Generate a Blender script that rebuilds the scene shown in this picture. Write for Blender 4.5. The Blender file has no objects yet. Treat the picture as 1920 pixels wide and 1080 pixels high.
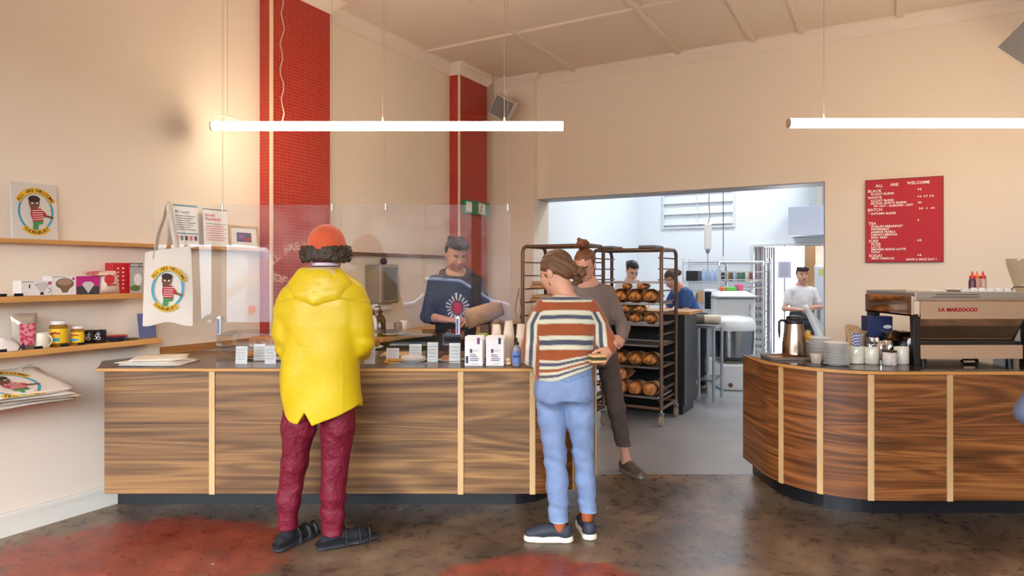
import bpy, math, random
import numpy as np
from mathutils import Vector, Matrix
random.seed(7)
S = bpy.context.scene
C = S.collection
PI = math.pi

# ---------------------------------------------------------------- camera, light, exposure
F = 1240.0; HZ = 512.0; CH = 1.5            # focal length in pixels, horizon row, eye height
cam = bpy.data.cameras.new('camera'); camo = bpy.data.objects.new('camera', cam); C.objects.link(camo)
cam.sensor_width = 36.0; cam.lens = 36.0*F/1920.0
cam.shift_y = -(540.0-HZ)/1920.0
cam.clip_start = .05
camo.location = (0, 0, CH); camo.rotation_euler = (PI/2, 0, 0)
S.camera = camo
S.view_settings.view_transform = 'Standard'; S.view_settings.look = 'None'
S.view_settings.exposure = 0.0; S.view_settings.gamma = 1.0; S.view_settings.use_curve_mapping = False
S.cycles.use_denoising = True
S.cycles.max_bounces = 10; S.cycles.diffuse_bounces = 5; S.cycles.glossy_bounces = 5
S.cycles.transmission_bounces = 8; S.cycles.transparent_max_bounces = 24
S.cycles.caustics_reflective = False; S.cycles.caustics_refractive = False
S.cycles.sample_clamp_indirect = 6.0

w = bpy.data.worlds.new('daylight_sky'); S.world = w; w.use_nodes = True
nt = w.node_tree; nt.nodes.clear()
bg = nt.nodes.new('ShaderNodeBackground'); wo = nt.nodes.new('ShaderNodeOutputWorld')
tc = nt.nodes.new('ShaderNodeTexCoord'); sx = nt.nodes.new('ShaderNodeSeparateXYZ'); cr = nt.nodes.new('ShaderNodeValToRGB')
cr.color_ramp.elements[0].position = 0.0; cr.color_ramp.elements[0].color = (.62, .66, .72, 1)
cr.color_ramp.elements[1].position = 0.5; cr.color_ramp.elements[1].color = (.86, .92, 1.0, 1)
nt.links.new(tc.outputs['Generated'], sx.inputs[0]); nt.links.new(sx.outputs['Z'], cr.inputs[0])
nt.links.new(cr.outputs[0], bg.inputs[0]); nt.links.new(bg.outputs[0], wo.inputs[0])
bg.inputs[1].default_value = 26.0

def area(name, loc, rot, sx_, sy_, power, col, spread=None):
    l = bpy.data.lights.new(name, 'AREA'); l.shape = 'RECTANGLE'; l.size = sx_; l.size_y = sy_
    l.energy = power; l.color = col
    o = bpy.data.objects.new(name, l); C.objects.link(o); o.location = loc; o.rotation_euler = rot
    return o

sun = bpy.data.lights.new('sun', 'SUN'); sun.energy = 9.0; sun.angle = math.radians(1.5); sun.color = (1.0, .97, .92)
suno = bpy.data.objects.new('sun', sun); C.objects.link(suno); suno.location = (0, 0, 12)
suno.rotation_euler = Vector((.15, -1.0, -1.35)).to_track_quat('-Z', 'Y').to_euler()

# ---------------------------------------------------------------- helpers
def srgb(c):
    return tuple((x/255.0/12.92 if x/255.0 <= .04045 else ((x/255.0+.055)/1.055)**2.4) for x in c)

class MB:
    """collects faces; build() links them as one mesh object"""
    def __init__(s): s.v = []; s.f = []; s.m = []; s.T = Matrix.Identity(4); s.mi = 0; s.sm = []; s.smooth = False
    def add(s, vs, fs):
        b = len(s.v); s.v += [tuple(s.T @ Vector(p)) for p in vs]
        for f in fs: s.f.append([i+b for i in f]); s.m.append(s.mi); s.sm.append(s.smooth)
        return s
    def box(s, x0, x1, y0, y1, z0, z1):
        v = [(x0,y0,z0),(x1,y0,z0),(x1,y1,z0),(x0,y1,z0),(x0,y0,z1),(x1,y0,z1),(x1,y1,z1),(x0,y1,z1)]
        return s.add(v, [(0,3,2,1),(4,5,6,7),(0,1,5,4),(1,2,6,5),(2,3,7,6),(3,0,4,7)])
    def prism(s, poly, z0, z1):
        n = len(poly)
        a = sum(poly[i][0]*poly[(i+1)%n][1]-poly[(i+1)%n][0]*poly[i][1] for i in range(n))
        if a < 0: poly = poly[::-1]
        v = [(x,y,z0) for x,y in poly]+[(x,y,z1) for x,y in poly]
        return s.add(v, [list(range(n))[::-1], list(range(n,2*n))]+[(i,(i+1)%n,(i+1)%n+n,i+n) for i in range(n)])
    def plate(s, poly, y0, y1):      # polygon in XZ, thickness along Y
        T = s.T; s.T = T @ Matrix(((1,0,0,0),(0,0,1,0),(0,1,0,0),(0,0,0,1)))
        n0 = len(s.f); s.prism(poly, y0, y1)
        for i in range(n0, len(s.f)): s.f[i] = s.f[i][::-1]
        s.T = T; return s
    def lathe(s, prof, c=(0,0,0), n=24, cap=True):   # prof: (r,z) bottom to top
        o = s.smooth; s.smooth = True
        v = []; f = []
        for r, z in prof:
            for k in range(n):
                a = 2*PI*k/n; v.append((c[0]+r*math.cos(a), c[1]+r*math.sin(a), c[2]+z))
        for i in range(len(prof)-1):
            for k in range(n):
                k2 = (k+1) % n
                f.append((i*n+k, i*n+k2, (i+1)*n+k2, (i+1)*n+k))
        s.add(v, f); s.smooth = False
        b = len(s.v)-len(v)
        if cap:
            s.f.append([b+k for k in range(n)][::-1]); s.m.append(s.mi); s.sm.append(False)
            s.f.append([b+(len(prof)-1)*n+k for k in range(n)]); s.m.append(s.mi); s.sm.append(False)
        s.smooth = o; return s
    def tube(s, pts, r, n=10, cap=True, flat=1.0):
        pts = [Vector(p) for p in pts]; m = len(pts)
        rr = r if isinstance(r, (list, tuple)) else [r]*m
        v = []; f = []; up = None
        for i, p in enumerate(pts):
            t = (pts[min(i+1,m-1)]-pts[max(i-1,0)])
            if t.length < 1e-9: t = Vector((0,0,1))
            t.normalize()
            if up is None:
                up = Vector((0,0,1)) if abs(t.z) < .9 else Vector((1,0,0))
            a = t.cross(up); a.normalize(); b = a.cross(t); b.normalize(); up = b
            for k in range(n):
                q = 2*PI*k/n
                v.append(tuple(p + a*(math.cos(q)*rr[i]) + b*(math.sin(q)*rr[i]*flat)))
        for i in range(m-1):
            for k in range(n):
                k2 = (k+1) % n; f.append((i*n+k, (i+1)*n+k, (i+1)*n+k2, i*n+k2))
        if cap: f.append([k for k in range(n)]); f.append([(m-1)*n+k for k in range(n)][::-1])
        o = s.smooth; s.smooth = True; s.add(v, f); s.smooth = o; return s
    def cyl(s, p0, p1, r0, r1=None, n=16):
        return s.tube([p0, p1], [r0, r0 if r1 is None else r1], n)
    def ell(s, c, r, nu=16, nv=10):
        o = s.smooth; s.smooth = True; v = []; f = []
        for i in range(nv+1):
            th = -PI/2+PI*i/nv; q = max(math.cos(th), .02)
            for k in range(nu):
                a = 2*PI*k/nu; v.append((c[0]+r[0]*q*math.cos(a), c[1]+r[1]*q*math.sin(a), c[2]+r[2]*math.sin(th)))
        for i in range(nv):
            for k in range(nu):
                k2 = (k+1) % nu; f.append((i*nu+k, i*nu+k2, (i+1)*nu+k2, (i+1)*nu+k))
        f.append([k for k in range(nu)][::-1]); f.append([nv*nu+k for k in range(nu)])
        s.add(v, f); s.smooth = o; return s
    def grid(s, fn, nu, nv, thick=None):       # fn(u,v)->point, u,v in 0..1 ; optional thickness vector fn
        o = s.smooth; s.smooth = True
        v = [fn(i/nu, j/nv) for j in range(nv+1) for i in range(nu+1)]
        f = [(j*(nu+1)+i, j*(nu+1)+i+1, (j+1)*(nu+1)+i+1, (j+1)*(nu+1)+i) for j in range(nv) for i in range(nu)]
        s.add(v, f); s.smooth = o; return s

def link(me, name, mats, parent=None):
    o = bpy.data.objects.new(name, me); C.objects.link(o)
    for m in (mats if isinstance(mats, (list, tuple)) else [mats]): me.materials.append(m)
    if parent is not None: o.parent = parent
    return o
def build(mb, name, mats, parent=None, bevel=0, sharp=None, seg=2, loc=None, rot=None, solid=0):
    me = bpy.data.meshes.new(name); me.from_pydata(mb.v, [], mb.f)
    me.polygons.foreach_set('material_index', mb.m); me.polygons.foreach_set('use_smooth', mb.sm)
    me.update(); o = link(me, name, mats, parent)
    if solid:
        md = o.modifiers.new('solid', 'SOLIDIFY'); md.thickness = solid; md.offset = 0
    if bevel:
        md = o.modifiers.new('bevel', 'BEVEL'); md.width = bevel; md.segments = seg; md.limit_method = 'ANGLE'; md.angle_limit = math.radians(40)
        me.polygons.foreach_set('use_smooth', [True]*len(me.polygons)); me.set_sharp_from_angle(angle=math.radians(30))
        md.harden_normals = True
    elif any(mb.sm): me.set_sharp_from_angle(angle=math.radians(50))
    if loc is not None: o.location = loc
    if rot is not None: o.rotation_euler = rot if isinstance(rot, tuple) else (0, 0, rot)
    return o
def tag(o, label, cat, group=None):
    o['label'] = label; o['category'] = cat
    if group: o['group'] = group
    return o
def thing(name, label, cat, loc=(0,0,0), rotz=0, group=None):
    o = bpy.data.objects.new(name, None); C.objects.link(o); o.empty_display_size = .1
    o.location = loc; o.rotation_euler = (0, 0, rotz)
    return tag(o, label, cat, group)
def struct(name, mb, m, **k):
    o = build(mb, name, m, **k)
    if k.get('parent') is None: o['kind'] = 'structure'
    return o
def dup(root, label, loc=None, rotz=None, group=None):
    r = root.copy(); C.objects.link(r); r['label'] = label
    if loc is not None: r.location = loc
    if rotz is not None: r.rotation_euler = (0, 0, rotz)
    if group: r['group'] = group
    for ch in list(root.children):
        c = ch.copy(); C.objects.link(c); c.parent = r
        for g in list(ch.children):
            d = g.copy(); C.objects.link(d); d.parent = c
    return r

def textmb(mb, s, size, T, depth=.001, align='LEFT', bold=0.0, shear=0.0, spacing=1.0):
    """adds flat lettering to mb; text runs along local +X, up along local +Y of T, facing +Z"""
    cu = bpy.data.curves.new('t', 'FONT'); cu.body = s; cu.size = size; cu.align_x = align
    cu.extrude = depth; cu.offset = bold; cu.shear = shear; cu.resolution_u = 2; cu.space_character = spacing
    o = bpy.data.objects.new('t', cu); C.objects.link(o)
    bpy.context.view_layer.update()
    me = o.to_mesh()
    vs = [tuple(T @ v.co) for v in me.vertices]; fs = [tuple(p.vertices) for p in me.polygons]
    o.to_mesh_clear(); bpy.data.objects.remove(o); bpy.data.curves.remove(cu)
    mb.add(vs, fs)
def TXZ(x, y, z, rot=0.0):     # text in the XZ plane facing -Y
    return Matrix.Translation((x, y, z)) @ Matrix.Rotation(PI/2, 4, 'X') @ Matrix.Rotation(rot, 4, 'Z')

# ---------------------------------------------------------------- materials
MATS = {}
def mat(name, col=(128,128,128), rough=.5, metal=0.0, emit=0.0, emitc=None, trans=0.0, ior=1.45, coat=0.0, bump=None, var=None, spec=None, alpha=None, sheen=0.0):
    if name in MATS: return MATS[name]
    m = bpy.data.materials.new(name); m.use_nodes = True; MATS[name] = m
    t = m.node_tree; b = t.nodes['Principled BSDF']
    b.inputs['Base Color'].default_value = (*srgb(col), 1); b.inputs['Roughness'].default_value = rough
    b.inputs['Metallic'].default_value = metal; b.inputs['IOR'].default_value = ior
    if trans: b.inputs['Transmission Weight'].default_value = trans
    if coat: b.inputs['Coat Weight'].default_value = coat; b.inputs['Coat Roughness'].default_value = .1
    if sheen: b.inputs['Sheen Weight'].default_value = sheen
    if spec is not None: b.inputs['Specular IOR Level'].default_value = spec
    if emit: b.inputs['Emission Color'].default_value = (*srgb(emitc or col), 1); b.inputs['Emission Strength'].default_value = emit
    if alpha is not None: b.inputs['Alpha'].default_value = alpha
    tcn = None
    if var or bump:
        tcn = t.nodes.new('ShaderNodeTexCoord')
    if var:      # (scale, second colour, low, high)
        n = t.nodes.new('ShaderNodeTexNoise'); n.inputs['Scale'].default_value = var[0]; n.inputs['Detail'].default_value = 5
        r = t.nodes.new('ShaderNodeValToRGB'); r.color_ramp.elements[0].position = var[2]; r.color_ramp.elements[1].position = var[3]
        r.color_ramp.elements[0].color = (*srgb(col), 1); r.color_ramp.elements[1].color = (*srgb(var[1]), 1)
        t.links.new(tcn.outputs['Object'], n.inputs['Vector']); t.links.new(n.outputs['Fac'], r.inputs[0]); t.links.new(r.outputs[0], b.inputs['Base Color'])
    if bump:     # (scale, strength, distance)
        n = t.nodes.new('ShaderNodeTexNoise'); n.inputs['Scale'].default_value = bump[0]; n.inputs['Detail'].default_value = 4
        u = t.nodes.new('ShaderNodeBump'); u.inputs['Strength'].default_value = bump[1]; u.inputs['Distance'].default_value = bump[2] if len(bump) > 2 else .01
        t.links.new(tcn.outputs['Object'], n.inputs['Vector']); t.links.new(n.outputs['Fac'], u.inputs['Height']); t.links.new(u.outputs[0], b.inputs['Normal'])
    return m
def nodes(name, col=(128,128,128), rough=.5):
    m = mat(name, col, rough); return m, m.node_tree, m.node_tree.nodes['Principled BSDF']
def ramp(t, stops):
    r = t.nodes.new('ShaderNodeValToRGB'); e = r.color_ramp.elements
    while len(e) < len(stops): e.new(.5)
    for i, (p, c) in enumerate(stops): e[i].position = p; e[i].color = (*srgb(c), 1)
    return r
def wood(name, stops, sc=(1, 1, 1), rough=.38, dist=.6, coat=0.0, rings=.34):
    """flat sawn veneer: broad bands, contour rings and fine fibres, all running along X/Y"""
    m, t, b = nodes(name, (130,90,60), rough)
    if coat: b.inputs['Coat Weight'].default_value = coat; b.inputs['Coat Roughness'].default_value = .25
    tcn = t.nodes.new('ShaderNodeTexCoord'); oi = t.nodes.new('ShaderNodeObjectInfo')
    mul = t.nodes.new('ShaderNodeMath'); mul.operation = 'MULTIPLY'; mul.inputs[1].default_value = 37.0
    cx = t.nodes.new('ShaderNodeCombineXYZ'); va = t.nodes.new('ShaderNodeVectorMath'); va.operation = 'ADD'
    t.links.new(oi.outputs['Random'], mul.inputs[0]); t.links.new(mul.outputs[0], cx.inputs[0]); t.links.new(mul.outputs[0], cx.inputs[2])
    t.links.new(tcn.outputs['Object'], va.inputs[0]); t.links.new(cx.outputs[0], va.inputs[1])
    def ns(scale, det, ds, rg=.5):
        mp = t.nodes.new('ShaderNodeMapping'); mp.inputs['Scale'].default_value = tuple(a*b_ for a, b_ in zip(scale, sc)); t.links.new(va.outputs[0], mp.inputs[0])
        n = t.nodes.new('ShaderNodeTexNoise'); n.inputs['Scale'].default_value = 1.0; n.inputs['Detail'].default_value = det; n.inputs['Distortion'].default_value = ds; n.inputs['Roughness'].default_value = rg
        t.links.new(mp.outputs[0], n.inputs['Vector']); return n.outputs['Fac']
    def mt(op, a, c, d=None):
        n = t.nodes.new('ShaderNodeMath'); n.operation = op
        for i_, q in enumerate((a, c, d)):
            if q is None: continue
            if isinstance(q, (int, float)): n.inputs[i_].default_value = q
            else: t.links.new(q, n.inputs[i_])
        return n.outputs[0]
    broad = ns((.35,.35,4.5), 2, dist); fib = ns((1.6,1.6,110), 4, .2, .7); mid = ns((.7,.7,26), 5, .5, .6)
    ring = mt('MULTIPLY_ADD', mt('SINE', mt('MULTIPLY', broad, 60.0), 0), .5, .5)
    v = mt('MULTIPLY', ring, rings*.42); v = mt('MULTIPLY_ADD', fib, .30, v); v = mt('MULTIPLY_ADD', mid, .58, v); v = mt('MULTIPLY_ADD', broad, .22, v)
    v = mt('SUBTRACT', v, rings*.21+.05)
    r = ramp(t, stops); t.links.new(v, r.inputs[0]); t.links.new(r.outputs[0], b.inputs['Base Color'])
    return m

PLASTER = mat('painted_plaster', (236,223,206), .75, bump=(60,.05,.002))
CEIL = mat('ceiling_paint', (226,211,196), .8)
TRIMP = mat('cornice_paint', (236,222,208), .6)
KWALL = mat('kitchen_white_paint', (232,236,240), .6)
SKIRT = mat('skirting_paint', (228,224,212), .5)
WALNUT = wood('walnut_veneer_daylit', [(.30,(72,49,29)),(.44,(110,78,48)),(.54,(134,98,62)),(.70,(172,130,82))])  # greyer than the warm copy: daylight sheen put into the wood colour
WALNUTR = wood('walnut_veneer_warm', [(.30,(64,35,16)),(.44,(106,61,28)),(.54,(134,80,40)),(.70,(172,114,62))], dist=1.2)
OAK = wood('pale_oak', [(.3,(196,158,108)),(.7,(222,188,136))], sc=(10,10,.06), rough=.45, rings=.1)
OAKX = wood('oak_shelf', [(.3,(186,130,70)),(.7,(216,164,98))], sc=(1.5,1.5,1), rough=.45, rings=.15)
TOPM = mat('counter_laminate', (96,76,62), .22, var=(3,(112,92,78),.3,.7))
BLACK = mat('black_kickboard', (26,27,32), .3)
STEEL = mat('brushed_steel', (196,198,200), .28, 1.0)
CHROME = mat('chrome', (225,225,228), .08, 1.0)
DSTEEL = mat('dull_rack_metal', (140,118,104), .42, .85)
WHITEP = mat('white_paper', (238,236,232), .8)
WPLAST = mat('white_plastic', (236,236,236), .35)
BPLAST = mat('black_plastic', (24,24,26), .35)
CERAM = mat('cream_ceramic', (228,222,204), .2, coat=.4)
KRAFT = mat('kraft_paper', (176,136,98), .8, var=(14,(196,158,120),.35,.65), bump=(18,.5,.01))

# perspex : thin clear sheet (slab, real thickness)
def clear(name, tint=(.97,.98,.99), rough=0.0, refl=1.0):
    m = bpy.data.materials.new(name); m.use_nodes = True; t = m.node_tree; t.nodes.clear()
    o = t.nodes.new('ShaderNodeOutputMaterial'); tr = t.nodes.new('ShaderNodeBsdfTransparent'); gl = t.nodes.new('ShaderNodeBsdfGlossy')
    fr = t.nodes.new('ShaderNodeFresnel'); fr.inputs[0].default_value = 1.49; mx = t.nodes.new('ShaderNodeMixShader')
    ml = t.nodes.new('ShaderNodeMath'); ml.operation = 'MULTIPLY'; ml.inputs[1].default_value = refl; ml.use_clamp = True
    tr.inputs[0].default_value = (*tint, 1); gl.inputs['Roughness'].default_value = rough
    ge = t.nodes.new('ShaderNodeNewGeometry'); iv = t.nodes.new('ShaderNodeMath'); iv.operation = 'SUBTRACT'; iv.inputs[0].default_value = 1.0
    t.links.new(ge.outputs['Backfacing'], iv.inputs[1]); m3 = t.nodes.new('ShaderNodeMath'); m3.operation = 'MULTIPLY'
    t.links.new(fr.outputs[0], m3.inputs[0]); t.links.new(iv.outputs[0], m3.inputs[1]); t.links.new(m3.outputs[0], ml.inputs[0]); t.links.new(ml.outputs[0], mx.inputs[0]); t.links.new(tr.outputs[0], mx.inputs[1]); t.links.new(gl.outputs[0], mx.inputs[2]); t.links.new(mx.outputs[0], o.inputs[0])
    return m
PERSPEX = clear('perspex', refl=2.9); GLASS = clear('window_glass', (.93,.95,.96), refl=1.0)

# ---------------------------------------------------------------- room frames
UX, UY = math.sin(math.radians(29.45)), math.cos(math.radians(29.45))
L0 = (-2.899, 3.745)
LW = 5.328                                   # length from L0 to the corner
CO = (L0[0]+LW*UX, L0[1]+LW*UY)              # room corner
AL = math.atan2(UY, UX); AB = math.atan2(-UX, UY)
def Lp(t, d, z=0): return (L0[0]+t*UX+d*UY, L0[1]+t*UY-d*UX, z)
def Bp(s, d, z=0): return (CO[0]+s*UY-d*UX, CO[1]-s*UX-d*UY, z)   # d>0 towards the room
def tL(px, d=0):                             # where the column px of the view meets the plane d in front of the left wall
    r = (px-960)/F; x0 = L0[0]+d*UY; y0 = L0[1]-d*UX
    return (r*y0-x0)/(UX-r*UY)
def sB(px, d=0):
    r = (px-960)/F; x0 = CO[0]-d*UX; y0 = CO[1]-d*UY
    return (r*y0-x0)/(UY+r*UX)
def zat(py, Y): return CH-(py-HZ)*Y/F
def xat(px, Y): return (px-960)*Y/F
def P(px, py, Y): return (xat(px,Y), Y, zat(py,Y))
CZ = 3.88
# ================================================================= the room
FY = -2.4                                     # street front
RX = Bp(8.2, 0)                               # right wall starts here
# floor : worn, sealed concrete with old red paint
def concrete():
    m, t, b = nodes('worn_concrete', (90,70,58), .2)
    tcn = t.nodes.new('ShaderNodeTexCoord')
    def noise(sc, det=6, dist=0.0, rough=.6):
        n = t.nodes.new('ShaderNodeTexNoise'); n.inputs['Scale'].default_value = sc; n.inputs['Detail'].default_value = det
        n.inputs['Distortion'].default_value = dist; n.inputs['Roughness'].default_value = rough
        t.links.new(tcn.outputs['Object'], n.inputs['Vector']); return n
    def mth(op, a, bb, clamp=False):
        n = t.nodes.new('ShaderNodeMath'); n.operation = op; n.use_clamp = clamp
        for i, q in enumerate((a, bb)):
            if hasattr(q, 'links') or hasattr(q, 'is_linked'): t.links.new(q, n.inputs[i])
            else: n.inputs[i].default_value = q
        return n.outputs[0]
    n1 = noise(1.7, 10, .9, .58)
    r1 = ramp(t, [(.30,(48,36,30)),(.45,(86,65,51)),(.56,(120,95,72)),(.72,(170,143,111))]); t.links.new(n1.outputs['Fac'], r1.inputs[0])
    n5 = noise(11, 8, .3, .72)
    r5 = ramp(t, [(.36,(54,45,40)),(.64,(160,138,112))]); t.links.new(n5.outputs['Fac'], r5.inputs[0])
    mx0 = t.nodes.new('ShaderNodeMix'); mx0.data_type = 'RGBA'; mx0.inputs[0].default_value = .26
    t.links.new(r1.outputs[0], mx0.inputs[6]); t.links.new(r5.outputs[0], mx0.inputs[7])
    # red paint remains around a few places
    tot = None
    for (cx_, cy_, rx_, ry_, wgt) in ((-1.95,3.55,1.1,.75,1.0), (-2.2,3.0,1.6,.5,.9), (.15,3.2,.95,.5,.75), (.5,2.6,1.6,.6,.45), (-.4,2.8,.9,.4,.35)):
        mp = t.nodes.new('ShaderNodeMapping'); mp.vector_type = 'POINT'
        mp.inputs['Location'].default_value = (-cx_/rx_, -cy_/ry_, 0); mp.inputs['Scale'].default_value = (1/rx_, 1/ry_, 0)
        t.links.new(tcn.outputs['Object'], mp.inputs[0])
        ln = t.nodes.new('ShaderNodeVectorMath'); ln.operation = 'LENGTH'; t.links.new(mp.outputs[0], ln.inputs[0])
        q = mth('SUBTRACT', 1.0, ln.outputs['Value'], True); q = mth('MULTIPLY', q, wgt*1.5)
        tot = q if tot is None else mth('MAXIMUM', tot, q)
    n3 = noise(2.2, 12, .4, .70)
    k = mth('ADD', tot, n3.outputs['Fac']); k = mth('SUBTRACT', k, .90); k = mth('MULTIPLY', k, 7.0, True)
    n4 = noise(6, 8, .3, .7); r4 = ramp(t, [(.35,(116,40,24)),(.65,(168,72,50))]); t.links.new(n4.outputs['Fac'], r4.inputs[0])
    mx = t.nodes.new('ShaderNodeMix'); mx.data_type = 'RGBA'
    k = mth('MULTIPLY', k, .85); t.links.new(k, mx.inputs[0]); t.links.new(mx0.outputs[2], mx.inputs[6]); t.links.new(r4.outputs[0], mx.inputs[7])
    # small pale chips
    v = t.nodes.new('ShaderNodeTexVoronoi'); v.inputs['Scale'].default_value = 2.2; t.links.new(tcn.outputs['Object'], v.inputs['Vector'])
    c = mth('LESS_THAN', v.outputs['Distance'], .022)
    mx2 = t.nodes.new('ShaderNodeMix'); mx2.data_type = 'RGBA'; t.links.new(c, mx2.inputs[0]); t.links.new(mx.outputs[2], mx2.inputs[6]); mx2.inputs[7].default_value = (*srgb((205,190,170)), 1)
    t.links.new(mx2.outputs[2], b.inputs['Base Color'])
    rr = t.nodes.new('ShaderNodeMapRange'); rr.inputs['To Min'].default_value = .16; rr.inputs['To Max'].default_value = .42
    t.links.new(n5.outputs['Fac'], rr.inputs[0]); t.links.new(rr.outputs[0], b.inputs['Roughness'])
    bu = t.nodes.new('ShaderNodeBump'); bu.inputs['Strength'].default_value = .08; bu.inputs['Distance'].default_value = .004
    t.links.new(n5.outputs['Fac'], bu.inputs['Height']); t.links.new(bu.outputs[0], b.inputs['Normal'])
    return m
SEAM = 4.93
struct('floor', MB().box(-8, 9.5, FY, SEAM, -.1, 0), concrete())
KFL = mat('grey_floor_paint', (144,146,150), .28, var=(1.3,(172,172,175),.35,.7), bump=(40,.05,.002))
struct('floor', MB().box(-8, 9.5, SEAM, 14.6, -.1, 0), KFL)
# walls
def wallbox(mb, fr, a0, a1, d0, d1, z0, z1):
    p = [fr(a0,d0), fr(a1,d0), fr(a1,d1), fr(a0,d1)]
    mb.prism([(q[0],q[1]) for q in p], z0, z1)
mb = MB(); wallbox(mb, Lp, -7.2, LW, -.2, 0, 0, 4.1); struct('wall_left', mb, PLASTER)
OPL, OPR, OPT = sB(1008), sB(1547), 2.40      # opening to the bakehouse
mb = MB()
wallbox(mb, Bp, -.2, OPL, -.3, 0, 0, 4.1); wallbox(mb, Bp, OPL, OPR, -.3, 0, OPT, 4.1); wallbox(mb, Bp, OPR, 8.4, -.3, 0, 0, 4.1)
struct('wall_back', mb, PLASTER)
mb = MB(); wallbox(mb, Bp, 0, OPL-.002, 0, .1, 0, 4.0); struct('wall_pier', mb, PLASTER)
mb = MB(); wallbox(mb, Bp, 8.2, 8.4, 0, 8.5, 0, 4.1); struct('wall_right', mb, PLASTER)
GREYS = mat('opening_trim', (150,146,144), .5)
mb = MB()
wallbox(mb, Bp, OPL, OPR, -.3, .004, OPT-.012, OPT); wallbox(mb, Bp, OPR-.012, OPR, -.3, .004, 0, OPT-.012)
struct('trim_1', mb, GREYS)
# street front with shop windows, outside the picture but lighting and reflecting in it
XL = L0[0]-(L0[1]-FY)*UX/UY-.1; XR = 3.9
mb = MB(); mb.box(XL-.3, XR, FY-.2, FY, 0, .35); mb.box(XL-.3, XR, FY-.2, FY, 3.3, 4.1)
posts = [XL-.3, -4.55, -1.2, -.2, 3.2]
for x in posts: mb.box(x-.06, x+.10 if x != 3.2 else XR, FY-.2, FY, .35, 3.3)
mb.box(XR, XR+.1, FY-.2, FY, 0, 4.1)
struct('wall_front', mb, mat('shopfront_paint', (150,130,110), .5))
WIN = [(posts[0]+.1, posts[1]-.06), (posts[1]+.1, posts[2]-.06), (posts[2]+.1, posts[3]-.06), (posts[3]+.1, posts[4]-.06)]
for i, (a, b_) in enumerate(WIN):
    struct('window_%d' % (i+1), MB().box(a, b_, FY-.11, FY-.10, .35, 3.3), GLASS)
# sign writing on the shop window: seen reversed from inside, so the screens mirror it the right way round
def arc_text(mb, s, cx_, cz_, r, a0, a1, size, y, flip=True, bold=.006, inward=False):
    n = len(s)
    for i, ch in enumerate(s):
        if ch == ' ': continue
        a = math.radians(a0+(a1-a0)*(i/(n-1) if n > 1 else .5))
        x = cx_+r*math.sin(a); z = cz_+r*math.cos(a)
        rot = -a if not inward else PI-a
        T = TXZ(x, y, z, rot)
        textmb(mb, ch, size, T, depth=0, align='CENTER', bold=bold)
# ceiling
mb = MB()
cp = [Lp(-7.2,0)[:2], Lp(LW+.1,0)[:2], Bp(8.3,0)[:2], Bp(8.3,9)[:2]]
mb.prism(cp, CZ, CZ+.2)
struct('ceiling', mb, CEIL)
mb = MB()                                     # cover battens
def strip(mb, p, q, wd, z0, z1):
    d = Vector((q[0]-p[0], q[1]-p[1])).normalized(); n = Vector((-d.y, d.x))*wd/2
    mb.prism([(p[0]+n.x,p[1]+n.y),(q[0]+n.x,q[1]+n.y),(q[0]-n.x,q[1]-n.y),(p[0]-n.x,p[1]-n.y)], z0, z1)
def ceilpt(px, py): Y = (CZ-CH)*F/(HZ-py); return (xat(px,Y), Y)
def LBs(p):      # world -> back wall coordinate s
    return (p[0]-CO[0])*UY-(p[1]-CO[1])*UX
def LBd(p): return -((p[0]-CO[0])*UX+(p[1]-CO[1])*UY)
for (px, py) in ((1075,130), (1275,100), (1415,78), (1505,62), (1686,32)):
    s = LBs(ceilpt(px,py)); strip(mb, Bp(s,.02), Bp(s,9), .055, CZ-.026, CZ)
for dd in (1.45, 3.4):
    strip(mb, Bp(.02,dd), Bp(8.1,dd), .04, CZ-.024, CZ)
struct('trim_2', mb, CEIL)
# cornice
def cornice(mb, path, z=CZ):
    prof = [(0,-.115),(.012,-.115),(.018,-.10),(.034,-.075),(.058,-.045),(.082,-.026),(.088,-.012),(.102,-.012),(.102,0),(0,0)]
    n = len(path); rows = []
    for i, p in enumerate(path):
        d0 = (Vector(path[i])-Vector(path[i-1])).normalized() if i else (Vector(path[1])-Vector(path[0])).normalized()
        d1 = (Vector(path[i+1])-Vector(path[i])).normalized() if i < n-1 else d0
        n0 = Vector((d0.y,-d0.x)); n1 = Vector((d1.y,-d1.x)); m_ = (n0+n1).normalized(); k = 1/max(.3, m_.dot(n0))
        rows.append([(p[0]+m_.x*k*o, p[1]+m_.y*k*o, z+h) for o, h in prof])
    v = [q for r in rows for q in r]; m_ = len(prof)
    mb.add(v, [(i*m_+j, i*m_+(j+1)%m_, (i+1)*m_+(j+1)%m_, (i+1)*m_+j) for i in range(n-1) for j in range(m_)])
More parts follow.
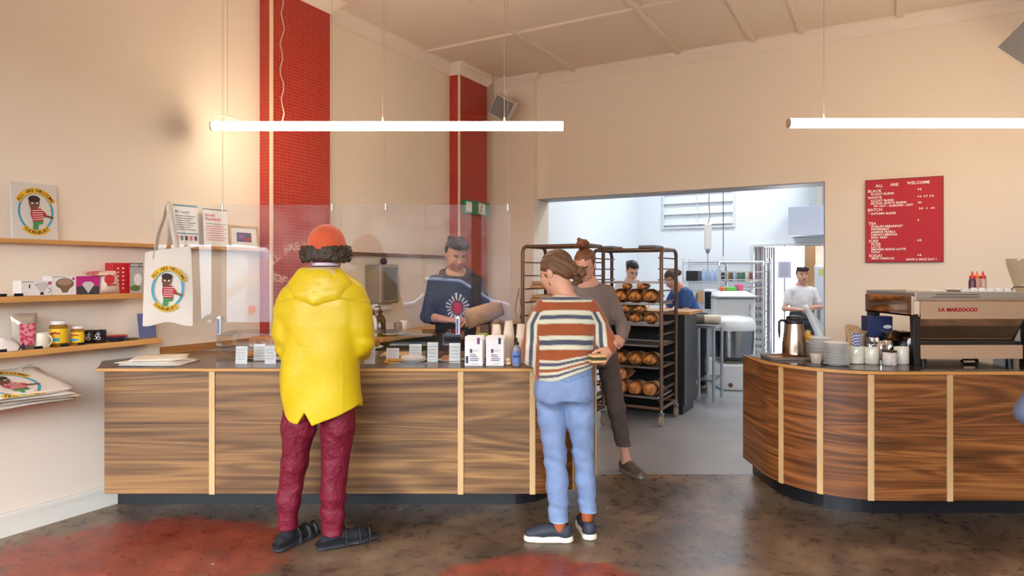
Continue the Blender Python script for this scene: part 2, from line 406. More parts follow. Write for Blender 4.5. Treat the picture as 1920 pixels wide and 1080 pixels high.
# red mosaic piers on the left wall
PD = .134
T1, T1e = tL(487), tL(487)+.635; T2, T2e = tL(843), tL(843)+.60
mb = MB()
path = [Lp(-7,0), Lp(T1,0), Lp(T1,PD), Lp(T1e,PD), Lp(T1e,0), Lp(T2,0), Lp(T2,PD), Lp(T2e,PD), Lp(T2e,0), Lp(LW-.1,0), Bp(0+.001,.1), Bp(OPL,.1), Bp(OPL,0), Bp(8.2,0), Bp(8.2,8.3)]
path = [p[:2] for p in path]; path[9] = Lp(LW-.1,0)[:2]
path.pop(9)
cornice(mb, path); struct('trim_3', mb, TRIMP)
def mosaic():
    m, t, b = nodes('red_mosaic_tile', (170,44,38), .25)
    tcn = t.nodes.new('ShaderNodeTexCoord'); se = t.nodes.new('ShaderNodeSeparateXYZ'); ad = t.nodes.new('ShaderNodeMath'); ad.operation = 'ADD'
    cx = t.nodes.new('ShaderNodeCombineXYZ'); br = t.nodes.new('ShaderNodeTexBrick')
    t.links.new(tcn.outputs['Object'], se.inputs[0]); t.links.new(se.outputs[0], ad.inputs[0]); t.links.new(se.outputs[1], ad.inputs[1])
    t.links.new(ad.outputs[0], cx.inputs[0]); t.links.new(se.outputs[2], cx.inputs[1]); t.links.new(cx.outputs[0], br.inputs[0])
    br.offset = 0; br.inputs['Scale'].default_value = 1; br.inputs['Brick Width'].default_value = .0265; br.inputs['Row Height'].default_value = .0265
    br.inputs['Mortar Size'].default_value = .0016; br.inputs['Mortar Smooth'].default_value = .3
    br.inputs['Color1'].default_value = (*srgb((160,38,30)),1); br.inputs['Color2'].default_value = (*srgb((172,48,38)),1); br.inputs['Mortar'].default_value = (*srgb((196,92,74)),1)
    t.links.new(br.outputs['Color'], b.inputs['Base Color'])
    bu = t.nodes.new('ShaderNodeBump'); bu.invert = True; bu.inputs['Strength'].default_value = .4; bu.inputs['Distance'].default_value = .002
    t.links.new(br.outputs['Fac'], bu.inputs['Height']); t.links.new(bu.outputs[0], b.inputs['Normal'])
    return m
MOS = mosaic(); EDGE = mat('cream_edge_trim', (232,208,176), .4)
for i, (a, b_) in enumerate(((T1,T1e),(T2,T2e))):
    o = struct('pillar', MB().box(0, b_-a, -PD, -.001, 0, CZ-.01), MOS, loc=Lp(a,0), rot=AL)
    e = build(MB().box(-.006, .014, -PD-.006, -PD+.014, 0, CZ-.11), 'edge_trim', EDGE, parent=o)
# skirting
mb = MB(); wallbox(mb, Lp, -7, T1, 0, .014, 0, .135); wallbox(mb, Lp, -7, T1, 0, .02, .10, .118)
struct('baseboard_left', mb, SKIRT)
mb = MB(); wallbox(mb, Bp, OPR+.01, 8.2, 0, .014, 0, .135); struct('baseboard_back', mb, SKIRT)
# picture ledge along the left wall
LZ = zat(447+3, L0[1])+.0
mb = MB(); wallbox(mb, Lp, -6, T1+.004, 0, .05, LZ-.012, LZ+.004); wallbox(mb, Lp, -6, T1+.004, .045, .055, LZ-.014, LZ+.010)
tag(build(mb, 'picture_ledge', OAKX), 'thin pale oak picture ledge running along cream wall up to wide red pillar', 'shelf')
mb = MB(); wallbox(mb, Lp, T1e+.003, T2-.003, 0, .05, LZ-.012, LZ+.004); wallbox(mb, Lp, T1e+.003, T2-.003, .045, .055, LZ-.014, LZ+.010)
tag(build(mb, 'picture_ledge', wood('dark_ledge', [(.3,(92,62,42)),(.7,(124,88,62))], sc=(2,2,1))), 'narrow dark timber ledge on the wall between the two red pillars', 'shelf')

# ---------------------------------------------------------------- bakehouse behind the opening
KD = 4.45; KL = .42
mb = MB()
def Kp(s, d, z=0): return Bp(s, -d, z)        # d = distance beyond the back wall plane
wallbox(mb, Kp, KL-.15, KL, .3, KD+.15, 0, 4.2); struct('wall_kitchen_left', mb, KWALL)
DKL, DKR = sB(1413, -KD), sB(1575, -KD)
DTZ = zat(462, 10.95)
mb = MB(); wallbox(mb, Kp, KL-.15, DKL, KD, KD+.15, 0, 4.2); wallbox(mb, Kp, DKL, DKR, KD, KD+.15, DTZ, 4.2); wallbox(mb, Kp, DKR, 7.6, KD, KD+.15, 0, 4.2)
struct('wall_kitchen_back', mb, KWALL)
mb = MB(); wallbox(mb, Kp, 7.6, 7.75, .3, KD+3, 0, 4.2); struct('wall_kitchen_right', mb, KWALL)
mb = MB(); wallbox(mb, Kp, KL-.15, 7.75, .3, KD+3, 4.1, 4.25); struct('ceiling', mb, KWALL)
# skylight-bright room past the far doorway
FW0, FW1 = sB(1432,-(KD+2.6)), sB(1508,-(KD+2.6))
mb = MB(); wallbox(mb, Kp, DKL-1.2, FW0, KD+2.6, KD+2.7, 0, 4.1); wallbox(mb, Kp, FW1, DKR+1.5, KD+2.6, KD+2.7, 0, 4.1); wallbox(mb, Kp, FW0, FW1, KD+2.6, KD+2.7, 2.05, 4.1); wallbox(mb, Kp, DKL-1.3, DKL-1.2, KD+.15, KD+2.7, 0, 4.1)
struct('wall_far', mb, mat('far_room_timber', (150,128,104), .7, var=(2,(178,160,140),.4,.6)))
# unseen lamps added to brighten the bakehouse, above the picture
for i, (s, d) in enumerate(((2.1,1.7),(2.1,3.4),(4.6,1.7),(4.6,3.2))):
    p = Kp(s, d, 4.06)
    t_ = thing('added_ceiling_lamp', 'white batten lamp, added out of view, on the bakehouse ceiling', 'lamp', (p[0],p[1],4.04), AB, 'added bakehouse ceiling lamps')
    build(MB().box(-.62,.62,-.09,.09,.02,.06), 'housing', WPLAST, t_)
    a = area('added_lamp_light', (p[0],p[1],4.03), (0,0,AB), 1.2, .18, 42, (.86,.93,1.0)); a.parent = None
    a.parent = t_; a.location = (0,0,.012); a.rotation_euler = (0,0,0)
p = Kp((DKL+DKR)/2, KD+1.4, 4.0)
t_ = thing('added_ceiling_lamp', 'white batten lamp, added out of view, past the far doorway', 'lamp', (p[0],p[1],4.04), AB)  # another added lamp, out of view, lighting the far room
build(MB().box(-.62,.62,-.09,.09,.02,.06), 'housing', WPLAST, t_)
a = area('added_lamp_light', (0,0,0), (0,0,0), 1.2, .5, 60, (.9,.95,1.0)); a.parent = t_; a.location = (0,0,.012)
# ================================================================= hanging tube lamps
TUBE = mat('lit_tube', (255,240,220), .4, emit=30.0, emitc=(255,232,202))
CAPM = mat('lamp_end_cap', (214,196,180), .4)
CABLE = mat('thin_cable', (196,172,150), .5)
TY = 4.67
def tube_lamp(x0, x1, y, z, label, wires, flex=None):
    t = thing('tube_lamp', label, 'lamp', (x0, y, z), 0, 'hanging tube lamps')
    L = x1-x0; r = .033
    mb = MB(); mb.tube([(.012,0,0),(L-.012,0,0)], r, 20); build(mb, 'tube', TUBE, t)
    for a, b_ in ((0,.012),(L-.012,L)):
        build(MB().tube([(a,0,0),(b_,0,0)], r+.001, 20), 'end_cap', CAPM, t)
    for wx in wires:
        mb = MB(); mb.cyl((wx,0,r), (wx,0,CZ-z), .0016, n=6); mb.cyl((wx,0,r), (wx,0,r+.03), .006, n=8)
        build(mb, 'wire', CABLE, t)
    if flex is not None:
        pts = [(.09,0,r), (.10,0,r+.02)] + [(.10+.02*k+.02*math.sin(k*1.3), 0, r+.035+.01*math.sin(k)) for k in range(3)]
        up = [(flex+.012*math.sin(k*1.7)+.006*math.sin(k*.6), 0, r+k*(CZ-z-r)/24) for k in range(25)]
        build(MB().tube(up, .004, 6), 'flex', CABLE, t)
        build(MB().tube([(.03,0,r),(.03,0,r+.03),(.07,0,r+.045),(.13,0,r+.035),(.2,0,r+.004)], .004, 6), 'flex', CABLE, t)
    return t
tz = zat(236.5, TY)
tube_lamp(xat(396,TY), xat(1059,TY), TY, tz, 'glowing tube lamp hung on wires above the left counter', [.115, 1.21, 2.07], flex=.50)
tube_lamp(xat(1477,TY), xat(1477,TY)+2.5, TY, zat(231,TY), 'glowing tube lamp hung on wires above the curved counter beside the red menu board', [.255, 2.2])
tube_lamp(-3.1, -.6, -.6, tz, 'glowing tube lamp behind the viewer, mirrored in the hanging clear screens', [.25, 2.2])
# ================================================================= counters
WT = .938                                     # worktop height
def arcpts(cx_, cy_, r, a0, a1, n):           # angle measured from -Y towards +X
    return [(cx_+r*math.sin(math.radians(a0+(a1-a0)*i/n)), cy_-r*math.cos(math.radians(a0+(a1-a0)*i/n))) for i in range(n+1)]
def ribbon(mb, pts, th, z0, z1):              # panel following a plan line, thickness th away from the viewer side
    n = len(pts); P2 = []
    for i, p in enumerate(pts):
        d = Vector(pts[min(i+1,n-1)])-Vector(pts[max(i-1,0)]); d.normalize()
        P2.append((p[0]-d.y*th, p[1]+d.x*th))
    v = [(x,y,z) for z in (z0,z1) for x,y in pts]+[(x,y,z) for z in (z0,z1) for x,y in P2]
    f = []
    for i in range(n-1):
        f += [(i,i+1,n+i+1,n+i), (2*n+i+1,2*n+i,3*n+i,3*n+i+1), (n+i,n+i+1,3*n+i+1,3*n+i), (i+1,i,2*n+i,2*n+i+1)]
    f += [(0,n,3*n,2*n), (n-1,3*n-1,4*n-1,2*n-1)]
    mb.add(v, f); return mb
PB, PT = .183, WT-.0235
LFY = 3.945; LC = (.10, LFY+.45)
def solve_arc(c, r, px, lo, hi):              # angle on an arc whose point falls in column px
    best = min((abs(960+F*(c[0]+r*math.sin(math.radians(a)))/(c[1]-r*math.cos(math.radians(a)))-px), a) for a in [lo+(hi-lo)*i/400 for i in range(401)])
    return best[1]
# ---- left (service) counter
cnt = thing('service_counter', 'long walnut panelled counter with rounded end under the hanging clear screens', 'counter', (0,0,0))
xs = [xat(195,LFY)]+[xat(p,LFY-.008) for p in (397,863.5,998.5)]
aS = [solve_arc(LC, .45, 1077, 0, 90), 81]
def flat_panel(x0, x1):
    mb = MB(); mb.box(x0, x1, LFY, LFY+.018, PB, PT); build(mb, 'panel', WALNUT, cnt, bevel=.002, seg=1)
for a, b_ in zip(xs[:-1], xs[1:]): flat_panel(a+.001, b_-.001)
pts = [(xs[3]+.001, LFY)]+arcpts(LC[0], LC[1], .45, 3 if xs[3] > LC[0] else 0, aS[0], 10) if xs[3] < LC[0] else arcpts(LC[0], LC[1], .45, math.degrees(math.asin((xs[3]-LC[0])/.45)), aS[0], 10)
build(ribbon(MB(), pts, .018, PB, PT), 'panel', WALNUTR, cnt)
build(ribbon(MB(), arcpts(LC[0], LC[1], .45, aS[0]+.2, aS[1], 10), .018, PB, PT), 'panel', WALNUTR, cnt)
build(ribbon(MB(), arcpts(LC[0], LC[1], .45, aS[1]+.2, 90, 3)+[(LC[0]+.45, LC[1]+.34)], .018, PB, PT), 'panel', WALNUTR, cnt)
for x in xs[1:]:
    build(MB().box(x-.017, x+.017, LFY-.008, LFY-.0005, PB-.002, PT), 'batten', OAK, cnt, bevel=.001, seg=1)
for a in aS:
    build(ribbon(MB(), arcpts(LC[0], LC[1], .458, a-2.1, a+2.1, 4), .0075, PB-.002, PT), 'batten', OAK, cnt)
# side return, kickboard, back carcass
mb = MB(); mb.box(xs[0], xs[0]+.018, LFY+.019, LFY+.42, PB, PT); build(mb, 'end_panel', WALNUT, cnt)
kp = [(xat(221,4.29),4.29), (0.0,4.29)]+arcpts(.0, 4.55, .26, 5, 90, 8)
build(ribbon(MB(), kp, .018, 0, PB+.06), 'kickboard', BLACK, cnt)
mb = MB(); mb.prism([(xs[0]+.02,LFY+.02)]+[(LC[0],LFY+.02)]+arcpts(LC[0],LC[1],.42,5,90,8)+[(LC[0]+.42,LC[1]+.33),(LC[0]-.1,LC[1]+.33),(LC[0]-.1,LC[1]+.1),(xs[0]+.02,LC[1]+.1)], PB+.001, PB+.02)
build(mb, 'carcass_base', WALNUT, cnt)
# worktop as its own thing
wl = (xat(181,3.92), 3.92)
cutp = Lp(tL(191, 0)+.0, .003)
wallT = tL(191, .003)
yb = 4.78
back = Lp((yb-L0[1])/UY+.0, .003)
poly = [wl, (LC[0], 3.92)]+arcpts(LC[0], LC[1], .475, 4, 90, 14)+[(LC[0]+.475, yb), (back[0], yb), (cutp[0], cutp[1])]
top = thing('worktop', 'brown laminate worktop with pale timber edge on the long service counter', 'worktop', (0,0,0))
inner = [(wl[0]+.006,wl[1]+.004),(LC[0],3.924)]+arcpts(LC[0],LC[1],.471,4,90,14)+[(LC[0]+.471,yb),(back[0],yb),(cutp[0],cutp[1])]
build(MB().prism(inner, WT-.004, WT), 'surface', TOPM, top)
build(MB().prism(poly, WT-.022, WT-.0042), 'edging', OAKX, top, bevel=.003)
# raised timber upstand along the left wall behind the counter
mb = MB(); wallbox(mb, Lp, tL(300,.003), T1-.003, .001, .022, WT+.0005, WT+.05)
build(mb, 'upstand', wood('upstand_timber', [(.3,(150,96,50)),(.7,(182,126,74))], sc=(1.5,1.5,1)), top)

# ---- right (coffee) counter
RFY = 3.825; RC = (2.20, RFY+.55); RR = .55
RXE = 4.6
cr_ = thing('coffee_counter', 'curved walnut panelled counter carrying the espresso machine', 'counter', (0,0,0))
aR = [solve_arc(RC, RR, p, -90, 0) for p in (1465, 1538)]
def rpos(px): # plan point in front line
    x = xat(px, RFY)
    return x
x1632 = xat(1632.5, RFY-.005); 
aend = -62
if x1632 < RC[0]:
    a32 = solve_arc(RC, RR, 1632.5, -60, 0)
else: a32 = None
x1781 = xat(1782, RFY-.008)
segs = [-90, aR[0], aR[1], a32 if a32 is not None else 0]
build(ribbon(MB(), [(RC[0]-RR, RC[1]+.35)]+arcpts(RC[0], RC[1], RR, -90, aR[0]-.1, 6), .018, PB, PT), 'panel', WALNUTR, cr_)
build(ribbon(MB(), arcpts(RC[0], RC[1], RR, aR[0]+.1, aR[1]-.1, 10), .018, PB, PT), 'panel', WALNUTR, cr_)
if a32 is not None:
    build(ribbon(MB(), arcpts(RC[0], RC[1], RR, aR[1]+.1, a32-.1, 12), .018, PB, PT), 'panel', WALNUTR, cr_)
    build(ribbon(MB(), arcpts(RC[0], RC[1], RR, a32+.1, 0, 4)+[(x1781-.001, RFY)], .018, PB, PT), 'panel', WALNUTR, cr_)
else:
    build(ribbon(MB(), arcpts(RC[0], RC[1], RR, aR[1]+.1, 0, 12)+[(x1632-.001, RFY)], .018, PB, PT), 'panel', WALNUTR, cr_)
    build(MB().box(x1632+.001, x1781-.001, RFY, RFY+.018, PB, PT), 'panel', WALNUTR, cr_)
build(MB().box(x1781+.001, x1781+.52, RFY, RFY+.018, PB, PT), 'panel', WALNUTR, cr_)
build(MB().box(x1781+.522, RXE, RFY, RFY+.018, PB, PT), 'panel', WALNUTR, cr_)
for a in aR+([a32] if a32 is not None else []):
    build(ribbon(MB(), arcpts(RC[0], RC[1], RR+.008, a-1.75, a+1.75, 4), .0075, PB-.002, PT), 'batten', OAK, cr_)
for x in ([x1632] if a32 is None else [])+[x1781, x1781+.521]:
    build(MB().box(x-.017, x+.017, RFY-.008, RFY-.0005, PB-.002, PT), 'batten', OAK, cr_, bevel=.001, seg=1)
kr = RR-.19
kp = [(RC[0]+.10-RR+.06, RC[1]+.6)]+arcpts(RC[0]+.10-.0, 4.16+.46, .49+.0, -90, 0, 14)+[(RXE, 4.13)]
build(ribbon(MB(), kp, .018, 0, PB+.06), 'kickboard', BLACK, cr_)
mb = MB(); mb.prism(arcpts(RC[0],RC[1],RR-.03,-90,0,12)+[(RXE,RFY+.03),(RXE,4.7),(RC[0]-RR+.03,4.7)], PB+.001, PB+.02); build(mb, 'carcass_base', WALNUTR, cr_)
RYB = 4.66
top2 = thing('worktop', 'dark glossy worktop with pale timber edge on the curved coffee counter', 'worktop', (0,0,0))
ro = RR+.025
poly = arcpts(RC[0], RC[1], ro, -90, 0, 20)+[(RXE, RFY-.025), (RXE, RYB), (RC[0]-ro+.12, RYB), (RC[0]-ro, RYB-.12)]
inn = arcpts(RC[0], RC[1], ro-.005, -90, 0, 20)+[(RXE, RFY-.02), (RXE, RYB), (RC[0]-ro+.125, RYB), (RC[0]-ro+.005, RYB-.12)]
build(MB().prism(inn, WT-.004, WT), 'surface', mat('dark_gloss_laminate', (52,46,44), .12, coat=.3), top2)
build(MB().prism(poly, WT-.024, WT-.0042), 'edging', wood('timber_edge', [(.3,(176,118,58)),(.7,(206,150,86))], sc=(1.5,1.5,1)), top2, bevel=.003)
# ================================================================= printed artwork used on bags and boards
INKS = [mat('natural_canvas', (226,218,206), .9, bump=(220,.15,.002)), mat('blue_ink', (60,160,190), .8), mat('yellow_ink', (226,178,44), .8), mat('dark_ink', (60,42,20), .8),
        mat('brown_ink', (112,74,56), .8), mat('black_brown_ink', (52,38,34), .8), mat('red_ink', (176,44,54), .8), mat('white_ink', (238,234,228), .8), mat('green_ink', (72,140,84), .8)]
def ringarc(mb, cx_, cz_, rx, rz, wd, a0, a1, y, n=28, mi=1):
    mb.mi = mi; v = []; f = []
    for i in range(n+1):
        a = math.radians(a0+(a1-a0)*i/n)
        for k in (-.5, .5): v.append((cx_+(rx+k*wd)*math.sin(a), y, cz_+(rz+k*wd)*math.cos(a)))
    for i in range(n): f.append((2*i, 2*i+1, 2*i+3, 2*i+2))
    mb.add(v, f)
def disc(mb, cx_, cz_, rx, rz, y, mi, n=16, rot=0):
    mb.mi = mi; mb.add([(cx_+rx*math.cos(2*PI*k/n)*math.cos(rot)-rz*math.sin(2*PI*k/n)*math.sin(rot), y, cz_+rx*math.cos(2*PI*k/n)*math.sin(rot)+rz*math.sin(2*PI*k/n)*math.cos(rot)) for k in range(n)], [list(range(n))])
def poly(mb, pts, y, mi): mb.mi = mi; mb.add([(x, y, z) for x, z in pts], [list(range(len(pts)))])
def logo(mb, w_, y, cx_=0, cz_=0):           # w_: width of the oval ring; drawn facing -Y
    u = w_/2; e = .0007
    ringarc(mb, cx_, cz_, u, u*1.27, u*.13, 0, 360, y-e, 48, 1)
    ringarc(mb, cx_, cz_+u*.04, u*1.16, u*1.38, u*.36, -64, 64, y-2*e, 24, 2)
    ringarc(mb, cx_, cz_-u*.04, u*1.12, u*1.36, u*.36, 138, 222, y-2*e, 18, 2)
    mb.mi = 3; s = "ALL ARE WELCOME"
    for i, ch in enumerate(s):
        if ch == ' ': continue
        a = math.radians(-58+116*i/(len(s)-1)); textmb(mb, ch, u*.30, TXZ(cx_+u*1.08*math.sin(a), y-3*e, cz_+u*.04+u*1.29*math.cos(a), -a), depth=0, align='CENTER', bold=u*.004)
    s = "THORNBURY"
    for i, ch in enumerate(s):
        a = math.radians(216-72*i/(len(s)-1)); textmb(mb, ch, u*.30, TXZ(cx_+u*1.22*math.sin(a), y-3*e, cz_-u*.04+u*1.46*math.cos(a), PI-a), depth=0, align='CENTER', bold=u*.004)
    # plain figure with an outstretched arm
    poly(mb, [(cx_-u*.20,cz_-u*.62),(cx_+u*.42,cz_-u*.58),(cx_+u*.40,cz_-u*.80),(cx_+u*.14,cz_-u*.86),(cx_+u*.10,cz_-u*1.22),(cx_-u*.22,cz_-u*1.22)], y-2*e, 8)
    poly(mb, [(cx_-u*.34,cz_+u*.02),(cx_-u*.12,cz_+u*.22),(cx_+u*.28,cz_+u*.24),(cx_+u*.60,cz_-u*.08),(cx_+u*.52,cz_-u*.34),(cx_+u*.40,cz_-u*.30),(cx_+u*.42,cz_-u*.62),(cx_-u*.22,cz_-u*.66),(cx_-u*.32,cz_-u*.28)], y-3*e, 6)
    for k in range(5):
        z0 = cz_+u*(.10-.15*k); poly(mb, [(cx_-u*.24,z0-u*.03),(cx_+u*.40,z0+u*.05),(cx_+u*.40,z0+u*.01),(cx_-u*.24,z0-u*.07)], y-4*e, 7)
    disc(mb, cx_-u*.10, cz_+u*.58, u*.33, u*.40, y-4*e, 4); disc(mb, cx_-u*.10, cz_+u*.84, u*.36, u*.24, y-5*e, 5)
    disc(mb, cx_-u*.22, cz_+u*.56, u*.07, u*.05, y-6*e, 7); disc(mb, cx_+u*.06, cz_+u*.58, u*.07, u*.05, y-6*e, 7)
    poly(mb, [(cx_-u*.30,cz_+u*.05),(cx_-u*.38,cz_+u*.40),(cx_-u*.26,cz_+u*.42),(cx_-u*.16,cz_+u*.12)], y-5*e, 4)
    poly(mb, [(cx_+u*.50,cz_-u*.30),(cx_+u*.56,cz_-u*.16),(cx_+u*1.02,cz_-u*.28),(cx_+u*1.08,cz_-u*.38),(cx_+u*.98,cz_-u*.42)], y-4*e, 4)
    mb.mi = 0

# ================================================================= left wall shelves and what stands on them
def on_wall(px0, px1, d, z0, ytop):
    t0, t1 = tL(px0, d), tL(px1, d); Y = (Lp(t0,d)[1]+Lp(t1,d)[1])/2
    return t0, t1, zat(ytop, Y)-z0
def shelf(yt, pxe, dep, label):
    t1 = tL(pxe, dep); Y = Lp(tL(0,dep),dep)[1]; z = zat(yt, Y)
    mb = MB(); wallbox(mb, Lp, -2.2, t1, .001, dep, z-.034, z)
    tag(build(mb, 'wall_shelf', OAKX, bevel=.003), label, 'shelf', 'oak wall shelves'); return z
ZA = shelf(556.5, 268, .16, 'top oak wall shelf carrying boxed coffee filters and a red box')
ZB = shelf(661, 305, .16, 'middle oak wall shelf carrying mugs and yellow jars')
ZC = shelf(758, 142, .20, 'lowest oak wall shelf under a pile of folded tote bags')
CARD = mat('white_card', (236,232,228), .6)
def carton(px0, px1, ytop, d, z0, dep, name, label, cat, mats, face=None, group=None):
    t0, t1, h = on_wall(px0, px1, d, z0, ytop); w_ = t1-t0
    mb = MB(); mb.box(0, w_, -dep/2, dep/2, 0, h)
    p = Lp(t0, d-dep/2, z0+.0005); t = thing(name, label, cat, p, AL, group)
    build(mb, 'box_body', mats[0], t, bevel=.0015, seg=1)
    f = MB(); y = -dep/2-.0008
    face(f, w_, h, y); build(f, 'printed_front', mats, t)
    return t
def f1(f, w_, h, y):
    f.mi = 1; f.add([(0,y,h*.9),(w_*.4,y,h*.9),(w_*.4,y,h*.93),(0,y,h*.93)], [(0,1,2,3)])
    f.mi = 2; f.add([(w_*.42,y,h*.78),(w_*.93,y,h*.78),(w_*.72,y,h*.22),(w_*.62,y,h*.22)], [(0,3,2,1)])
    ringarc(f, w_*.66, h*.5, w_*.27, h*.34, w_*.012, -60, 60, y-.0005, 12, 1); poly(f, [(w_*.6,h*.05),(w_*.74,h*.05),(w_*.72,h*.22),(w_*.62,h*.22)], y-.0005, 1)
    ringarc(f, w_*.86, h*.34, w_*.09, h*.17, w_*.02, 0, 170, y-.001, 8, 1); disc(f, w_*.93, h*.84, w_*.06, h*.1, y-.001, 3)
    f.mi = 1; f.add([(w_*.24,y-.0005,h*.5),(w_*.28,y-.0005,h*.5),(w_*.28,y-.0005,h*.75),(w_*.24,y-.0005,h*.75)], [(0,1,2,3)])
BINK = mat('black_print', (34,30,32), .6); GINK = mat('pale_grey_print', (206,204,204), .6); PINK = mat('magenta_print', (196,40,128), .5); BOWL = mat('brown_print', (126,96,72), .6)
carton(40, 97, 526.5, .15, ZA, .10, 'dripper_box', 'white carton showing a clear glass coffee dripper, first box on the top shelf', 'box', [CARD,BINK,GINK,PINK], f1, 'filter and dripper cartons')
def f2(f, w_, h, y):
    disc(f, w_*.52, h*.6, w_*.38, h*.30, y, 1); disc(f, w_*.52, h*.68, w_*.30, h*.18, y-.0005, 2)
    poly(f, [(w_*.3,h*.45),(w_*.78,h*.45),(w_*.62,h*.12),(w_*.42,h*.12)], y-.0004, 1); disc(f, w_*.88, h*.86, w_*.06, h*.07, y, 3)
    poly(f, [(0,h*.95),(w_*.55,h*.95),(w_*.55,h*.97),(0,h*.97)], y, 4)
carton(97.5, 143, 518, .145, ZA, .11, 'dripper_box', 'white carton showing a brown ceramic coffee dripper', 'box', [CARD,BOWL,mat('tan_print',(166,134,108),.6),PINK,BINK], f2, 'filter and dripper cartons')
def f3(f, w_, h, y):
    poly(f, [(0,h*.45),(w_,h*.45),(w_,h),(0,h)], y, 1); poly(f, [(0,0),(w_,0),(w_,h*.45),(0,h*.45)], y, 2)
    poly(f, [(w_*.22,h*.55),(w_*.36,h*.70),(w_*.64,h*.70),(w_*.78,h*.55),(w_*.5,h*.06)][::-1], y-.0006, 3)
carton(144, 186, 518, .145, ZA, .07, 'filter_box', 'magenta and black carton of paper coffee filters', 'box', [PINK,PINK,mat('dark_grey_print',(64,58,66),.6),GINK], f3, 'filter and dripper cartons')
def f4(f, w_, h, y):
    for k in range(6):
        for j in range(2): disc(f, w_*(.3+.3*j), h*(.82-.13*k), w_*.07, h*.025, y, 1, 8)
def f5(f, w_, h, y):
    poly(f, [(0,0),(w_,0),(w_,h),(0,h)], y, 2); poly(f, [(0,h*.86),(w_,h*.86),(w_,h*.99),(0,h*.99)], y-.0005, 1)
    f.mi = 3; textmb(f, 'BEEBON', h*.115, TXZ(.004, y-.001, h*.885), depth=0, bold=.0006); disc(f, w_*.6, h*.45, w_*.3, h*.2, y-.0006, 3); disc(f, w_*.4, h*.16, w_*.4, h*.1, y-.0006, 4)
REDB = mat('red_carton', (196,32,40), .5)
carton(212, 243, 493, .11, ZA, .09, 'gift_box', 'tall red carton with rows of white dots', 'box', [REDB,CARD], f4)
carton(243.5, 268, 493, .13, ZA, .09, 'gift_box', 'tall carton with black title band, right of the red dotted carton', 'box', [REDB,BINK,mat('grey_print',(178,176,170),.6),CARD,mat('leaf_print',(96,112,60),.6)], f5)
# soft bag of filters in front, and a red pouch lying on the cartons
def pouch(mb, w_, h, dep, pinch=.25, n=10):
    def fn(sgn):
        def g(u, v):
            e = (1-abs(2*u-1)**3)*(1-(abs(2*v-1))**4)
            return (w_*(u-.5)*(1-pinch*v*v), sgn*(dep/2*e+.001), h*v)
        return g
    mb.grid(fn(-1), n, n); 
    b = len(mb.f); mb.grid(fn(1), n, n)
    for i in range(b, len(mb.f)): mb.f[i] = mb.f[i][::-1]
t0, t1, h = on_wall(186, 229, .15, ZA, 508)
t = thing('filter_bag', 'cream bag of coffee filters with a round red emblem on the top shelf', 'bag', Lp((t0+t1)/2, .12, ZA+.001), AL)
mb = MB(); pouch(mb, (t1-t0), h, .08, .35); build(mb, 'bag_body', mat('cream_wrap', (226,206,190), .35), t)
mb = MB(); disc(mb, -.015, h*.62, .032, .030, -.043, 0, 20); build(mb, 'emblem', mat('red_emblem', (206,52,60), .4), t)
mb = MB(); textmb(mb, 'BROWN', .016, TXZ(-.03, -.0425, h*.34), depth=.0005, bold=.0008); build(mb, 'lettering', mat('red_emblem', (206,52,60), .4), t)
t0 = tL(160, .09)
t = thing('filter_bag', 'red and white wrapped pouch lying on top of the magenta carton', 'bag', Lp(t0+.07, .13, ZA+zat(518,4.2)-zat(553,4.2)+.008), AL)
mb = MB(); mb.T = Matrix.Translation((-.01,0,0)) @ Matrix.Rotation(-1.25,4,'X') @ Matrix.Rotation(PI/2,4,'Y') @ Matrix.Translation((0,0,-.08)); pouch(mb, .075, .17, .022, .1); build(mb, 'pouch_body', mat('red_wrap', (190,90,88), .35, var=(22,(232,206,196),.45,.55)), t)
# black price tags
TAG = mat('black_price_tag', (22,22,24), .4)
for (px, dd, z, lab) in ((4,.155,ZA,'black price tag at the frame edge on the top shelf'), (35,.155,ZA,'black price tag before the glass dripper carton'), (4,.155,ZB,'black price tag at the frame edge on the middle shelf'), (72,.155,ZB,'black price tag before the cream mug'), (122,.155,ZB,'black price tag before the large yellow jar'), (153,.155,ZB,'black price tag before the small yellow jar')):
    mb = MB(); mb.box(-.022,.022,-.006,.0,0,.016); o = build(mb, 'price_tag', TAG, loc=Lp(tL(px,dd), dd-.004, z), rot=AL); tag(o, lab, 'price tag', 'black price tags on the shelves')
# middle shelf
CLW = mat('white_cloth', (232,222,216), .9, bump=(60,.3,.004))
t0, t1, h = on_wall(-8, 43, .15, ZB, 628)
t = thing('folded_cloth', 'rumpled white cloth bag with dark letter A mark on the middle shelf', 'cloth', Lp((t0+t1)/2, .09, ZB), AL)
mb = MB(); mb.grid(lambda u,v: ((u-.5)*(t1-t0), (v-.5)*.13, max(.002,h*(.75+.15*math.sin(5*u+3*v)+.1*math.sin(9*v))*(1-abs(2*u-1)**4)*(1-abs(2*v-1)**5))), 18, 12); build(mb, 'cloth_body', CLW, t)
mb = MB(); textmb(mb, 'A', .05, TXZ(.04, -.064, .006), depth=.0008, bold=.001, shear=.3); build(mb, 'lettering', mat('navy_print', (40,44,70), .6), t)
t0, t1, h = on_wall(27, 72, .13, ZB, 588)
t = thing('snack_pouch', 'clear zip pouch with pink lettering between cloth and cream mug', 'bag', Lp((t0+t1)/2, .10, ZB+.001), AL)
mb = MB(); pouch(mb, (t1-t0), h, .07, -.12); build(mb, 'pouch_body', mat('silver_film', (190,176,162), .2, .3), t)
mb = MB(); mb.mi = 0
poly(mb, [(-.036,h*.12),(.036,h*.12),(.04,h*.72),(-.04,h*.72)], -.038, 0)
build(mb, 'pink_label', mat('pink_label', (222,150,158), .6, var=(60,(196,50,84),.45,.55)), t)
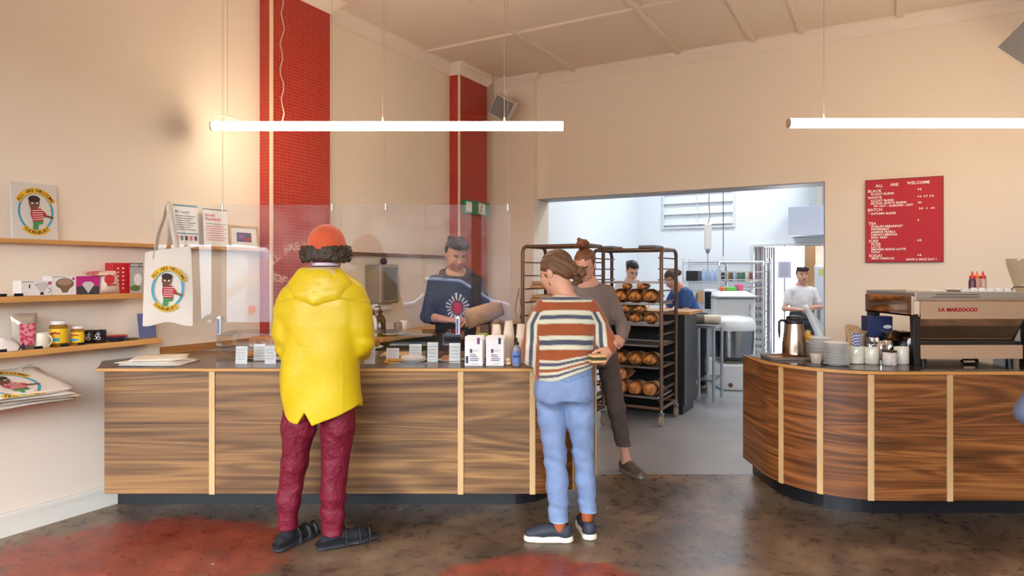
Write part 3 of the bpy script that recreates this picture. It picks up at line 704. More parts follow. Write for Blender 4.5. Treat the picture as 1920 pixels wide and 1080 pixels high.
def cup(name, label, cat, loc, r, h, m, hand=None, group=None, rz=0, rt=None, taper=1.0):
    t = thing(name, label, cat, loc, rz, group)
    rt = rt or r; mb = MB(); mb.lathe([(r*.92,0),(r,.003),(r+(rt-r)*.5,h*.5),(rt,h-.002),(rt-.0015,h),(rt-.003,h-.002),(r+(rt-r)*.5-.004,h*.5),(r-.004,.006)], n=28)
    build(mb, 'cup_body', m, t)
    if hand is not None:
        a = [(rt*math.cos(hand)+(.026*math.sin(PI*k/8))*math.cos(hand), rt*math.sin(hand)+.026*math.sin(PI*k/8)*math.sin(hand), h*.5+h*.3*math.cos(PI*k/8)) for k in range(9)]
        build(MB().tube(a, .004, 8), 'handle', m, t)
    return t
def lw(px, d, z): return Lp(tL(px,d), d, z+.0005)
hand_r = AL
cup('mug', 'cream stoneware mug with faint drawing on the middle shelf', 'mug', lw(79,.12,ZB), .039, .090, mat('cream_glaze',(222,212,190),.3), hand=-.15)
HM = mat('yellow_label', (236,196,36), .45); HON = mat('amber_jar', (150,104,30), .15)
def jar(px, d, r, h, label):
    t = thing('honey_jar', label, 'jar', lw(px,d,ZB), 0, 'yellow labelled jars')
    build(MB().lathe([(r*.9,0),(r,.005),(r,h*.80),(r*.8,h*.86)], n=28), 'glass_body', HON, t)
    build(MB().lathe([(r*.86,h*.86),(r*.88,h*.87),(r*.88,h*.985),(r*.84,h)], n=28), 'lid', WPLAST, t)
    build(MB().lathe([(r+.0008,h*.14),(r+.0008,h*.70)], n=28, cap=False), 'label_wrap', HM, t)
    mb = MB(); mb.mi = 0
    for k in range(2):
        for j, ch in enumerate('Honey' if False else '~~~~'):
            pass
    v=[];f=[]
    for k in range(13):
        a = -PI/2-.75+1.5*k/12; 
        for q in (.50,.57): v.append(((r+.0016)*math.cos(a), (r+.0016)*math.sin(a), h*(q+.02*math.sin(k))))
    f=[(2*i,2*i+2,2*i+3,2*i+1) for i in range(12)]; mb.add(v,f)
    build(mb, 'red_script', mat('red_ink', (176,44,54)), t)
    mb = MB(); v=[]
    for k in range(13):
        a = -PI/2-.7+1.4*k/12
        for q in (.22,.34): v.append(((r+.0016)*math.cos(a), (r+.0016)*math.sin(a), h*q))
    mb.add(v,f); build(mb, 'blue_band', mat('blue_ink'), t)
jar(109.5, .10, .046, .150, 'large amber jar with yellow label and pale lid on the middle shelf')
jar(145.5, .11, .034, .112, 'small amber jar with yellow label and white lid on the middle shelf')
for (px, d, lab) in ((168,.07,'black mug with white circle drawing, partly behind the other black mug'), (187,.10,'black mug with white circle drawing, in front beside the red plate')):
    t = cup('mug', lab, 'mug', lw(px,d,ZB), .036, .078, mat('black_glaze',(30,24,26),.25), group='black mugs')
    mb = MB()
    for j, (a0_, z0_) in enumerate(((-1.75,.034),(-1.45,.046),(-1.2,.03))):
        v = []; n=14
        for k in range(n+1):
            q = 2*PI*k/n
            for rr in (.008,.0105): a = a0_+rr*math.cos(q)/.037; v.append((.0372*math.cos(a), .0372*math.sin(a), z0_+rr*math.sin(q)))
        mb.add(v, [(2*i,2*i+2,2*i+3,2*i+1) for i in range(n)])
    build(mb, 'circle_drawing', WPLAST, t)
for k, (c, lab) in enumerate((((34,44,64),'navy dish, lowest of the dish stack on the middle shelf'),((40,60,84),'blue dish in the middle of the dish stack'),((176,30,44),'red dish on top of the dish stack beside black mug'))):
    r = .062; o = build(MB().lathe([(r*.6,0),(r*.66,.003),(r,.013),(r,.0155),(r*.62,.006)], n=32), 'dish', mat('dish_%d' % k, c, .3), loc=tuple(Vector(lw(219,.10,ZB))+Vector((0,0,.0105*k)))); tag(o, lab, 'dish', 'stacked dishes')
t0 = tL(266,.1); 
o = build(MB().box(0,.115,-.003,.003,0,.165), 'blue_card', mat('slate_blue_card',(92,102,146),.6), loc=tuple(Vector(Lp(t0, .075, ZB+.001))), rot=(-.16,0,AL)); tag(o, 'slate blue card standing at the end of the middle shelf', 'card')
o = build(MB().box(-.03,.03,-.02,.02,0,.012), 'soap_bar', mat('olive_wrap',(92,84,60),.5), loc=lw(248,.11,ZB), rot=AL); tag(o, 'small dark wrapped bar beside the stacked dishes', 'bar')
# folded tote bags
zt = ZC
for k in range(4):
    w_ = .50; dd = .40; th = .022
    def fn(u, v, k=k): 
        x = (u-1)*w_; y = -(v)*dd*(1-.08*math.sin(3*u+k))
        bz = k*th*(.55-.65*v)+.012*(k+1)*(1-v)**2; return (x+.012*math.sin(7*v+k), y, bz+th*(1.25-.4*v)*(1-(abs(2*v-1))**10)*(1-abs(2*u-1)**14)+.003*math.sin(6*u+k)*math.sin(4*v))
    mb = MB(); n = 20
    mb.grid(fn, n, n)
    b0 = len(mb.f); mb.grid(lambda u,v: (fn(u,v)[0], fn(u,v)[1], k*th*(.55-.65*v)+.012*k*(1-v)**2), n, n)
    for i in range(b0, len(mb.f)): mb.f[i] = mb.f[i][::-1]
    p = Vector(Lp(tL(126,.30)+.02*math.sin(k*2.1)-.01, .001, ZC+.001+k*th)); t = thing('folded_tote', ('folded natural canvas tote bag, lowest in the pile','folded natural canvas tote bag, second from bottom of the pile','folded natural canvas tote bag, second from top of the pile','folded canvas tote bag with printed figure, topmost of the pile')[k], 'tote bag', tuple(p), AL+.0, 'folded tote bags on the lowest shelf')
    build(mb, 'folded_canvas', INKS[0], t)
    if k == 3:
        mb = MB(); logo(mb, .24, 0); mb.v = [(x_-.26, fn(1+(x_-.26)/w_, max(0,min(1,(.25-z_)/dd)))[1], fn(1+(x_-.26)/w_, max(0,min(1,(.25-z_)/dd)))[2]+.0015-y_) for x_,y_,z_ in mb.v]; build(mb, 'printed_artwork', INKS, t)
        # draping front of the top bag
        build(MB().grid(lambda u,v: (-.02-.46*u, -dd-.002-.012*math.sin(PI*v)-.01*math.sin(5*u), th*.55-.004-.018*v*(1-.3*math.sin(4*u))), 16, 6), 'front_fold', INKS[0], t, solid=.004)
        build(MB().tube([(-.14,-.12,th+.04),(-.12,-.05,th+.08),(-.06,-.03,th+.085),(-.03,-.07,th+.04)], .012, 8, flat=.3), 'strap', INKS[0], t)

# ---------------------------------------------------------------- on the ledge
def leaning(px0, px1, ybot, ytop, name, label, cat, mats, draw, th=.012, lean=.07, d=.05):
    t0, t1 = tL(px0,d), tL(px1,d); Y = (Lp(t0,d)[1]+Lp(t1,d)[1])/2; w_ = t1-t0; h = zat(ytop,Y)-LZ-.004
    t = thing(name, label, cat, Lp(t0, d-.006, LZ+.0045), AL)
    t.rotation_euler = (-lean, 0, AL)
    build(MB().box(0,w_,0,th,0,h), 'board' if th > .004 else 'sheet', mats[0], t)
    mb = MB(); draw(mb, w_, h); build(mb, 'print', mats, t); return t
leaning(25, 110, 447, 343, 'art_print', 'white board with oval blue ring portrait and yellow lettering on the picture ledge', 'picture', [mat('pale_board',(212,207,200),.7)]+INKS[1:], lambda mb,w_,h: logo(mb, w_*.74, -.0006, w_*.52, h*.5), th=.02)
PT1 = [WPLAST, mat('grey_text',(120,124,130),.8), mat('teal_band',(96,150,170),.8), mat('navy_print'), mat('red_text',(214,76,70),.8), mat('green_ink')]
def dposter1(mb, w_, h):
    mb.mi = 1; textmb(mb, 'Mo supply', h*.09, TXZ(w_*.08,-.0008,h*.80), depth=0, bold=.0004)
    poly(mb, [(0,h*.96),(w_,h*.96),(w_,h),(0,h)], -.0006, 2)
    for k in range(7): poly(mb, [(w_*.08,h*(.72-.055*k)),(w_*(.9-.1*(k%3)),h*(.72-.055*k)),(w_*(.9-.1*(k%3)),h*(.74-.055*k)),(w_*.08,h*(.74-.055*k))], -.0006, 1)
    poly(mb, [(w_*.04,h*.29),(w_*.98,h*.29),(w_*.98,h*.32),(w_*.04,h*.32)], -.0006, 2)
    for k in range(5): poly(mb, [(w_*(.06+.19*k),h*.14),(w_*(.18+.19*k),h*.14),(w_*(.18+.19*k),h*.25),(w_*(.06+.19*k),h*.25)], -.0006, (4,1,3,4,3)[k])
leaning(328, 374, 468, 384, 'notice_sheet', 'white notice with grey text and teal band leaning on the ledge behind the tote bag', 'notice', PT1, dposter1, th=.003)
def dposter2(mb, w_, h):
    mb.mi = 4; textmb(mb, 'Drunk?', h*.10, TXZ(w_*.08,-.0008,h*.80), depth=0, bold=.0008); textmb(mb, 'Disorderly?', h*.10, TXZ(w_*.08,-.0008,h*.70), depth=0, bold=.0008)
    poly(mb, [(0,h*.97),(w_,h*.97),(w_,h),(0,h)], -.0006, 1)
    mb.mi = 1
    for k in range(8): poly(mb, [(w_*.1,h*(.60-.06*k)),(w_*(.92-.1*(k%2)),h*(.60-.06*k)),(w_*(.92-.1*(k%2)),h*(.615-.06*k)),(w_*.1,h*(.615-.06*k))], -.0006, 4 if k else 1)
leaning(384, 430, 466, 392, 'notice_sheet', 'white notice with red heading leaning on the ledge beside the small picture frame', 'notice', PT1, dposter2, th=.003)
def dframe(mb, w_, h):
    poly(mb, [(w_*.24,h*.30),(w_*.78,h*.30),(w_*.78,h*.74),(w_*.24,h*.74)], -.0008, 1); disc(mb, w_*.42, h*.55, w_*.10, h*.12, -.0012, 2); disc(mb, w_*.62, h*.42, w_*.14, h*.08, -.0012, 3)
t = leaning(433, 484, 470, 426, 'small_picture', 'small pale framed picture with purple and red centre on the ledge', 'picture', [CARD, mat('violet_print',(84,60,110),.6), mat('lilac_print',(140,80,150),.6), mat('red_ink')], dframe, th=.015)
w_ = tL(484,.05)-tL(433,.05); h = [c for c in t.children if c.name.startswith('board')][0].dimensions
hh = max(v.co.z for v in [c for c in t.children if c.name.startswith('board')][0].data.vertices)
mb = MB(); mb.box(-.006,w_+.006,-.01,.018,hh,hh+.012); mb.box(-.006,w_+.006,-.01,.018,-.0,.010); mb.box(-.006,.006,-.01,.018,.010,hh); mb.box(w_-.006,w_+.006,-.01,.018,.010,hh); build(mb, 'frame', OAK, t)

# ---------------------------------------------------------------- menu board and signs on walls
s0, s1 = sB(1624.5), sB(1767); Ym = (Bp(s0,0)[1]+Bp(s1,0)[1])/2
mz0, mz1 = zat(490.3, Ym), zat(336, Ym); mw = s1-s0; mh = mz1-mz0
t = thing('menu_board', 'red letter board menu with white lettering on the cream wall', 'menu board', Bp(s0, .001, mz0), AB)
build(MB().box(0,mw,-.02,0,0,mh), 'board', mat('red_felt_board', (186,22,40), .6), t)
mb = MB(); e_ = .008
mb.box(-e_,0,-.024,0,-e_,mh+e_); mb.box(mw,mw+e_,-.024,0,-e_,mh+e_); mb.box(0,mw,-.024,0,mh,mh+e_); mb.box(0,mw,-.024,0,-e_,0); build(mb, 'frame', mat('dark_red_frame', (128,20,30), .5), t)
# rows: (text, x fraction, y fraction from top, size)
rows = [('ALL',.125,.085,1),('ARE',.325,.08,1),('WELCOME',.545,.072,1),('BLACK',.02,.15,1),('ALLDAY BLEND',.06,.185,.8),('4·2',.68,.15,.75),('WHITE',.02,.235,1),('ALLDAY BLEND',.06,.27,.8),('4·2  4·7  5·2',.68,.24,.75),
 ('MUCHO GUSTO BLEND',.06,.305,.8),('W/ OAT - ALMOND - SOY',.10,.34,.8),('·50',.68,.315,.75),('BATCH',.02,.39,1),('* AUTUMN BLEND',.03,.435,.8),('3·5   4   4·5',.70,.39,.75),('TEA',.03,.565,1),('4',.68,.535,.75),('ENGLISH BREAKFAST',.065,.60,.8),
 ('PEPPERMINT',.065,.635,.8),('JASMINE PEARLS',.065,.67,.8),('LEMON HIBISCUS',.065,.705,.8),('EARL GREY',.065,.74,.8),('ICED',.035,.79,1),('4·5',.68,.785,.75),('FILTER',.065,.825,.8),('LATTE',.065,.86,.8),('SMOKED MAPLE LATTE',.065,.892,.8),('NOLA',.065,.925,.8)]
rows = [(a,b,c*.965,d) for a,b,c,d in rows]+[('SODA!',.035,.942,1),('4·5',.68,.935,.75),('MINT HIBISCUS',.07,.972,.8),('HAVE A NICE DAY !',.53,.987,.8)]
mb = MB()
for s_, fx, fy, k in rows:
    textmb(mb, s_.replace('·','-') if False else s_, .036*k*(.92 if k < .9 else 1), TXZ(fx*mw, -.0215, mh*(1-fy)), depth=.0012, bold=.0009, spacing=1.04)
build(mb, 'lettering', mat('white_letters', (245,240,235), .5), t)
# running-man exit sign on the far red pillar
Ye = Lp(tL(888,PD),PD)[1]
t = thing('exit_sign', 'green and white running man exit sign on the far red pillar', 'sign', Lp(tL(864,PD)+.02, PD+.001, zat(403,Ye)), AL)
ew = tL(912,PD)-tL(864,PD)-.03; eh = .155
build(MB().box(0,ew,-.05,0,0,eh), 'sign_box', mat('sign_green', (30,132,84), .4), t, bevel=.003)
mb = MB(); poly(mb, [(ew*.02,eh*.12),(ew*.26,eh*.12),(ew*.26,eh*.88),(ew*.02,eh*.88)], -.0506, 0); poly(mb, [(ew*.52,eh*.1),(ew*.8,eh*.1),(ew*.8,eh*.9),(ew*.52,eh*.9)], -.0506, 0); build(mb, 'white_panel', WPLAST, t)
mb = MB(); cx_, cz_ = ew*.66, eh*.5
disc(mb, cx_+.015, cz_+.045, .011, .011, -.0512, 0); 
for a, b_, r in (((cx_+.01,cz_+.03),(cx_-.01,cz_-.01),.012),((cx_-.01,cz_-.01),(cx_+.02,cz_-.03),.009),((cx_+.02,cz_-.03),(cx_+.012,cz_-.058),.008),((cx_-.01,cz_-.01),(cx_-.03,cz_-.04),.009),((cx_-.03,cz_-.04),(cx_-.05,cz_-.04),.007),((cx_+.008,cz_+.026),(cx_+.035,cz_+.01),.006),((cx_+.0,cz_+.026),(cx_-.025,cz_+.01),.006)):
    d_ = Vector((b_[0]-a[0], b_[1]-a[1])); nn = Vector((-d_.y,d_.x)).normalized()*r/2
    poly(mb, [(a[0]+nn.x,a[1]+nn.y),(a[0]-nn.x,a[1]-nn.y),(b_[0]-nn.x,b_[1]-nn.y),(b_[0]+nn.x,b_[1]+nn.y)], -.0512, 0)
build(mb, 'running_figure', mat('figure_green', (16,110,66), .5), t)
# loudspeakers
def speaker(p, label, rot, w_, h, dep, arm):
    t = thing('loudspeaker', label, 'speaker', p, 0, 'wall loudspeakers'); t.rotation_euler = rot
    build(MB().box(-w_/2,w_/2,-dep/2,dep/2,-h/2,h/2), 'cabinet', mat('speaker_grey', (206,196,186), .5), t, bevel=.008)
    build(MB().box(-w_/2+.012,w_/2-.012,-dep/2-.004,-dep/2+.001,-h/2+.012,h/2-.012), 'grille', mat('speaker_mesh', (122,118,118), .7), t)
    build(MB().tube([(0,dep/2-.01,0),(0,dep/2+.06,.0),arm], .012, 8), 'bracket', mat('speaker_grey'), t)
sp = P(944,202,7.75); speaker(sp, 'grey loudspeaker tilted in the room corner beside the far red pillar', (.35,.50,-.1), .25, .25, .16, (.0,.30,.1))
sp = P(1925,75,5.35); speaker(sp, 'grey loudspeaker cut off by the top right edge of the picture', (.45,.75,-.4), .26, .30, .2, (.0,.35,.0))
# cable down from ceiling to the corner speaker
o = build(MB().tube([P(925,140,7.9)[:2]+(CZ,), P(925,140,7.9), P(924,178,7.9), P(930,196,7.82), P(934,200,7.8)], .004, 6), 'speaker_cable', mat('speaker_cable_grey',(150,120,104),.6)); tag(o, 'thin cable dropping from ceiling to the corner loudspeaker', 'cable')

# ---------------------------------------------------------------- hanging clear screens over the service counter
SY = 4.08
def screen(px0, px1, py0, py1, wires, label, yaw=0.0):
    x0, x1 = xat(px0,SY), xat(px1,SY); z1, z0 = zat(py0,SY), zat(py1,SY)
    t = thing('hanging_screen', label, 'screen', ((x0+x1)/2, SY, z0), yaw, 'hanging clear screens'); w_ = x1-x0
    build(MB().box(-w_/2,w_/2,-.002,.002,0,z1-z0), 'clear_sheet', PERSPEX, t)
    for wx in wires:
        x = xat(wx,SY)-(x0+x1)/2; mb = MB(); mb.cyl((x,0,z1-z0-.02),(x,0,CZ-z0),.0013,n=6); build(mb, 'wire', CABLE, t)
        mb = MB(); mb.cyl((x,0,z1-z0-.035),(x,0,z1-z0+.006),.006,n=10); build(mb, 'wire_clamp', STEEL, t)
    return t
screen(290, 636, 384, 604, (418, 622), 'left and widest clear screen hung on wires, tote bag on its corner', yaw=.012)
screen(640, 795, 384, 604, (723,), 'middle clear screen hung above the cakes on the service counter', yaw=-.02)
screen(797, 957, 384, 604, (952,), 'last clear screen hung before the man in the dark hoodie', yaw=.03)
# low glass guard on the counter
gx0, gx1 = xat(405,4.05), xat(864,4.05)
GZ = zat(625.5, 4.05)
t = thing('display_guard', 'low clear display guard with glass shelf over the cakes', 'display case', (gx0, 4.05, WT+.0005))
build(MB().box(0,gx1-gx0,-.002,.002,0,GZ-WT), 'front_pane', PERSPEX, t)
build(MB().box(0,gx1-gx0,.0025,.30,GZ-WT-.004,GZ-WT), 'shelf_pane', clear('shelf_glass',(.9,.95,.95),refl=1.0), t)
for x in (0, gx1-gx0-.004): build(MB().box(x,x+.004,.0025,.30,0,GZ-WT-.0045), 'end_pane', PERSPEX, t)
for px in (411, 858):
    x = xat(px,4.05)-gx0
    c = build(MB().box(x-.010,x+.014,-.012,.012,GZ-WT-.005,GZ-WT+.105), 'clip', WPLAST, t, bevel=.003)
    build(MB().box(x-.007,x+.007,-.0135,-.0118,GZ-WT,GZ-WT+.09), 'clip_face', mat('blue_clip',(92,112,160),.3), c)
# tote bag hung on the first screen's corner
tx, tzz = xat(314,4.0), zat(605,4.0)
bw, bh = xat(360,4.0)-xat(270,4.0), zat(462,4.0)-zat(600,4.0)
t = thing('tote_bag', 'natural canvas tote bag with oval portrait print hanging from the clear screen', 'tote bag', (tx, 4.005, tzz), .10)
def bagf(s_):
    def g(u, v):
        x = (u-.5)*bw*(1.0-.10*v+.03*math.sin(3*v)); z = bh*(v+.035*math.sin(PI*u)*(v-1)*1.0+.09*(u-.5)*v)-.02*(1-v)*math.cos(2*PI*u)+.0
        e = (1-abs(2*u-1)**4)*(1-.35*v)*(1-(1-v)**6)
        return (x, s_*(.018*e+.0015)+.006*math.sin(6*u+3*v), z)
    return g
mb = MB(); mb.grid(bagf(-1), 16, 20); b0 = len(mb.f); mb.grid(bagf(1), 16, 20)
for i in range(b0, len(mb.f)): mb.f[i] = mb.f[i][::-1]
build(mb, 'bag_body', INKS[0], t)
mb = MB(); mb.T = Matrix.Rotation(.10,4,'Y'); logo(mb, bw*.60, -.027, -.012, bh*.46); build(mb, 'printed_artwork', INKS, t)
hk = (-.012, .07, zat(377,4.0)-tzz)
ht = bh*1.0
for s_, yy in ((-1,-.012),(1,.012)):
    a = (-.078, yy, ht-.03+(-.03)); c = (.052, yy, ht+.012)
    pts = [a, (-.055,yy*.8,ht+.09), (-.030,yy*.6+.015,ht+.18), (hk[0]-.008,.03+yy,hk[2]-.04), (hk[0],.045+yy,hk[2]+.004), (hk[0]+.008,.03+yy,hk[2]-.04), (.020,yy*.6+.01,ht+.16), (.040,yy*.8,ht+.07), c]
    mb = MB(); mb.tube(pts, .014, 8, flat=.16); build(mb, 'strap', INKS[0], t)
build(MB().tube([(hk[0],.062,hk[2]-.03),(hk[0],.05,hk[2]-.012),(hk[0],.035,hk[2]-.012),(hk[0],.030,hk[2]-.0)], .0025, 6), 'hook', STEEL, t)
# ================================================================= goods on the service counter
def on_top(px, Y, z=WT): return (xat(px,Y), Y, z+.0006)
# loose papers at the left end
base = Vector((xat(292,4.08), 4.12, WT+.0006))
for k in range(7):
    mb = MB(); r = random.Random(k); w_, d_ = .36-.01*k, .27
    zz = .003+.0042*k
    mb.grid(lambda u,v: ((u-.5)*w_, (v-.5)*d_, .0+.005*math.sin(3*u+k)*v+(.014*max(0,.35-u) if k > 4 else 0)), 8, 6)
    o = build(mb, 'paper_sheet', WHITEP if k % 2 else mat('cream_paper', (240,230,212), .8), solid=.0022, loc=(base.x+.012*r.uniform(-1,1)+(.0 if k < 4 else -.03), base.y+.01*r.uniform(-1,1)+(.05 if k > 4 else 0), base.z+zz), rot=.12*r.uniform(-1,1)+(.35 if k > 4 else 0))
    tag(o, ['lowest','second','third','fourth','fifth','sixth','topmost'][k]+' paper of the loose pile at the left end of the service counter', 'paper', 'loose papers on the service counter')
# white cards standing in the display
def note(px0, px1, y0, y1, Y, label, lean=.12):
    x0, x1 = xat(px0,Y), xat(px1,Y); h = (y1-y0)*Y/F
    t = thing('price_card', label, 'card', ((x0+x1)/2, Y, WT+.0008), 0, 'cards standing among the cakes'); w_ = x1-x0
    c = build(MB().box(-w_/2,w_/2,0,.0015,0,h), 'card', mat('card_stock', (246,244,238), .7), t, rot=(-lean,0,0))
    mb = MB()
    for k in range(4): poly(mb, [(-w_*.38,h*(.78-.17*k)),(w_*(.38-.1*(k%2)),h*(.78-.17*k)),(w_*(.38-.1*(k%2)),h*(.80-.17*k)),(-w_*.38,h*(.80-.17*k))], -.0006, 0)
    build(mb, 'writing', mat('grey_text'), c)
for q in ((441,463,655,688,4.09,'white card, nearest the left end of the display'), (475,496,653,684,4.24,'card behind and between the first two cards of the display'), (496,517,655,688,4.09,'white card beside the yellow jacket'),
          (683,703,655,688,4.09,'white card just right of the yellow sleeve'), (724,748,657,684,4.15,'card behind the orange slice'), (767,790,650,680,4.26,'pale card behind the iced loaf'), (801,821,645,682,4.17,'card among the dark cakes'), (842,863,645,682,4.13,'tall card before the last cake at the guard end')):
    note(*q)
PLATE = mat('plate_glaze', (226,226,222), .25); GOLD = mat('golden_crust', (206,140,70), .55, var=(30,(150,84,34),.4,.65), bump=(60,.5,.006)); ORANGE = mat('orange_glaze', (226,150,40), .35)
def plate(p, r, label, rim=.016):
    o = build(MB().lathe([(r*.55,0),(r*.6,.002),(r,rim-.002),(r,rim),(r*.58,.006)], n=36), 'plate', PLATE, loc=p); tag(o, label, 'plate', 'plates in the cake display'); return o
def pastry(name, label, p, mb, m, rot=0, cat='pastry', group='pastries in the display'):
    o = build(mb, name, m, loc=p, rot=rot); tag(o, label, cat, group); return o
def croissant(mb, L=.13, r=.03):
    pts = []; rr = []
    for k in range(17):
        a = -1.15+2.3*k/16; pts.append((L*.55*math.sin(a), L*.4*(math.cos(a)-1), r*.85)); rr.append((r*math.cos(a*.95)**.7+.004)*(1+.10*(k % 3 == 0)))
    mb.tube(pts, rr, 14)
x = on_top(482,4.34); plate(x, .10, 'white plate with filled rolls at the left of the display')
for k in range(2):
    mb = MB(); mb.ell((0,0,.02),(.055,.032,.024)); pastry('filled_roll', ['filled roll, left one on the first plate','filled roll, right one on the first plate'][k], (x[0]-.045+.09*k, x[1]-.02, x[2]+.009), mb, GOLD, .3*k, 'roll')
x = on_top(500,4.45); o = build(MB().lathe([(.05,0),(.052,.004),(.012,.01),(.012,.07),(.11,.078),(.11,.084)], n=32), 'cake_stand', PLATE, loc=x); tag(o, 'white cake stand with croissants beside the yellow jacket', 'cake stand')
for k in range(3):
    mb = MB(); croissant(mb, .12, .026); pastry('croissant', ['left croissant on the cake stand','croissant at the back of the cake stand','right croissant on the cake stand'][k], (x[0]-.045+.045*k, x[1]+(.03 if k == 1 else -.02), x[2]+.0845+.0), mb, GOLD, .4*k-.4)
x = on_top(530,4.25); plate(x, .09, 'white plate half hidden by the yellow jacket')
x = on_top(690,4.40); o = build(MB().lathe([(.05,0),(.052,.004),(.012,.01),(.012,.06),(.10,.068),(.10,.074)], n=32), 'cake_stand', PLATE, loc=x); tag(o, 'white cake stand just right of the yellow sleeve', 'cake stand')
mb = MB(); croissant(mb, .13, .03); pastry('croissant', 'single croissant on the stand by the yellow sleeve', (x[0],x[1],x[2]+.0745), mb, GOLD, .2)
x = on_top(737,4.13); 
for k in range(2):
    mb = MB(); mb.lathe([(.045,0),(.05,.006),(.046,.012)], n=20); pastry('orange_tart', ['orange glazed tart lying in front','orange glazed tart resting on the other one'][k], (x[0]-.01+.02*k, x[1]+.01, x[2]+.0125*k), mb, ORANGE, 0)
x = on_top(773,4.16); plate(x, .085, 'white plate under the iced loaf')
mb = MB(); mb.ell((0,0,.022),(.075,.04,.022)); o = pastry('iced_loaf', 'loaf cake with white icing on the plate', (x[0],x[1],x[2]+.007), mb, mat('white_icing',(238,226,216),.5,bump=(40,.4,.006)))
x = on_top(814,4.27); plate(x, .09, 'white plate under the dark cakes')
for k in range(4):
    mb = MB(); mb.lathe([(.018,0),(.024,.03),(.027,.032),(.022,.046),(.004,.05)], n=16); pastry('dark_muffin', ['dark muffin at the front left of its plate','dark muffin at the front right of its plate','dark muffin at the back left of its plate','dark muffin at the back right of its plate'][k], (x[0]-.03+.06*(k%2), x[1]-.03+.06*(k//2), x[2]+.0075), mb, mat('dark_cake',(92,54,40),.7,bump=(60,.4,.005)))
x = on_top(846,4.19); plate(x, .085, 'white plate under the flat orange brown cake')
mb = MB(); mb.box(-.05,.05,-.035,.035,0,.03); o = build(mb, 'tray_bake', mat('baked_orange',(196,126,70),.6,var=(40,(160,84,44),.4,.6)), loc=(x[0],x[1],x[2]+.0075), bevel=.006); tag(o, 'flat orange brown cake at the right end of the display', 'cake')
x = on_top(752,4.52); o = build(MB().box(-.13,.13,-.09,.09,0,.012), 'serving_board', OAK, loc=x, bevel=.004); tag(o, 'pale serving board at the back of the service counter', 'board')
# bags of coffee
BAGW = mat('coffee_bag_white', (236,232,230), .5)
def coffee_bag(px, Y, label, tabc, i):
    w_, dep, h = .108, .062, .178
    t = thing('coffee_bag', label, 'coffee bag', on_top(px,Y), 0.03, 'white coffee bags')
    mb = MB(); v = [(-w_/2,-dep/2,0),(w_/2,-dep/2,0),(w_/2,dep/2,0),(-w_/2,dep/2,0),(-w_/2,-dep/2,h*.86),(w_/2,-dep/2,h*.86),(w_/2,dep/2,h*.86),(-w_/2,dep/2,h*.86),(-w_/2,-.003,h),(w_/2,-.003,h),(w_/2,.003,h),(-w_/2,.003,h)]
    mb.add(v, [(0,3,2,1),(0,1,5,4),(1,2,6,5),(2,3,7,6),(3,0,4,7),(4,5,9,8),(6,7,11,10),(5,6,10,9),(7,4,8,11),(8,9,10,11)])
    build(mb, 'bag_body', BAGW, t, bevel=.003)
    y = -dep/2-.0008; mb = MB()
    poly(mb, [(-w_*.22,h*.45),(-w_*.08,h*.45),(-w_*.08,h*.58),(-w_*.22,h*.58)], y, 0)
    for k, (a, b_, zz) in enumerate(((-.05,.3,.54),(-.05,.22,.49),(-.22,.12,.37),(-.22,.2,.31),(-.22,.28,.24),(-.22,.25,.18),(-.1,.05,.07),(.1,.25,.07))):
        hh = .026 if 1 < k < 6 else .010
        poly(mb, [(w_*a,h*zz),(w_*b_,h*zz),(w_*b_,h*(zz+hh)),(w_*a,h*(zz+hh))], y, 0)
    if i == 0: poly(mb, [(-w_*.45,h*.10),(-w_*.30,h*.10),(-w_*.30,h*.34),(-w_*.45,h*.34)], y, 0)
    build(mb, 'print', mat('slate_print', (70,74,92), .6), t)
    mb = MB(); mb.T = Matrix.Translation((w_*.26,-dep*.30,h*.80)) @ Matrix.Rotation(-.0,4,'X'); mb.box(-.008,.008,-.0135,-.011,-.01,.028); build(mb, 'seal_tab', mat('tab%d' % i, tabc, .5), t)
coffee_bag(888.5, 4.02, 'white coffee bag with purple seal tab, front left', (110,60,110), 0)
coffee_bag(928, 4.02, 'white coffee bag with dark seal tab, front right beside the cups', (40,44,60), 1)
coffee_bag(892, 4.095, 'white coffee bag hidden behind the one with purple tab', (110,60,110), 0)
coffee_bag(931, 4.095, 'white coffee bag hidden behind the one with dark tab', (40,44,60), 1)
# stacks of paper cups
PC = mat('paper_cup', (236,214,190), .7)
mb = MB(); r0, r1, ch = .0245, .0335, .088
mb.lathe([(r1+.0015,0),(r1+.002,.002),(r1+.0005,.004),(r0,ch-.002),(r0-.001,ch),(r0-.003,ch-.003),(.001,ch-.003)], n=24, cap=False)
cup_me = None
def rank(k): return ['first','second','third','fourth','fifth','sixth','seventh','eighth','ninth','tenth','eleventh','twelfth','thirteenth','fourteenth','fifteenth','sixteenth','seventeenth','eighteenth','nineteenth','twentieth','twenty-first'][k]
proto = build(mb, 'paper_cup', PC)
first = True
for (px, Y, ytop, nm) in ((931,4.26,608.5,'left cup stack behind the coffee bags'), (954,4.20,601,'tallest cup stack in the middle'), (977.5,4.16,609,'right cup stack beside the sanitiser')):
    n = int(round((zat(ytop,Y)-WT-ch)/.0095))+1
    for k in range(n):
        o = proto if first else proto.copy()
        if not first: C.objects.link(o)
        first = False
        o.location = on_top(px, Y, WT+.0095*k); tag(o, 'upturned paper cup, '+rank(k)+' from the bottom of the '+nm, 'paper cup', 'stacked paper cups')
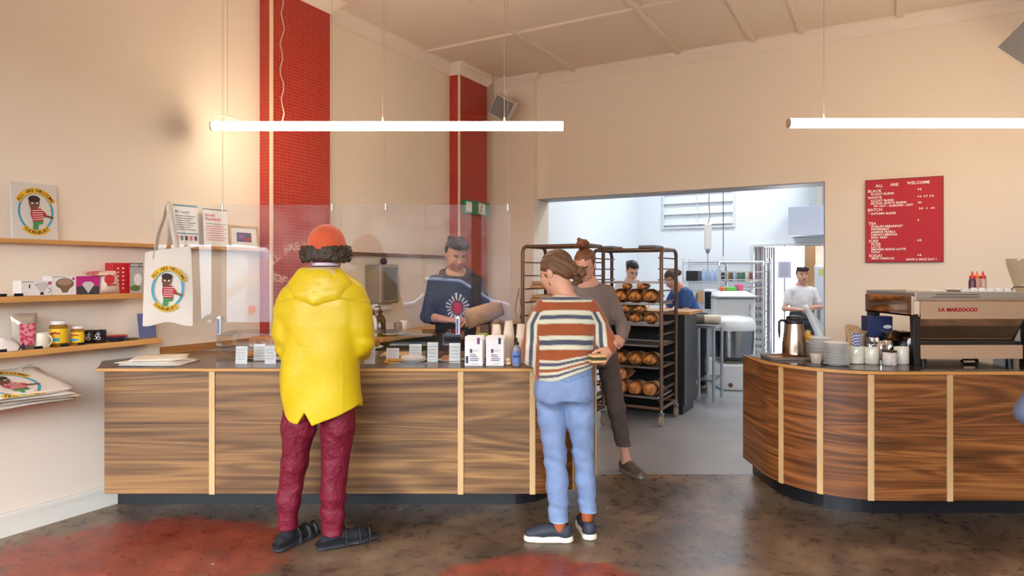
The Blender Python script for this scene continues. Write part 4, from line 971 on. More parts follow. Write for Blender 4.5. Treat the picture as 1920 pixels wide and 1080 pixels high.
# sanitiser bottle
t = thing('sanitiser_bottle', 'clear pump bottle with blue label on the service counter before the cups', 'bottle', on_top(968.5,4.0))
build(MB().lathe([(.024,0),(.027,.004),(.027,.10),(.024,.112),(.012,.122),(.012,.128)], n=28), 'bottle_body', mat('bluish_clear', (214,222,236), .1, trans=.6), t)
build(MB().lathe([(.0276,.018),(.0276,.088)], n=28, cap=False), 'label', mat('blue_label', (112,140,206), .5), t)
mb = MB(); textmb(mb, 'zero', .022, TXZ(-.021,-.0285,.055), depth=.0006, bold=.0006); build(mb, 'lettering', mat('navy_print'), t)
mb = MB(); mb.lathe([(.014,.128),(.014,.142),(.006,.146),(.006,.158)], n=16); mb.tube([(0,0,.158),(0,0,.168),(-.006,-.02,.170),(-.01,-.032,.162)], .004, 8); build(mb, 'pump', BPLAST, t)
# small things behind the bags
x = on_top(905,4.42); o = build(MB().lathe([(.05,0),(.055,.01),(.06,.10),(.052,.13),(.03,.135)], n=28), 'glass_jar', mat('lime_lid_jar', (206,200,170), .3), loc=x); tag(o, 'cloudy jar standing behind the coffee bags', 'jar')
o = build(MB().lathe([(.035,0),(.037,.02),(.03,.022)], n=24), 'jar_lid', mat('lime_plastic', (176,196,96), .4), loc=(x[0],x[1],x[2]+.1355)); tag(o, 'lime green lid resting on the cloudy jar', 'lid')
x = on_top(953,4.02); 
for k in range(2):
    mb = MB(); mb.ell((0,0,.012),(.02,.016,.012)); pastry('biscuit', ['small pale biscuit under the cup stacks','small pale biscuit resting on another one'][k], (x[0]-.004*k,x[1]+.012,x[2]+.022*k), mb, mat('pale_biscuit',(232,196,150),.7), cat='biscuit')
# ---------------------------------------------------------------- back bench along the left wall
BT = (zat(632,6.3)+.938)/2
b0, b1 = 2.55, LW-.35
t = thing('back_bench', 'timber topped back bench along the left wall behind the service counter', 'bench')
mb = MB(); wallbox(mb, Lp, b0, b1, PD+.002, .62, WT-.03, WT); build(mb, 'bench_top', OAKX, t)
mb = MB(); wallbox(mb, Lp, b0, b1, PD+.002, .58, .1, WT-.031); build(mb, 'bench_front', mat('dark_green_cabinet', (58,62,44), .5), t)
def bw_(px, d, z=WT): return Lp(tL(px,d), d, z+.0006)
def bottle(p, label, h, r, m, pump=True):
    t = thing('pump_bottle', label, 'bottle', p); build(MB().lathe([(r*.9,0),(r,.004),(r,h*.55),(r*.7,h*.68),(r*.3,h*.74),(r*.3,h*.8)], n=24), 'bottle_body', m, t)
    mb = MB(); mb.lathe([(r*.42,h*.8),(r*.42,h*.86),(r*.12,h*.88),(r*.12,h)], n=14); mb.tube([(0,0,h),(-r*.3,-r*.3,h*1.02),(-r*.8,-r*.8,h*.99)], r*.12, 8); build(mb, 'pump', BPLAST, t)
bottle(bw_(713,.45), 'amber glass pump bottle on the back bench', .26, .05, mat('amber_glass',(74,46,16),.1))
bottle(bw_(700,.42), 'white pump bottle left of the amber one', .24, .04, WPLAST)
cup('beaker', 'clear plastic beaker on the back bench', 'cup', bw_(746,.40), .035, .10, mat('smoked_plastic',(150,140,128),.2), rt=.042)
cup('beaker', 'white cup beside the beaker on the back bench', 'cup', bw_(757,.30), .035, .10, WPLAST, hand=.5)
o = build(MB().lathe([(.09,0),(.1,.003),(.16,.02),(.16,.024),(.09,.008)], n=36), 'serving_plate', PLATE, loc=bw_(737,.48)); tag(o, 'oval pale plate on the back bench', 'plate')
# towel dispenser and notice on the wall
Yd = 5.95
p = Lp(tL(702,.001), .001, zat(568, Lp(tL(702,0),0)[1]))
t = thing('towel_dispenser', 'grey paper towel dispenser on the wall right of the red pillar', 'dispenser', p, AL)
hh = zat(496,Lp(tL(702,0),0)[1])-p[2]
build(MB().box(-.14,.14,-.20,0,0,hh), 'housing', mat('dispenser_grey', (150,138,126), .3, .3), t, bevel=.02)
build(MB().box(-.10,.10,-.202,-.199,.03,hh-.03), 'smoked_window', mat('smoked_panel', (92,86,80), .15), t)
build(MB().box(-.10,.10,-.13,-.06,-.06,-.001), 'paper_end', WHITEP, t)
build(MB().ell((.02,-.1,hh+.03),(.035,.035,.035)), 'lock_knob', mat('plum_plastic',(70,40,60),.4), t)
p = Lp(tL(738,.001), .002, zat(566,6.7)); o = thing('wall_notice', 'typed paper notice on the wall beside the towel dispenser', 'notice', p, AL)
build(MB().box(-.10,.10,-.0015,0,0,.27), 'sheet', mat('tan_paper',(222,200,172),.8), o)
mb = MB()
for k in range(9): poly(mb, [(-.08,.24-.025*k),(.06,.24-.025*k),(.06,.246-.025*k),(-.08,.246-.025*k)], -.0022, 0)
build(mb, 'writing', mat('brown_text',(150,124,100),.8), o)

# ================================================================= on the coffee counter
RS = mat('rim_brown', (146,104,76), .5)
p = on_top(1478,4.36)
t = thing('serving_tray', 'dark edged tray under the steel vacuum jug', 'tray', p, -.05)
mb = MB(); mb.box(-.135,.135,-.10,.10,0,.006); build(mb, 'tray_base', mat('tray_orange',(200,128,78),.4), t)
mb = MB()
for a in ((-.145,.145,-.11,-.10),(-.145,.145,.10,.11),(-.145,-.135,-.10,.10),(.135,.145,-.10,.10)): mb.box(*a, 0, .018)
build(mb, 'tray_rim', mat('tray_rim_grey',(120,104,92),.4), t, bevel=.002)
p = on_top(1489,4.36, WT+.0066)
t = thing('vacuum_jug', 'tall brushed steel vacuum jug with black lid on the tray', 'jug', p, PI)
JS = mat('warm_steel', (178,158,138), .24, 1.0)
build(MB().lathe([(.070,0),(.074,.006),(.076,.03),(.074,.09),(.066,.16),(.056,.215),(.055,.222)], n=40), 'jug_body', JS, t)
build(MB().lathe([(.056,.222),(.058,.226),(.058,.245),(.050,.252),(.052,.262),(.044,.272),(.02,.275)], n=36), 'lid', BPLAST, t)
build(MB().box(.045,.085,-.012,.012,.244,.256), 'lid_lever', BPLAST, t, bevel=.003)
build(MB().tube([(-.05,0,.238),(-.085,0,.244),(-.097,0,.235),(-.099,0,.20),(-.098,0,.15),(-.096,0,.125)][::1], [.009,.010,.010,.009,.008,.005], 10), 'handle', BPLAST, t)
for ch in t.children:
    if ch.name.startswith('handle') or ch.name.startswith('lid_lever'): ch.rotation_euler = (0,0,PI)
build(MB().lathe([(.0,.024),(.006,.024)], n=4, cap=False), 'seam', BPLAST, t) if False else None
p = on_top(1515,4.56)
t = thing('juice_jug', 'square bottle of orange juice behind the steel jug', 'bottle', p, .2)
build(MB().box(-.032,.032,-.032,.032,0,.135), 'bottle_body', mat('orange_juice',(232,160,30),.12), t, bevel=.012)
build(MB().lathe([(.02,.136),(.016,.15),(.016,.165)], n=20), 'neck', mat('juice_neck',(226,190,90),.2), t)
build(MB().tube([(-.02,0,.15),(-.05,0,.158),(-.055,0,.10)], .006, 8), 'handle', mat('terracotta_plastic',(206,130,90),.4), t)
def stack(px, Y, r, n, pitch, nm, grp):
    mb = MB(); mb.lathe([(r*.6,0),(r*.62,.002),(r*.98,.009),(r,.011),(r*.98,.0125),(r*.6,.005)], n=36)
    pr = None
    for k in range(n):
        if pr is None: pr = build(mb, 'saucer', PLATE); o = pr
        else: o = pr.copy(); C.objects.link(o)
        o.location = on_top(px, Y, WT+pitch*k); tag(o, 'white plate, '+rank(k)+' from the bottom of '+nm, 'plate', grp)
stack(1568, 4.05, .074, 11, .0125, 'the front plate stack beside the straws', 'front plate stack')
stack(1538, 4.28, .070, 12, .0120, 'the plate stack behind, left of the front one', 'rear plate stack')
stack(1520, 4.47, .045, 9, .0110, 'the small saucer stack beside the steel jug', 'small saucer stack')
cup('lid_tub', 'clear tub of lids in front of the saucer stacks', 'tub', on_top(1531,4.13), .030, .058, mat('cloudy_plastic',(226,206,186),.3,trans=.3), rt=.038)
p = on_top(1605,4.12); t = cup('straw_cup', 'cream ceramic cup holding blue and white striped paper straws', 'cup', p, .046, .108, CERAM)
STR = None
m_, tt, bb = nodes('striped_straw', (230,232,240), .6)
tcn = tt.nodes.new('ShaderNodeTexCoord'); wv = tt.nodes.new('ShaderNodeTexWave'); wv.bands_direction = 'DIAGONAL'; wv.inputs['Scale'].default_value = 34
rp = ramp(tt, [(.45,(236,236,240)),(.55,(62,96,168))]); tt.links.new(tcn.outputs['Object'], wv.inputs['Vector']); tt.links.new(wv.outputs['Fac'], rp.inputs[0]); tt.links.new(rp.outputs[0], bb.inputs['Base Color'])
mb = MB(); mb.tube([(0,0,0),(0,0,.175)], .0035, 8)
pr = None
for k in range(30):
    r = random.Random(100+k); a = r.uniform(0,2*PI); q = r.uniform(.008,.034)
    o = build(mb, 'paper_straw', m_) if pr is None else pr.copy()
    if pr is None: pr = o
    else: C.objects.link(o)
    o.location = (p[0]+.5*q*math.cos(a), p[1]+.5*q*math.sin(a), WT+.012); o.rotation_euler = (-.30*math.sin(a)*q/.034*.8, .30*math.cos(a)*q/.034*.8, r.uniform(0,6)); tag(o, 'blue and white striped paper straw standing in the cream cup', 'straw', 'striped paper straws')
p2 = on_top(1634,4.10); cup('cutlery_cup', 'cream ceramic cup holding steel spoons', 'cup', p2, .043, .104, CERAM)
mb = MB(); mb.tube([(0,0,0),(0,0,.115)], [.0022,.003], 8, flat=.5); mb.ell((0,0,.135),(.014,.003,.022),12,8); pr = None
for k in range(8):
    a = k*2*PI/8; o = build(mb, 'spoon', CHROME) if pr is None else pr.copy()
    if pr is None: pr = o
    else: C.objects.link(o)
    o.location = (p2[0]+.014*math.cos(a), p2[1]+.014*math.sin(a), WT+.010); o.rotation_euler = (-.16*math.sin(a), .16*math.cos(a), a); tag(o, 'steel spoon standing in the middle cream cup', 'spoon', 'spoons in the middle cup')
p3 = on_top(1690,4.10); cup('cutlery_cup', 'cream ceramic cup right of the sugar jar holding a long spoon', 'cup', p3, .043, .104, CERAM)
o = build(mb, 'spoon', WPLAST, loc=(p3[0]+.005,p3[1],WT+.012), rot=(.05,.32,0)); tag(o, 'long pale spoon leaning out of the right cream cup', 'spoon')
p = on_top(1668,4.04); t = thing('sugar_jar', 'squat glass jar with black lid of pale sugar', 'jar', p)
build(MB().lathe([(.038,0),(.041,.004),(.041,.075),(.036,.08)], n=30), 'jar_body', mat('sugar_glass',(206,190,182),.15,var=(50,(226,214,206),.4,.6)), t)
build(MB().lathe([(.040,.0805),(.041,.083),(.041,.088),(.038,.090)], n=30), 'lid', BPLAST, t)
# steel pitchers and a paper bag behind
for (px, Y, hgt, r, lab, tl) in ((1651,4.34,.115,.042,'steel milk pitcher behind the spoon cup',0),(1667,4.26,.13,.036,'steel pitcher behind the sugar jar',0)):
    t = cup('milk_pitcher', lab, 'pitcher', on_top(px,Y), r, hgt, CHROME, hand=2.8, rt=r*.85)
p = on_top(1672,4.26,WT+.132)
t = thing('strainer', 'round steel strainer tipped on top of the pitchers', 'strainer', p); t.rotation_euler = (.9,.35,0)
build(MB().lathe([(.028,0),(.037,.02),(.040,.05),(.042,.051),(.038,.048)], n=28), 'strainer_body', mat('copper_steel',(196,160,130),.15,1.0), t); build(MB().tube([(-.04,0,.045),(-.10,0,.05)], .004, 8), 'handle', CHROME, t)
p = on_top(1684,4.45); o = build(MB().box(-.09,.09,-.06,.06,0,.17), 'knock_box', BPLAST, loc=(p[0]-.02,p[1],p[2]), bevel=.01); tag(o, 'black box behind the cutlery cups', 'box')
p = on_top(1601,4.42); t = thing('paper_bag', 'crumpled brown paper bag behind the straws', 'bag', p, .3)
mb = MB()
def pbf(s_):
    def g(u,v): 
        e = (1-abs(2*u-1)**4)*(1-.8*v); wv_ = 1-.12*math.sin(4*v)
        return ((u-.5)*.17*wv_+.02*v, s_*(.045*e+.002)+.006*math.sin(9*u+7*v), .195*v*(1+.12*math.sin(4.5*u+.5))+.0)
    return g
mb.grid(pbf(-1), 12, 12); b0 = len(mb.f); mb.grid(pbf(1), 12, 12)
for i in range(b0, len(mb.f)): mb.f[i] = mb.f[i][::-1]
build(mb, 'bag_body', KRAFT, t, solid=.0015)
p = on_top(1644,4.50); t = thing('navy_box', 'navy blue cardboard box with white oval mark beside the espresso machine', 'box', p, -.05)
build(MB().box(-.08,.08,-.05,.05,0,.27), 'box_body', mat('navy_card',(44,50,92),.5), t, bevel=.002)
mb = MB(); disc(mb, .045, .20, .028, .013, -.0508, 0); build(mb, 'oval_mark', WPLAST, t)
# ---- espresso machine, its back towards the shop
MY = 4.06; mx0, mx1 = xat(1717,MY), xat(1717,MY)+.70; MT = zat(551,MY)
t = thing('espresso_machine', 'large steel espresso machine with red lettering on its mirror back', 'espresso machine', (mx0, MY, WT+.0006))
MR = mat('mirror_steel', (222,204,188), .06, 1.0); W = mx1-mx0; H = MT-WT; D = .56
zb = lambda py: zat(py,MY)-WT
build(MB().box(.0,W,-.0,D,zb(565),H-.012), 'upper_body', MR, t, bevel=.006)
mb = MB(); mb.box(-.004,W+.004,-.006,.004,H-.034,H+.012); mb.box(-.004,.006,.004,D,H-.012,H+.006); mb.box(W-.006,W+.004,.004,D,H-.012,H+.006); mb.box(-.004,W+.004,D-.006,D+.002,H-.012,H+.012)
build(mb, 'cup_rail', STEEL, t, bevel=.003)
for k in range(2): build(MB().box(.10+.02*k,W*.55,-.0075,-.0062,H-.022+.015*k,H-.018+.015*k), 'rail_slot', BPLAST, t)
build(MB().box(.03,W-.005,.0,.012,zb(598),zb(565)-.0005), 'back_panel', MR, t)
mb = MB(); v = [(.03,.004,zb(598)-.001),(W-.03,.004,zb(598)-.001),(W-.06,.05,zb(641)),(.05,.05,zb(641)),(.03,.02,zb(598)-.001),(W-.03,.02,zb(598)-.001),(W-.06,.066,zb(641)),(.05,.066,zb(641))]
mb.add(v, [(0,3,2,1),(4,5,6,7),(0,1,5,4),(1,2,6,5),(2,3,7,6),(3,0,4,7)]); build(mb, 'recessed_panel', MR, t)
build(MB().box(.03,W-.03,.03,D-.02,zb(647),zb(641)-.001), 'dark_strip', BPLAST, t)  # solid black strip between the recessed and lower panels
build(MB().box(.03,W-.04,.004,.02,zb(673),zb(647)-.0005), 'lower_panel', MR, t)
build(MB().box(.035,W-.04,.021,D-.06,zb(673),zb(648)), 'drip_base', mat('machine_black',(22,20,22),.3), t)
mb = MB()
for s_ in (0, 1):
    x0 = -.012 if s_ == 0 else W-.03
    T = Matrix(((0,0,1,0),(1,0,0,0),(0,1,0,0),(0,0,0,1)))
    for pr_ in ([(.0,zb(594)),(.045,zb(594)),(.035,.12),(.05,0),(-.005,0),(.0,.12)], [(D-.11,zb(594)),(D-.03,zb(594)),(D-.06,.14),(D-.02,.0),(D-.09,.0),(D-.13,.14)], [(.036,.09),(D-.11,.12),(D-.11,.145),(.036,.125)], [(.02,zb(594)),(D-.02,zb(594)),(D-.02,zb(590)),(.02,zb(590))]):
        m2 = MB(); m2.T = T; m2.prism(pr_, x0, x0+.042); build(m2, 'side_leg', mat('machine_black'), t, bevel=.003)
build(MB().box(-.012,.002,.02,D,zb(594),H-.015), 'side_panel', MR, t, bevel=.003)
mb = MB(); textmb(mb, 'LA MARZOCCO', .030, TXZ(W*.20,-.0015,zb(584)), depth=.0015, bold=.0012, spacing=1.15); build(mb, 'lettering', mat('red_enamel',(176,30,40),.4), t)
build(MB().box(W*.42,W*.52,-.0,.03,.012,.024), 'drain_spout', CHROME, t)
for k in range(4): build(MB().cyl((.08+.54*(k%2),.06+.4*(k//2),0),(.08+.54*(k%2),.06+.4*(k//2),zb(673)-.0005),.02), 'foot', BPLAST, t)
build(MB().tube([(.03,D+.02,H-.05),(.03,D+.05,H-.06),(.04,D+.06,.18),(.05,D+.06,.12)], .006, 8), 'steam_wand', CHROME, t)
TZ = WT+H-.011+.0006
# cups and folded cloths on its top
mb = MB(); mb.lathe([(.040,0),(.041,.003),(.036,.035),(.022,.052),(.018,.056),(.017,.052)], n=24); pr = None
for k in range(7):
    for j in range(2):
        o = build(mb, 'cup', PLATE) if pr is None else pr.copy()
        if pr is None: pr = o
        else: C.objects.link(o)
        o.location = (mx0+.32+.057*0+.052*k*1.02, MY+.09+.09*j, TZ); o.scale = (.62,.62,.8)
        if k == 6: o.location.x = mx0+.32+.052*6
        tag(o, ('upturned white cup in the front row on the espresso machine' if j == 0 else 'upturned white cup in the back row on the espresso machine'), 'cup', 'front row cups on the machine' if j == 0 else 'back row cups on the machine')
for (x0, w_, c, lab) in ((.03,.10,(222,206,186),'folded cream cloth at the left of the machine top'),(.14,.075,(226,222,216),'folded white cloth with blue stripes beside the cream one'),(.222,.075,(132,96,62),'small brown box between cloths and cups')):
    o = build(MB().box(x0,x0+w_,.03,.16,0,.034), 'folded_cloth' if c[0] > 200 else 'wooden_box', mat('cloth%d' % c[0], c, .85), loc=(mx0,MY,TZ), bevel=.01 if c[0] > 200 else .002); tag(o, lab, 'cloth' if c[0] > 200 else 'box')
for (px, c1, c2, lab) in ((1823,(96,56,70),(206,40,36),'plum coloured squeeze bottle with red cap'),(1832,(206,150,130),(226,110,44),'pink squeeze bottle with orange cap'),(1843,(214,176,156),(206,40,36),'pale squeeze bottle with red cap')):
    t = thing('squeeze_bottle', lab+' on the espresso machine', 'bottle', (xat(px,4.45), 4.45, TZ), 0, 'squeeze bottles')
    build(MB().lathe([(.021,0),(.022,.004),(.022,.085),(.017,.10)], n=20), 'bottle_body', mat('sq%d' % px, c1, .3), t)
    build(MB().lathe([(.018,.1005),(.018,.118),(.008,.126),(.003,.15),(.002,.151)], n=16), 'nozzle', mat('cap%d' % px, c2, .35), t)
# coffee grinder at the frame edge
p = on_top(1905,4.50); t = thing('coffee_grinder', 'steel coffee grinder with clear hopper at the picture edge', 'grinder', p, 0)
build(MB().box(-.10,.13,-.09,.09,0,.40), 'grinder_body', STEEL, t, bevel=.015)
build(MB().tube([(-.10,-.1,.40),(-.105,-.1,.455),(-.09,-.1,.47),(.13,-.1,.47)], .006, 8), 'top_frame', mat('bracket_brown',(120,96,80),.4), t)
build(MB().lathe([(.035,.401),(.035,.43),(.09,.62),(.092,.66),(.088,.66),(.085,.62),(.03,.43)], n=32, c=(.04,0,0), cap=False), 'hopper', clear('smoky_hopper',(.86,.84,.8)), t)
build(MB().box(-.04,.06,-.12,-.09,.475,.485), 'cream_lid', CERAM, t)
# ================================================================= people: distance-field bodies meshed with surface nets
class Field:
    def __init__(s, lo, hi, h):
        s.lo = np.array(lo, float); s.h = h; n = np.ceil((np.array(hi)-s.lo)/h).astype(int)+1
        s.n = n; s.ax = [s.lo[i]+h*np.arange(n[i]) for i in range(3)]
        s.d = np.full(tuple(n), .25, np.float32)
    def sub(s, lo, hi):
        i0 = [max(0, int(math.floor((lo[i]-s.lo[i])/s.h))) for i in range(3)]; i1 = [min(s.n[i], int(math.ceil((hi[i]-s.lo[i])/s.h))+1) for i in range(3)]
        if any(i1[i] <= i0[i] for i in range(3)): return None, None
        sl = tuple(slice(i0[i], i1[i]) for i in range(3))
        g = np.meshgrid(*[s.ax[i][i0[i]:i1[i]] for i in range(3)], indexing='ij')
        return sl, [q.astype(np.float32) for q in g]
    def mix(s, sl, d, k, op='u'):
        a = s.d[sl]
        if op == 'u':
            if k <= 0: s.d[sl] = np.minimum(a, d)
            else:
                h = np.maximum(k-np.abs(a-d), 0)/k; s.d[sl] = np.minimum(a, d)-h*h*k*.25
        elif op == 's':
            b = -d
            h = np.maximum(k-np.abs(a-b), 0)/max(k, 1e-6); s.d[sl] = np.maximum(a, b)+h*h*k*.25
    def cap(s, a, b, ra, rb=None, k=.02, flat=None, op='u'):
        rb = ra if rb is None else rb; a = np.array(a, float); b = np.array(b, float); m = max(ra, rb)+max(k, .02)+.012
        sl, g = s.sub(np.minimum(a,b)-m, np.maximum(a,b)+m)
        if sl is None: return s
        p = [g[i]-a[i] for i in range(3)]; ba = b-a
        if flat is not None:
            e = np.array(flat[:3], float); e /= np.linalg.norm(e); q = flat[3]-1
            dt = p[0]*e[0]+p[1]*e[1]+p[2]*e[2]; t2 = float(ba@e)
            p = [p[i]+dt*e[i]*q for i in range(3)]; ba = ba+e*t2*q
        L = float(ba@ba)+1e-9; t = np.clip((p[0]*ba[0]+p[1]*ba[1]+p[2]*ba[2])/L, 0, 1)
        d = np.sqrt((p[0]-ba[0]*t)**2+(p[1]-ba[1]*t)**2+(p[2]-ba[2]*t)**2)-(ra+(rb-ra)*t)
        s.mix(sl, d, k, op); return s
    def chain(s, pts, rr, k=.02, flat=None):
        for i in range(len(pts)-1): s.cap(pts[i], pts[i+1], rr[i], rr[i+1], k, flat)
        return s
    def ell(s, c, r, k=.02, R=None, op='u'):
        c = np.array(c, float); m = max(r)+max(k, .02)+.012
        sl, g = s.sub(c-m, c+m)
        if sl is None: return s
        p = [g[i]-c[i] for i in range(3)]
        if R is not None: R = np.array(R); p = [p[0]*R[0][j]+p[1]*R[1][j]+p[2]*R[2][j] for j in range(3)]
        k0 = np.sqrt((p[0]/r[0])**2+(p[1]/r[1])**2+(p[2]/r[2])**2); k1 = np.sqrt((p[0]/r[0]**2)**2+(p[1]/r[1]**2)**2+(p[2]/r[2]**2)**2)+1e-6
        s.mix(sl, k0*(k0-1)/k1, k, op); return s
    def loft(s, rows, k=.02, pw=2.3):     # rows: z, cx, cy, rx, ry
        A = np.array(sorted(rows)); z0, z1 = A[0,0], A[-1,0]
        lo = (min(A[:,1]-A[:,3])-.06, min(A[:,2]-A[:,4])-.06, z0-.04); hi = (max(A[:,1]+A[:,3])+.06, max(A[:,2]+A[:,4])+.06, z1+.04)
        sl, g = s.sub(lo, hi); z = g[2]
        I = [np.interp(z, A[:,0], A[:,j]) for j in range(1,5)]
        q = (np.abs((g[0]-I[0])/I[2])**pw+np.abs((g[1]-I[1])/I[3])**pw)**(1/pw)
        d = (q-1)*np.minimum(I[2], I[3]); d = np.maximum(d, np.maximum(z0-z, z-z1))
        s.mix(sl, d.astype(np.float32), k); return s
    def warp(s, fn):
        g = np.meshgrid(*s.ax, indexing='ij', sparse=True); m = np.abs(s.d) < .06
        s.d = np.where(m, s.d+fn(*g), s.d).astype(np.float32); return s
    def clip(s, fn):                       # keep where fn<0
        g = np.meshgrid(*s.ax, indexing='ij', sparse=True); s.d = np.maximum(s.d, fn(*g)).astype(np.float32); return s
    def mesh(s):
        d = s.d.copy(); d[0]=d[-1]=.1; d[:,0]=d[:,-1]=.1; d[:,:,0]=d[:,:,-1]=.1
        ins = d < 0; c = np.zeros(tuple(np.array(d.shape)-1), np.int8)
        for i in (0,1):
            for j in (0,1):
                for k in (0,1): c += ins[i:d.shape[0]-1+i, j:d.shape[1]-1+j, k:d.shape[2]-1+k]
        act = np.argwhere((c > 0) & (c < 8)); idx = np.full(c.shape, -1, np.int64); idx[tuple(act.T)] = np.arange(len(act))
        cor = [(i,j,k) for i in (0,1) for j in (0,1) for k in (0,1)]
        val = {q: d[act[:,0]+q[0], act[:,1]+q[1], act[:,2]+q[2]] for q in cor}
        acc = np.zeros((len(act),3)); cnt = np.zeros(len(act))
        for a in cor:
            for ax in range(3):
                if a[ax] == 0:
                    b = list(a); b[ax] = 1; b = tuple(b); va, vb = val[a], val[b]; m = (va < 0) != (vb < 0)
                    t = np.where(m, va/np.where(m, va-vb, 1), 0); p = np.array(a, float)[None,:].repeat(len(act), 0); p[:,ax] = t
                    acc += p*m[:,None]; cnt += m
        V = s.lo+(act+acc/cnt[:,None])*s.h
        Fs = []
        for ax in range(3):
            u, w_ = (ax+1)%3, (ax+2)%3
            sl0 = [slice(None)]*3; sl1 = [slice(None)]*3; sl0[ax] = slice(0,-1); sl1[ax] = slice(1,None)
            for q in (u, w_): sl0[q] = slice(1,-1); sl1[q] = slice(1,-1)
            A_, B_ = ins[tuple(sl0)], ins[tuple(sl1)]
            for sgn in (0, 1):
                e = np.argwhere(A_ & ~B_ if sgn == 0 else ~A_ & B_)
                if not len(e): continue
                e[:,u] += 1; e[:,w_] += 1; Q = []
                for du, dw in ((0,0),(-1,0),(-1,-1),(0,-1)):
                    f = e.copy(); f[:,u] += du; f[:,w_] += dw; Q.append(idx[tuple(f.T)])
                Q = np.stack(Q, 1)
                Fs.append(Q if sgn == 0 else Q[:, ::-1])
        Fc = np.concatenate(Fs); return V, Fc[(Fc >= 0).all(1)]
def relax(V, Fq, it=1, lam=.5):
    for _ in range(it):
        acc = np.zeros_like(V); cnt = np.zeros(len(V))
        for a in range(4):
            b = (a+1) % 4
            np.add.at(acc, Fq[:,a], V[Fq[:,b]]); np.add.at(cnt, Fq[:,a], 1); np.add.at(acc, Fq[:,b], V[Fq[:,a]]); np.add.at(cnt, Fq[:,b], 1)
        V = V+lam*(acc/np.maximum(cnt,1)[:,None]-V)
    return V
def vcmat(name, rough=.6, bump=None, sheen=0.0, sss=0.0, coat=0.0, rib=None, var=(.95,1.04)):
    if name in MATS: return MATS[name]
    m = mat(name, (200,200,200), rough, bump=bump, sheen=sheen, coat=coat); t = m.node_tree; b = t.nodes['Principled BSDF']
    a = t.nodes.new('ShaderNodeAttribute'); a.attribute_name = 'tint'; 
    nz = t.nodes.new('ShaderNodeTexNoise'); nz.inputs['Scale'].default_value = 16; nz.inputs['Detail'].default_value = 7; tc2 = t.nodes.new('ShaderNodeTexCoord'); t.links.new(tc2.outputs['Object'], nz.inputs['Vector'])
    mr = t.nodes.new('ShaderNodeMapRange'); mr.inputs['From Min'].default_value = .3; mr.inputs['From Max'].default_value = .7; mr.inputs['To Min'].default_value = var[0]; mr.inputs['To Max'].default_value = var[1]; t.links.new(nz.outputs['Fac'], mr.inputs[0])
    vm_ = t.nodes.new('ShaderNodeVectorMath'); vm_.operation = 'SCALE'; t.links.new(a.outputs['Color'], vm_.inputs[0]); t.links.new(mr.outputs[0], vm_.inputs['Scale']); t.links.new(vm_.outputs[0], b.inputs['Base Color'])
    if sss: b.inputs['Subsurface Weight'].default_value = sss; b.inputs['Subsurface Radius'].default_value = (.012,.004,.002)
    if rib:
        tcn = t.nodes.new('ShaderNodeTexCoord'); wv = t.nodes.new('ShaderNodeTexWave'); wv.bands_direction = 'X'; wv.inputs['Scale'].default_value = rib
        bu = t.nodes.new('ShaderNodeBump'); bu.inputs['Strength'].default_value = .5; bu.inputs['Distance'].default_value = .003
        t.links.new(tcn.outputs['Object'], wv.inputs['Vector']); t.links.new(wv.outputs['Fac'], bu.inputs['Height']); t.links.new(bu.outputs[0], b.inputs['Normal'])
    return m
SKIN = vcmat('skin', .5, sss=.12); KNIT = vcmat('knitted_wool', .9, bump=(300,.3,.002), sheen=.3); COTTON = vcmat('cotton_cloth', .85, bump=(9,.6,.02), var=(.88,1.10)); RUBBER = vcmat('coated_cloth', .45, coat=.1, bump=(4.5,.45,.03), var=(.99,1.01))
HAIRM = vcmat('hair', .5, bump=(120,.6,.004)); RIBK = vcmat('ribbed_knit', .9, rib=28); SHOEM = vcmat('shoe_material', .6)
def fmesh(fields, name, m, parent, col, it=1):
    Vs = []; Fq = []; Cs = []; b = 0
    for f in (fields if isinstance(fields, list) else [fields]):
        V, Q = f.mesh(); V = relax(V, Q, it); Vs.append(V); Fq.append(Q+b); b += len(V)
    V = np.concatenate(Vs); Q = np.concatenate(Fq)
    me = bpy.data.meshes.new(name); me.vertices.add(len(V)); me.vertices.foreach_set('co', V.astype(np.float32).ravel())
    me.loops.add(len(Q)*4); me.loops.foreach_set('vertex_index', Q.astype(np.int32).ravel())
    me.polygons.add(len(Q)); me.polygons.foreach_set('loop_start', np.arange(0, len(Q)*4, 4, dtype=np.int32))
    me.update(calc_edges=True); me.validate()
    me.polygons.foreach_set('use_smooth', np.ones(len(me.polygons), bool))
    c = np.ones((len(V),4), np.float32)
    c[:, :3] = col(V) if callable(col) else np.array(srgb(col))[None]
    at = me.attributes.new('tint', 'FLOAT_COLOR', 'POINT'); at.data.foreach_set('color', c.ravel())
    return link(me, name, m, parent)
def paint(base, rules):      # rules: list of (mask function, colour)
    def f(V):
        c = np.repeat(np.array(srgb(base))[None], len(V), 0)
        for fn, cc in rules:
            m = fn(V); c[m] = np.array(srgb(cc))
        return c
    return f
def rot(yaw, pitch=0, roll=0):      # yaw 0 faces +Y, positive turns left (towards -X)
    return np.array((Matrix.Rotation(yaw,3,'Z') @ Matrix.Rotation(-pitch,3,'X') @ Matrix.Rotation(roll,3,'Y')))
